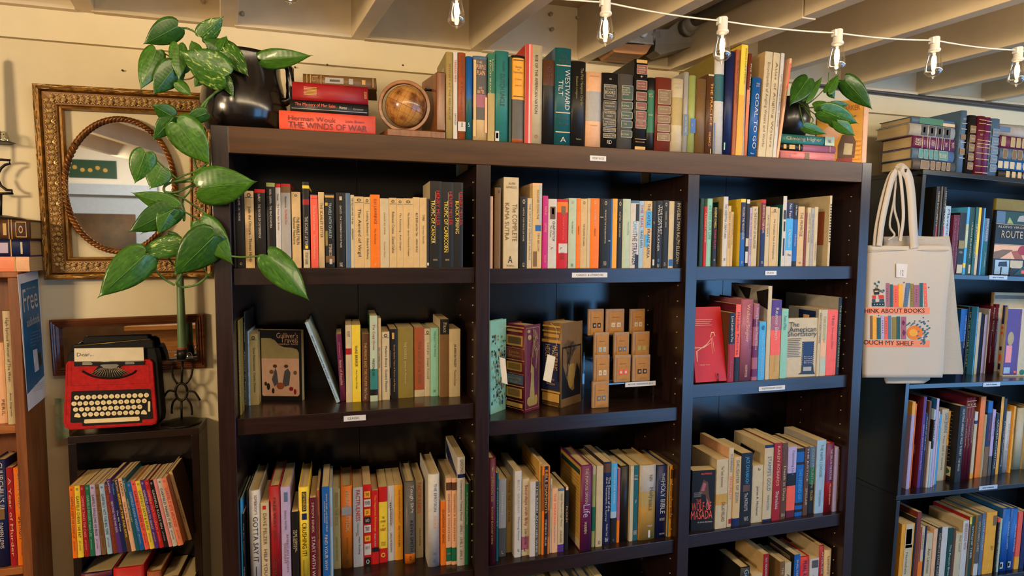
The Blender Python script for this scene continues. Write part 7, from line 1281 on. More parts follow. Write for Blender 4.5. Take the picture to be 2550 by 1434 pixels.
m = MB(); m.lathe([(0, -gr)]+[(gr*math.cos(math.radians(a)), gr*math.sin(math.radians(a))) for a in range(-80, 81, 8)]+[(0, gr)], (0, 0, 0), 32); gl = m.build('globe', globe_mat(), gb); gl.matrix_parent_inverse = Matrix.Identity(4)
gl.location = gc-gb.location; gl.rotation_euler = (.2, .4, 0)
m = MB()
for a in range(0, 180, 15): m.tube([Vector((gr*1.001*math.cos(math.radians(a))*math.cos(t_*math.pi/18), gr*1.001*math.sin(math.radians(a))*math.cos(t_*math.pi/18), gr*1.001*math.sin(t_*math.pi/18))) for t_ in range(0, 37)], .0002, 3)
for l_ in (-60, -40, -20, 0, 20, 40, 60): m.tube([Vector((gr*1.001*math.cos(math.radians(l_))*math.cos(k*math.pi/18), gr*1.001*math.cos(math.radians(l_))*math.sin(k*math.pi/18), gr*1.001*math.sin(math.radians(l_)))) for k in range(37)], .0002 if l_ else .0006, 3)
m.build('map_lines', mat('5a3a1a', .5), gl, local=True)
m = MB(); ro, ri, th = .0635, .0545, .011; vs = []; n = 48; cr_ = gc+Vector((-.004, 0, 0)); rot = Matrix.Rotation(math.radians(-12), 3, 'Z')
for r_, y_ in ((ri, -th/2), (ro, -th/2), (ro, th/2), (ri, th/2)):
    for k in range(n): a = 2*math.pi*k/n; vs.append(cr_+rot @ Vector((r_*math.cos(a), y_, r_*math.sin(a))))
m.add(vs, [(j*n+k, j*n+(k+1) % n, ((j+1) % 4)*n+(k+1) % n, ((j+1) % 4)*n+k) for j in range(4) for k in range(n)]); m.build('ring', wood('a3642c', '6b3a16', .35, 'x', 'ring_wood', 6, .3), gb, bevel=.0015)
m = MB(); m.lathe([(.003, -.012), (.003, .004), (0, .006)], Vector((xa-.012, .05, gc.z+.046)), 10, 0, True, 'x'); m.lathe([(0, -.005), (.004, 0), (0, .005)], Vector((xa-.022, .05, gc.z+.046)), 10); m.build('axis_knob', IRON, gb)
# ================================================================== POSTER ON THE PINE SIDE
def sp(x, y, off=.0012): return atX(x, y, PX+off)
pos = thing('poster', 'blue and white audiobook poster taped on the side of the pine bookcase', 'poster', sp(80, 850))
def sq(pts, off, mt, name, par, th=.0006): m = MB(); m.prism([sp(x, y, off) for x, y in pts], (th, 0, 0)); return m.build(name, mt, par)
sheet = sq([(43, 684), (94, 673), (116, 985), (70, 1024)], .0012, mat('e4e4e8', .5, .03, name='poster_paper'), 'sheet', pos)
sq([(51, 707), (94, 694), (110, 935), (68, 990 - 8)], .0019, mat('14608c', .45, .1, name='poster_blue'), 'blue_panel', pos, .0002)
def stx(s_, p0, p1, p2, c, nm='lettering'):   # baseline left, baseline right, top left
    a, b, c2 = sp(*p0, .0026), sp(*p1, .0026), sp(*p2, .0026); m = MB(); put(m, s_, a, b-a, c2-a); m.build(nm, mat(PAL.get(c, c), .5), pos)
stx('SPECIAL OFFER', (66, 722), (88, 716), (66, 718), 'white'); stx('Free', (60, 778), (95, 764), (55, 722), 'white'); stx('audiobook', (68, 815), (99, 800), (66, 793), 'white')
for k, (y, w_) in enumerate(((832, 24), (840, 20), (848, 26), (856, 22), (864, 14))): stx('with membership today', (76, y), (76+w_, y-.35*w_), (76, y-4), 'paleblue')
for k in range(4): stx('terms and conditions', (82, 962+5*k), (108, 950+5*k), (82, 959.5+5*k), 'grey')
sq([(82, 872), (92, 868), (97, 920), (87, 927)], .0022, mat('e8e8ee', .4), 'phone', pos, .0004); sq([(94, 880), (101, 876), (105, 905), (98, 912)], .0022, mat('15181e', .4), 'tablet', pos, .0004)
# ================================================================== TOTE BAG
g = lambda x, y: (2130+x/3.774, 680+y/3.774)
TYY = .018
CAN = mat('c4b5a2', .85, .012, 160, .08, name='cotton_canvas'); CAN2 = mat('b8a994', .85, .05, 160, .08, name='cotton_canvas_back')
tote = thing('tote_bag', 'cream cotton tote bag with a bookshelf print hanging between the bookcases', 'tote bag', atY(2250, 760, TYY))
def cloth(name, outline_rows, Yf, mt, thick=.003, amp=.004, parent=None, off=(0, 0), seed=1):
    """rows of (y px, x left px, x right px); a gently wrinkled sheet with thickness"""
    m = MB(); n = 14; R_ = []; random.seed(seed); ph = [random.uniform(0, 6) for _ in range(6)]
    rows2 = []
    for i in range(len(outline_rows)-1):
        a, b = outline_rows[i], outline_rows[i+1]
        for k in range(4): t_ = k/4; rows2.append(tuple(lerp(a[j], b[j], t_) for j in range(3)))
    rows2.append(outline_rows[-1])
    for side in (0, 1):
        for j, (y, xl, xr) in enumerate(rows2):
            for i in range(n+1):
                u = i/n; x = lerp(xl, xr, u); yy = y+off[1]
                d = Yf + side*thick + amp*(.5*math.sin(5*u*3+ph[0]+j*.12)+.35*math.sin(11*u+ph[1]-j*.22)+.3*math.sin(j*.5+ph[2]+2*u)) - (.006*math.sin(math.pi*u) if not side else 0)
                m.v.append(tuple(atY(x, yy+(0 if j else 1.2*math.sin(9*u+ph[3])), d)))
    N_ = len(rows2); C_ = n+1; tot = N_*C_
    for j in range(N_-1):
        for i in range(n):
            a = j*C_+i; m.f.append((a, a+1, a+C_+1, a+C_)); m.f.append((tot+a+1, tot+a, tot+a+C_, tot+a+C_+1))
    for i in range(n): m.f.append((i+1, i, tot+i, tot+i+1)); b = (N_-1)*C_+i; m.f.append((b, b+1, tot+b+1, tot+b))
    for j in range(N_-1): a = j*C_; m.f.append((a, a+C_, tot+a+C_, tot+a)); a = j*C_+n; m.f.append((a+C_, a, tot+a, tot+a+C_))
    m.m = [0]*len(m.f); m.sm = [True]*len(m.f); return m.build(name, mt, parent)
cloth('back_panel', [(588, 2200, 2364), (620, 2200, 2370), (760, 2210, 2382), (925, 2200, 2399), (932, 2198, 2398)], TYY+.022, CAN2, .003, .003, tote, seed=4)
TF = cloth('front_panel', [(612, 2160, 2366), (640, 2158, 2369), (780, 2152, 2355), (900, 2147, 2350), (940, 2147, 2347)], TYY, CAN, .004, .0035, tote, seed=8)
cloth('back_panel', [(915, 2200, 2318), (945, 2202, 2316), (955, 2206, 2300)], TYY+.014, CAN2, .003, .002, tote, seed=5)
m = MB()
for x0, x1, y in ((2163, 2363, 617),):
    P = [atY(x0+(x1-x0)*k/10, y+6, TYY-.008-.003*math.sin(k)) for k in range(11)]; m.tube(P, .0008, 4)
m.build('hem_seam', CAN2, tote)
def strap(pts, w, name='handle', mt=CAN, th=.0015):
    """pts: (x, y, Y) px path; w metres"""
    C_ = catmull([atY(x, y, Y) for x, y, Y in pts], 6); m = MB()
    for i, p in enumerate(C_):
        t = (C_[min(i+1, len(C_)-1)]-C_[max(i-1, 0)]).normalized(); sx = t.cross(Vector((0, -1, 0))).normalized()*w/2; f = Vector((0, th, 0)); m.v += [tuple(p-sx), tuple(p+sx), tuple(p+sx+f), tuple(p-sx+f)]
    for i in range(len(C_)-1):
        for k in range(4): a = i*4; m.f.append((a+k, a+(k+1) % 4, a+4+(k+1) % 4, a+4+k))
    m.f += [(0, 1, 2, 3), (len(C_)*4-1, len(C_)*4-2, len(C_)*4-3, len(C_)*4-4)]; m.m = [0]*len(m.f); m.sm = [True]*len(m.f); return m.build(name, mt, tote)
strap([(2278, 618, .008), (2274, 560, .012), (2270, 490, .018), (2262, 440, .02), (2245, 419, .024), (2236, 424, .03)], .034)
strap([(2242, 600, .012), (2250, 540, .014), (2246, 470, .018), (2241, 432, .022), (2237, 422, .03)], .012)
strap([(2190, 612, .012), (2196, 560, .012), (2208, 500, .016), (2222, 445, .02), (2234, 424, .026)], .022)
strap([(2178, 612, .016), (2182, 570, .016), (2196, 500, .02), (2215, 440, .026), (2234, 422, .03)], .014, 'handle', CAN2)
strap([(2212, 598, .014), (2228, 585, .015), (2216, 560, .018), (2226, 500, .02), (2232, 450, .026)], .007, 'handle', CAN2)
strap([(2240, 600, .016), (2238, 560, .016), (2228, 520, .02), (2230, 460, .026), (2235, 424, .03)], .008, 'handle', CAN2)
m = MB(); a = atY(2236, 428, RY); m.tube([Vector((rc.x-.0015, RY+.02, a.z-.004)), Vector((a.x-.002, .03, a.z-.006)), Vector((a.x-.002, .022, a.z-.002)), Vector((a.x-.002, .02, a.z+.006))], .0035, 8)
props(m.build('coat_hook', mat('2a1c18', .4, name='dark_hook')), 'dark hook on the black bookcase that carries the tote bag', 'hook')
_tm = TF.data; TBV = BVHTree.FromPolygons([v.co.copy() for v in _tm.vertices], [tuple(p.vertices) for p in _tm.polygons])
_h = TBV.ray_cast(CAM, ray(2246, 675).normalized())[0]; TY_ = _h.y-.0022
tg = thing('price_tag', 'small white price tag pinned on the tote bag', 'price tag', _h); m = MB(); m.prism([atY(*p, TY_) for p in ((2232, 656), (2266, 658), (2262, 692), (2232, 690))], (0, .0008, 0)); m.build('card', mat('dcd0c2', .6, .04), tg)
m = MB(); a, b, c = atY(2243, 686, TY_-.0004), atY(2250, 686, TY_-.0004), atY(2243, 672, TY_-.0004); put(m, '12', a, b-a, c-a); m.build('lettering', mat('7a7478', .6), tg)
# the print on the tote
prt = MB(); pm = []; pk = {}
def onto(x, y, k=0):
    d = ray(x, y).normalized(); h = TBV.ray_cast(CAM, d)
    return (h[0]-d*(.0012+.0002*k)) if h[0] else None
def pq(c, pts, k=0):
    if c not in pk: pk[c] = len(pm); pm.append(mat(PAL.get(c, c), .8, .08, 200, name='ink_'+c))
    xs = [q[0] for q in pts]; n_ = max(1, int((max(xs)-min(xs))/60)) if len(pts) == 4 else 1
    for i in range(n_):
        Q = pts if n_ == 1 else [tuple(lerp(pts[0][j], pts[1][j], i/n_) for j in (0, 1)), tuple(lerp(pts[0][j], pts[1][j], (i+1)/n_) for j in (0, 1)), tuple(lerp(pts[3][j], pts[2][j], (i+1)/n_) for j in (0, 1)), tuple(lerp(pts[3][j], pts[2][j], i/n_) for j in (0, 1))]
        P = [onto(*g(x, y), k) for x, y in Q]
        if all(p is not None for p in P): prt.add(P, [tuple(range(len(P)))], pk[c])
def bookrow(y0, y1, L):
    for x0, x1, c, dx, h in L: pq(c, [(x0+dx, y0+(1-h)*(y1-y0)), (x1+dx, y0+(1-h)*(y1-y0)), (x1, y1), (x0, y1)], 1)
bookrow(92, 318, [(288, 322, 'mauve', 0, 1), (326, 354, 'teal', 0, .94), (360, 402, 'coral', 0, .9), (405, 446, 'amber', 0, .96), (450, 490, 'slate', 28, 1), (517, 548, 'olive', 0, .97), (550, 600, 'mauve', 0, .92), (604, 634, 'teal', 0, 1), (650, 680, 'coral', -12, 1)])
bookrow(400, 620, [(140, 160, 'umber', 0, 1), (163, 200, 'amber', 0, .98), (203, 238, 'teal', 0, .92), (242, 272, 'lavender', 0, 1), (276, 305, 'coral', 0, .97), (309, 337, 'slate', 0, 1), (345, 385, 'olive', 0, .94), (388, 420, 'teal', 0, .97), (430, 478, 'mauve', 0, .96)])
for x, y, s_ in ((300, 205, 'c'), (338, 210, 'c'), (380, 215, 'c'), (475, 200, 'c'), (533, 205, 'c'), (575, 215, 'c'), (619, 205, 'c'), (220, 510, 'c'), (258, 505, 'c'), (290, 510, 'c'), (404, 505, 'c')):
    for k in range(6): pq('plum', [(x-4, y-60+22*k), (x+4, y-60+22*k), (x+4, y-52+22*k), (x-4, y-52+22*k)], 3)
for y in (120, 160, 205, 255, 300): pq('cream', [(655+5*math.cos(q)-0, y+6*math.sin(q)) for q in [k*math.pi/4 for k in range(8)]], 3)
for yb_ in ((322, 384), (632, 694)): pq('peach' if False else 'salmon', [(100, yb_[0]), (700, yb_[0]), (697, yb_[1]), (100, yb_[1])], 0)
for k in range(2): pq('coral', [(160, 210+0), (268, 206), (270, 240), (162, 243)], 1); pq('slate', [(158, 245), (272, 242), (272, 268), (160, 272)], 1); pq('teal', [(155, 275), (275, 270), (276, 312), (156, 312)], 1)
for k in range(4): pq('cream', [(180+26*k+6*math.cos(q), 293+6*math.sin(q)) for q in [j*math.pi/4 for j in range(8)]], 3); 
pq('black', [(170, 150), (228, 148), (225, 200), (178, 203)], 2); pq('cream', [(180, 165), (218, 163), (217, 175), (181, 177)], 3); pq('umber', [(188, 135), (212, 134), (216, 150), (186, 150)], 2)
for a, b in ((215, 70), (180, 85), (235, 155), (260, 150), (200, 105)): pq('teal', [(a, b), (a+16, b+8), (a+14, b+26), (a-4, b+18)], 3)
pq('orange', [(560+75*math.cos(q), 560+68*math.sin(q)) for q in [j*math.pi/9 for j in range(18)]], 1); pq('amber', [(545+40*math.cos(q), 560+36*math.sin(q)) for q in [j*math.pi/6 for j in range(12)]], 2)
random.seed(3)
for k in range(34):
    x = 600+random.uniform(-35, 85)*(.5 if k > 24 else 1); y = 450+ (k*6.6); pq('teal' if k % 3 else 'slate', [(x, y), (x+13, y-9), (x+26, y-2), (x+12, y+9)], 4)
for k in range(6): pq('teal', [(470+14*k, 500-12*(k % 3)), (485+14*k, 480-12*(k % 3)), (492+14*k, 490-8*(k % 3))], 3)
pq('plum', [(450, 440), (470, 465), (452, 492), (436, 468)], 3); pq('plum', [(455, 530), (475, 560), (457, 592), (440, 562)], 3)
for x, y in ((458, 88), (258, 180), (640, 418), (686, 450), (560, 450), (220, 398), (690, 135)): pq('plum', [(x, y-9), (x+3, y-3), (x+9, y), (x+3, y+3), (x, y+9), (x-3, y+3), (x-9, y), (x-3, y-3)], 2)
prt.build('printed_shelves', pm, tote)
def tt(s_, p0, p1, h):
    T_ = letters(s_); m = MB(); P = [onto(*g(lerp(p0[0], p1[0], u), lerp(p0[1], p1[1], u)-h*v), 5) for u, v in T_[0]]
    ok = [f for f in T_[1] if all(P[i] is not None for i in f)]; m.add([p or (2, 0, 1) for p in P], ok); m.build('lettering', mat('3a1c18', .8), tote)
tt('I THINK ABOUT BOOKS', (20, 374), (652, 372), 40); tt('TOUCH MY SHELF', (40, 668), (548, 682), 42)
# ================================================================== PLANTS
POT = mat('14100f', .22, .2, 8, .1, name='black_glazed_pot', coat=.4); POT2 = mat('1b1b1c', .3, .25, 9, .15, name='dark_stoneware', coat=.3)
STEM = mat('567a30', .5, .15, 30, name='vine_stem'); STEM2 = mat('8a6a3a', .6, .15, name='woody_stem')
def leaf_mat(key, c1, c2, c3, thr):
    m, nt, b = nodes_of('leaf_'+key); N, L = nt.nodes, nt.links; tc = N.new('ShaderNodeTexCoord'); uv = tc.outputs['UV']
    nz = N.new('ShaderNodeTexNoise'); nz.inputs['Scale'].default_value = 9; nz.inputs['Detail'].default_value = 6; nz.inputs['Distortion'].default_value = 1.2; mp = N.new('ShaderNodeMapping'); mp.inputs['Scale'].default_value = (1.4, .55, 1); L.new(uv, mp.inputs[0]); oi = N.new('ShaderNodeObjectInfo'); ad = N.new('ShaderNodeVectorMath'); L.new(mp.outputs[0], ad.inputs[0]); 
    cmb = N.new('ShaderNodeCombineXYZ'); ml = N.new('ShaderNodeMath'); ml.operation = 'MULTIPLY'; ml.inputs[1].default_value = 20; L.new(oi.outputs['Random'], ml.inputs[0]); L.new(ml.outputs[0], cmb.inputs[0]); L.new(cmb.outputs[0], ad.inputs[1]); L.new(ad.outputs[0], nz.inputs[0])
    cr = N.new('ShaderNodeValToRGB'); cr.color_ramp.elements[0].position = .3; cr.color_ramp.elements[0].color = lin(c1); cr.color_ramp.elements[1].position = thr; cr.color_ramp.elements[1].color = lin(c2); e = cr.color_ramp.elements.new(min(thr+.06, .99)); e.color = lin(c3)
    L.new(nz.outputs[0], cr.inputs[0]); L.new(cr.outputs[0], b.inputs['Base Color']); b.inputs['Roughness'].default_value = .33; b.inputs['Coat Weight'].default_value = .15; b.inputs['Subsurface Weight'].default_value = 0
    wv = N.new('ShaderNodeTexWave'); wv.bands_direction = 'Y'; wv.inputs['Scale'].default_value = 3.2; wv.inputs['Distortion'].default_value = 1.5; L.new(uv, wv.inputs[0]); bp_ = N.new('ShaderNodeBump'); bp_.inputs['Strength'].default_value = .06; bp_.inputs['Distance'].default_value = .002; L.new(wv.outputs[0], bp_.inputs['Height']); L.new(bp_.outputs[0], b.inputs['Normal']); return m
LF = {'g': leaf_mat('green', '2a5412', '43741c', '568a24', .62), 'v': leaf_mat('variegated', '234f14', '3f6f22', 'b4c46c', .58), 'd': leaf_mat('dark', '1c4410', '2e5c17', '3b6c1c', .6)}
VEIN = mat('6a9440', .5, .05, name='leaf_vein')
def _leafE(n=16):
    P = catmull([Vector(p+(0,)) for p in ((0, 0), (.22, -.085), (.5, -.11), (.8, -.03), (.97, .12), (1.0, .28), (.9, .46), (.7, .63), (.44, .78), (.2, .9), (.06, .97), (0, 1.04))], 8)
    return [(P[round(i*(len(P)-1)/n)].x, P[round(i*(len(P)-1)/n)].y) for i in range(n+1)]
LEAF_E = _leafE()
def leaf(base, tip, w, Yb, Yt, kind='g', cup=.25, droop=.12, face=0.0, parent=None, roll=0.0):
    """heart shaped leaf between two pixels at depths Yb / Yt; w in pixels"""
    B, T_ = atY(*base, Yb), atY(*tip, Yt); ax = T_-B; L_ = ax.length; ax.normalize()
    mid = (B+T_)/2; view = (CAM-mid).normalized(); sx = ax.cross(view).normalized(); nrm = sx.cross(ax).normalized()
    if nrm.dot(view) < 0: nrm = -nrm
    rr_ = Matrix.Rotation(roll, 3, ax); sx = rr_ @ sx; nrm = rr_ @ nrm
    wm = 1.14*w/FPX*((mid-CAM).dot(FW))/2
    vs = []; uvs = []; nu = 5; nv = 16; E = LEAF_E
    for j in range(nv+1):
        v = j/nv; ex, ey = E[j]; my = v**1.15
        for k in range(-nu, nu+1):
            u = k/nu; au = abs(u); x = ex*au; t_ = my*(1-au)+ey*au
            p = B+ax*(L_*t_)+sx*(wm*x*(1 if u > 0 else -1))-nrm*(cup*wm*x**1.4)+nrm*(.01*L_*math.sin(9*t_+2.5*u)*au)-nrm*(droop*L_*t_*t_)
            vs.append(tuple(p)); uvs.append((.5+.5*x*(1 if u > 0 else -1), t_))
    C_ = 2*nu+1; R_ = nv+1
    fs = [(j*C_+k, j*C_+k+1, (j+1)*C_+k+1, (j+1)*C_+k) for j in range(R_-1) for k in range(C_-1)]
    me = bpy.data.meshes.new('leaf'); me.from_pydata(vs, [], fs); uvl = me.uv_layers.new(name='uv')
    for l in me.loops: uvl.data[l.index].uv = uvs[l.vertex_index]
    me.materials.append(LF[kind]); me.polygons.foreach_set('use_smooth', [True]*len(me.polygons)); me.update()
    o = bpy.data.objects.new('leaf', me); COL.objects.link(o); o.parent = parent; o.matrix_parent_inverse = world_of(parent).inverted()
    so = o.modifiers.new('s', 'SOLIDIFY'); so.thickness = .0007
    m = MB(); m.tube([B+ax*(L_*t_)+nrm*(.0005-droop*L_*t_*t_) for t_ in (0, .15, .3, .45, .6, .75, .9)], [.0009, .0008, .0007, .0006, .0005, .0004, .0002], 4); m.build('midrib', VEIN, o)
    return B
plant = thing('potted_plant', 'large trailing pothos in a glossy black pot on the left end of the bookcase', 'plant', atY(612, 312, .1))
PC = atY(609, 300, .105); PC.z = ZTOP+.0004
m = MB(); m.lathe([(.05, 0), (.082, .002), (.094, .03), (.097, .06), (.09, .1), (.083, .14), (.082, .172), (.084, .18), (.079, .18), (.077, .17), (.08, .1), (.08, .15)], PC, 40); m.build('pot', POT, plant)
m = MB(); m.lathe([(0, .155), (.078, .156)], PC, 24); m.build('soil', mat('2a1e14', .9, .3, 60, .6, name='soil'), plant)
hx = PC+Vector((.085, -.02, 0))
m = MB(); m.tube([hx+Vector((-.005, 0, .165)), hx+Vector((.012, 0, .166)), hx+Vector((.02, 0, .155)), hx+Vector((.021, 0, .12)), hx+Vector((.02, 0, .085)), hx+Vector((.01, 0, .078)), hx+Vector((-.004, 0, .08))], .0105, 10); m.build('handle', POT, plant)
def vine(pts, r=.0022, mt=STEM, parent=plant, name='vine'):
    m = MB(); m.tube(catmull([atY(x, y, Y) for x, y, Y in pts], 5), r, 6); m.build(name, mt, parent)
vine([(618, 165, .08), (590, 190, .05), (560, 215, .03), (535, 232, .02), (505, 262, .02), (490, 300, .03), (488, 350, .03), (484, 400, .02), (492, 432, .02), (470, 445, .0), (445, 450, -.01), (425, 455, -.01), (409, 465, -.01), (412, 478, -.01), (440, 478, 0), (470, 465, .01), (490, 455, .02)], .0028)
vine([(557, 188, .0), (562, 212, .01), (535, 232, .02)], .003)
vine([(520, 245, .02), (512, 262, .02), (500, 300, .03), (497, 330, .03)], .002)
vine([(490, 455, .02), (470, 480, .01), (455, 500, .01), (460, 530, .01), (458, 550, .01), (452, 520, .0), (437, 517, 0), (425, 480, 0)], .002)
vine([(420, 480, 0), (450, 490, 0), (480, 510, 0), (510, 530, .0), (524, 545, .0), (520, 555, .0)], .0022)
vine([(440, 518, 0), (465, 530, 0), (490, 545, .01), (500, 556, 0)], .002)
vine([(472, 600, .0), (466, 640, .0), (456, 672, .0), (448, 690, 0), (440, 705, 0), (455, 715, .01), (490, 708, .01), (520, 685, .01), (528, 678, .01), (520, 688, .01)], .0028)
vine([(362, 638, -.01), (385, 670, 0), (410, 695, 0), (435, 710, 0)], .0024)
vine([(410, 625, 0), (425, 650, 0), (450, 680, 0)], .002)
vine([(500, 560, 0), (480, 590, 0), (465, 610, 0)], .002)
vine([(532, 634, 0), (560, 636, -.02), (600, 640, -.03), (640, 638, -.04), (668, 636, -.04)], .0022)
vine([(500, 660, .0), (515, 680, .0), (512, 690, .0)], .0018)
vine([(442, 70, .03), (470, 72, .03), (500, 90, .03), (525, 112, .04), (560, 140, .05), (600, 165, .07)], .0022)
vine([(650, 148, .05), (625, 153, .06), (612, 158, .07)], .0022)
vine([(389, 128, .02), (411, 134, .02), (430, 150, .02), (450, 190, .02)], .0016, STEM2)
vine([(440, 200, .02), (470, 197, .02), (484, 190, .02), (482, 183, .02)], .0016, STEM2)
vine([(395, 265, 0), (430, 288, 0), (455, 295, 0), (480, 300, .01)], .002)
vine([(372, 382, -.01), (400, 408, -.01), (425, 432, -.01), (440, 445, -.01)], .002)
vine([(516, 407, .0), (490, 425, .01), (450, 440, 0), (430, 452, 0)], .0022)
vine([(497, 450, .0), (470, 452, 0), (430, 455, 0)], .0022)
vine([(600, 165, .07), (575, 150, .06), (550, 120, .04), (530, 105, .03)], .002)
LV = [((442, 66), (361, 110), 54, .03, .02, 'd'), ((503, 92), (556, 43), 42, .04, .03, 'v'), ((389, 127), (351, 218), 48, .02, .0, 'g'), ((444, 112), (446, 194), 38, .02, .01, 'g'), ((558, 190), (445, 128), 84, -.01, -.02, 'v'), ((582, 140), (504, 96), 54, .04, .03, 'd'), ((552, 124), (566, 88), 30, .03, .04, 'g'),
 ((560, 118), (614, 184), 46, .03, .01, 'v'), ((490, 128), (476, 100), 26, .05, .05, 'g'), ((438, 164), (385, 234), 56, .02, .01, 'd'), ((466, 160), (446, 188), 24, .03, .03, 'g'), ((500, 195), (485, 216), 20, .02, .02, 'g'), ((650, 150), (768, 140), 44, .05, .0, 'g'), ((442, 205), (476, 236), 26, .02, .02, 'g'), ((556, 190), (580, 240), 26, .02, .02, 'v'),
 ((430, 290), (380, 262), 40, .0, -.02, 'd'), ((432, 292), (382, 350), 40, .0, .0, 'd'), ((514, 282), (460, 302), 34, .01, .0, 'd'), ((440, 306), (517, 408), 78, -.01, -.01, 'g'), ((362, 380), (335, 455), 52, -.02, -.02, 'g'), ((402, 418), (373, 468), 52, -.01, -.02, 'g'), ((497, 468), (630, 454), 88, -.02, -.05, 'g'), ((437, 516), (326, 482), 46, -.01, -.02, 'g'), ((436, 520), (322, 578), 62, -.01, -.03, 'd'), ((432, 524), (352, 582), 34, -.01, -.02, 'g'), ((428, 522), (396, 582), 44, -.01, -.02, 'g'),
 ((445, 606), (340, 630), 52, -.01, -.02, 'v'), ((362, 634), (247, 740), 78, -.02, -.05, 'g'), ((534, 588), (434, 688), 86, -.02, -.03, 'd'), ((500, 553), (575, 656), 62, -.01, -.02, 'g'), ((668, 636), (769, 742), 68, -.05, -.06, 'g'), ((420, 580), (445, 584), 10, 0, 0, 'd')]
random.seed(21)
for b_, t_, w_, y0, y1, k in LV: leaf(b_, t_, w_, y0-.02, y1-.02, k, parent=plant, roll=random.uniform(-.25, .25))
sm = thing('potted_plant', 'small pothos in a dark stoneware pot on the teal book stack', 'plant', atY(1970, 330, .09))
SC_ = atY(1964, 330, .085); SC_.z = zst+.0005
m = MB(); m.lathe([(.03, 0), (.045, .004), (.056, .03), (.06, .06), (.054, .09), (.046, .108), (.05, .118), (.046, .118), (.043, .108), (.05, .09), (.04, .06)], SC_, 32); m.build('pot', POT2, sm)
m = MB(); m.lathe([(0, .1), (.045, .101)], SC_, 20); m.build('soil', mat('2a1e14', .9, .3, 60, .6, name='soil'), sm)
def v2(pts, r=.0016): vine(pts, r, STEM, sm)
v2([(1975, 245, .06), (1990, 255, .03), (2005, 262, .02), (2030, 245, .0), (2050, 225, -.01), (2062, 215, -.02), (2064, 180, -.02)]); v2([(2060, 218, -.02), (2085, 205, -.02), (2104, 199, -.02)]); v2([(1976, 250, .06), (1998, 262, .03), (2015, 285, 0), (2025, 300, -.01), (2010, 318, -.02), (2003, 330, -.02)])
v2([(1980, 262, .04), (2010, 268, .02), (2030, 266, 0)]); v2([(2000, 262, .02), (2030, 285, 0), (2050, 296, -.01)]); v2([(1985, 250, .05), (1987, 230, .03), (1990, 205, .02)]); v2([(1990, 262, .03), (1996, 290, .0), (2002, 310, -.01)]); v2([(2000, 258, .02), (2010, 250, .0)])
for b_, t_, w_, y0, y1, k in [((2012, 196), (1973, 254), 46, .0, -.02, 'd'), ((2008, 248), (2051, 187), 22, .0, .0, 'g'), ((2062, 228), (2090, 181), 24, -.02, -.02, 'g'), ((2104, 200), (2172, 272), 42, -.02, -.05, 'd'), ((2066, 226), (2079, 246), 17, -.02, -.02, 'd'), ((2030, 266), (2074, 256), 26, -.01, -.02, 'g'), ((2048, 276), (2140, 312), 46, -.03, -.05, 'g'), ((2085, 303), (2131, 338), 30, -.03, -.04, 'g'), ((2003, 316), (2060, 336), 24, -.02, -.03, 'g'), ((2070, 300), (2096, 322), 20, -.02, -.03, 'd'), ((2068, 262), (2120, 262), 18, -.02, -.03, 'd')]:
    leaf(b_, t_, w_, y0-.01, y1-.01, k, parent=sm, roll=random.uniform(-.3, .3))
# ================================================================== STRING LIGHTS
SOCK = mat('d8d4cc', .45, .04, name='socket_plastic'); CORD = mat('e0dacb', .5, .05, name='white_cord'); FIL = emit('ffdcaa', 30); BULB = glass('fbfaf6', .03, True)
def bulb(px, ybot, Y, hp, group, label, power=3.8, par=None):
    B = atY(px, ybot, Y); s_ = hp/FPX*((B-CAM).dot(FW))    # height of bulb + socket in metres
    k = s_/.098; bh = .068*k
    m = MB(); m.lathe([(0, 0), (.0025*k, .0008*k), (.003*k, .005*k), (.012*k, .009*k), (.0195*k, .017*k), (.0195*k, .024*k), (.016*k, .042*k), (.0125*k, .06*k), (.0115*k, .068*k)], B, 24); t = m.build('light_bulb', BULB, STR)
    m = MB(); m.lathe([(.0125*k, .067*k), (.0135*k, .07*k), (.0125*k, .073*k), (.0105*k, .075*k), (.0105*k, .1*k), (.009*k, .102*k), (0, .102*k)], B, 18); m.box(B.x-.0135*k, B.x-.008*k, B.y-.006*k, B.y+.006*k, B.z+.085*k, B.z+.1*k); m.build('socket', SOCK, t)
    m = MB(); m.lathe([(0, .022*k), (.004*k, .027*k), (.0058*k, .04*k), (.0045*k, .054*k), (0, .061*k)], B, 12); m.build('filament', FIL, t)
    point('bulb_light', B+Vector((0, -.0, .042*k)), power, (1, .78, .5), .004)
    return B+Vector((0, 0, .094*k))
names = ['cut by the top edge above the black pot', 'above the upright vintage books at the globe', 'above the tall teal hardcover with white lettering', 'in front of the tall white and teal hardcover', 'above the small potted plant', 'above the stack on the right bookcase', 'at the right edge of the photo']
BL = [(723, 13, 112), (1137, 73, 110), (1507, 116, 111), (1797, 159, 108), (2082, 184, 103), (2323, 197, 98), (2530, 216, 92)]
SY = -.36; STR = thing('string_light', 'white cord with clear glowing bulbs strung below the ceiling joists', 'string light', (1.0, SY, 1.95))
tops = [bulb(x, y, SY, h, 'bulbs of the string light', 'clear glass bulb of the string light '+n) for (x, y, h), n in zip(BL, names)]
tops = [tops[0]-(tops[1]-tops[0])*1.0]+tops
for k in (.25, .95):  # two unseen bulbs added past the left edge to brighten the joists
    B = tops[1]-(tops[2]-tops[1])*(1+k)*.9; B.z -= .09; t = None
    m = MB(); m.lathe([(0, 0), (.0025, .0008), (.012, .009), (.0195, .017), (.0195, .024), (.016, .042), (.0115, .068)], B, 16); t = m.build('light_bulb', BULB, STR); m = MB(); m.lathe([(.0125, .067), (.0105, .075), (.0105, .095), (0, .097)], B, 14); m.build('socket', SOCK, t); point('bulb_light', B+Vector((0, 0, .042)), 1, (1, .76, .48), .004)
tops = tops+[tops[-1]+(tops[-1]-tops[-2])*1.2]
pts = []
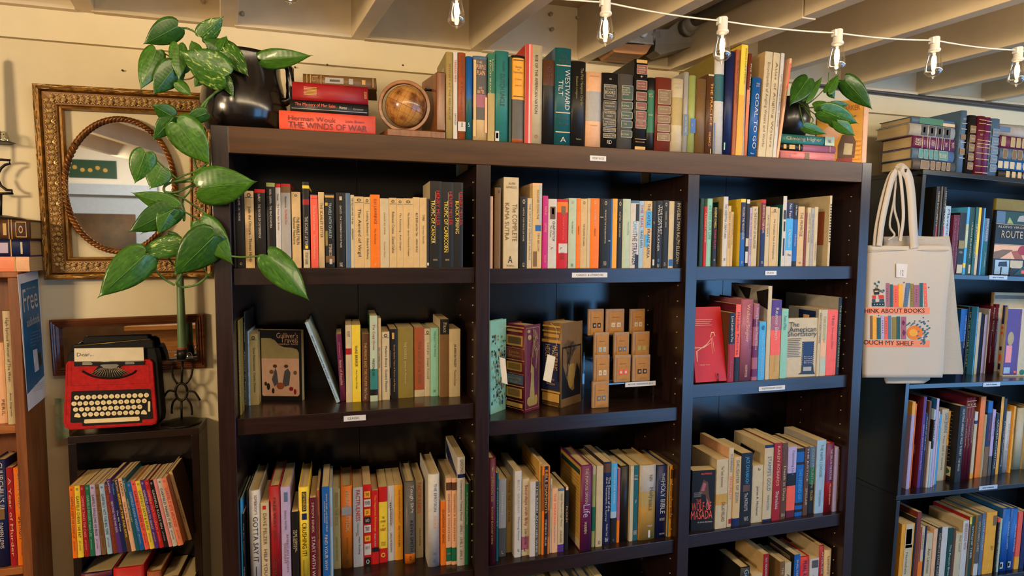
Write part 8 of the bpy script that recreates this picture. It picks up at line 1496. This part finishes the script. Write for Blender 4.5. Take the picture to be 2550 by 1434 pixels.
for i in range(len(tops)-1):
    a, b = tops[i], tops[i+1]
    for k in range(6): u = k/6; pts.append(a.lerp(b, u)+Vector((0, 0, -.004*math.sin(math.pi*u))))
pts.append(tops[-1]); m = MB(); m.tube(pts, .0017, 6); m.build('cord', CORD, STR)
# a second run of the same lights nearer the joists, only its glow and one tip in view
ST2 = thing('string_light', 'second run of clear bulbs hung close under the joists at the upper right', 'string light', (2.1, -.76, 2.05)); P2 = []
for x, y, z_ in ((1.2, -.92, 1.985), (1.55, -.86, 1.985), (1.95, -.8, 1.985), (2.32, -.74, 1.985), (2.68, -.68, 1.985)):
    B = Vector((x, y, z_)); P2.append(B+Vector((0, 0, .084)))
    m = MB(); m.lathe([(0, 0), (.0025, .0008), (.003, .005), (.012, .009), (.0195, .017), (.0195, .024), (.016, .042), (.0125, .06), (.0115, .068)], B, 16); t = m.build('light_bulb', BULB, ST2)
    m = MB(); m.lathe([(.0125, .067), (.0105, .075), (.0105, .087), (0, .087)], B, 14); m.build('socket', SOCK, t); m = MB(); m.lathe([(0, .022), (.0058, .04), (0, .061)], B, 10); m.build('filament', FIL, t); point('bulb_light', B+Vector((0, 0, .042)), 2.2, (1, .8, .55), .004)
m = MB(); m.tube(P2, .0017, 6); m.build('cord', CORD, ST2)
# ================================================================== things seen only in the mirrors
o = thing('counter', 'wooden sales counter across the room, seen only in the long mirror', 'counter', (-.4, -2.5, 0)); OAK = wood('b07838', '7f5224', .4, 'x', 'oak_board', 4, .2)
m = MB(); m.box(-1.1, .3, -2.8, -2.26, .93, .96); m.build('worktop', OAK, o, bevel=.003)
for k in range(6): m = MB(); m.box(-1.05, .25, -2.32, -2.3, .02+.152*k, .168+.152*k); m.build('front_board', OAK, o, bevel=.002)
for xx in (-1.05, .23): m = MB(); m.box(xx, xx+.02, -2.78, -2.3205, 0, .9295); m.build('side_panel', OAK, o)
m = MB(); m.box(-1.95, -1.4, -3.198, -3.18, 1.985, 2.12); o = m.build('wall_sign', mat('1c4a34', .5, .1, name='green_sign'), label='green painted sign over the far door', cat='sign'); m = MB()
for k in range(9): m.lathe([(0, -.001), (.016, 0), (0, .001)], (-1.87+.05*k, -3.178, 2.05+.012*math.sin(k*2)), 8, 0, False, 'y')
m.build('painted_flowers', mat('c9a24a', .5), o)
label_books()
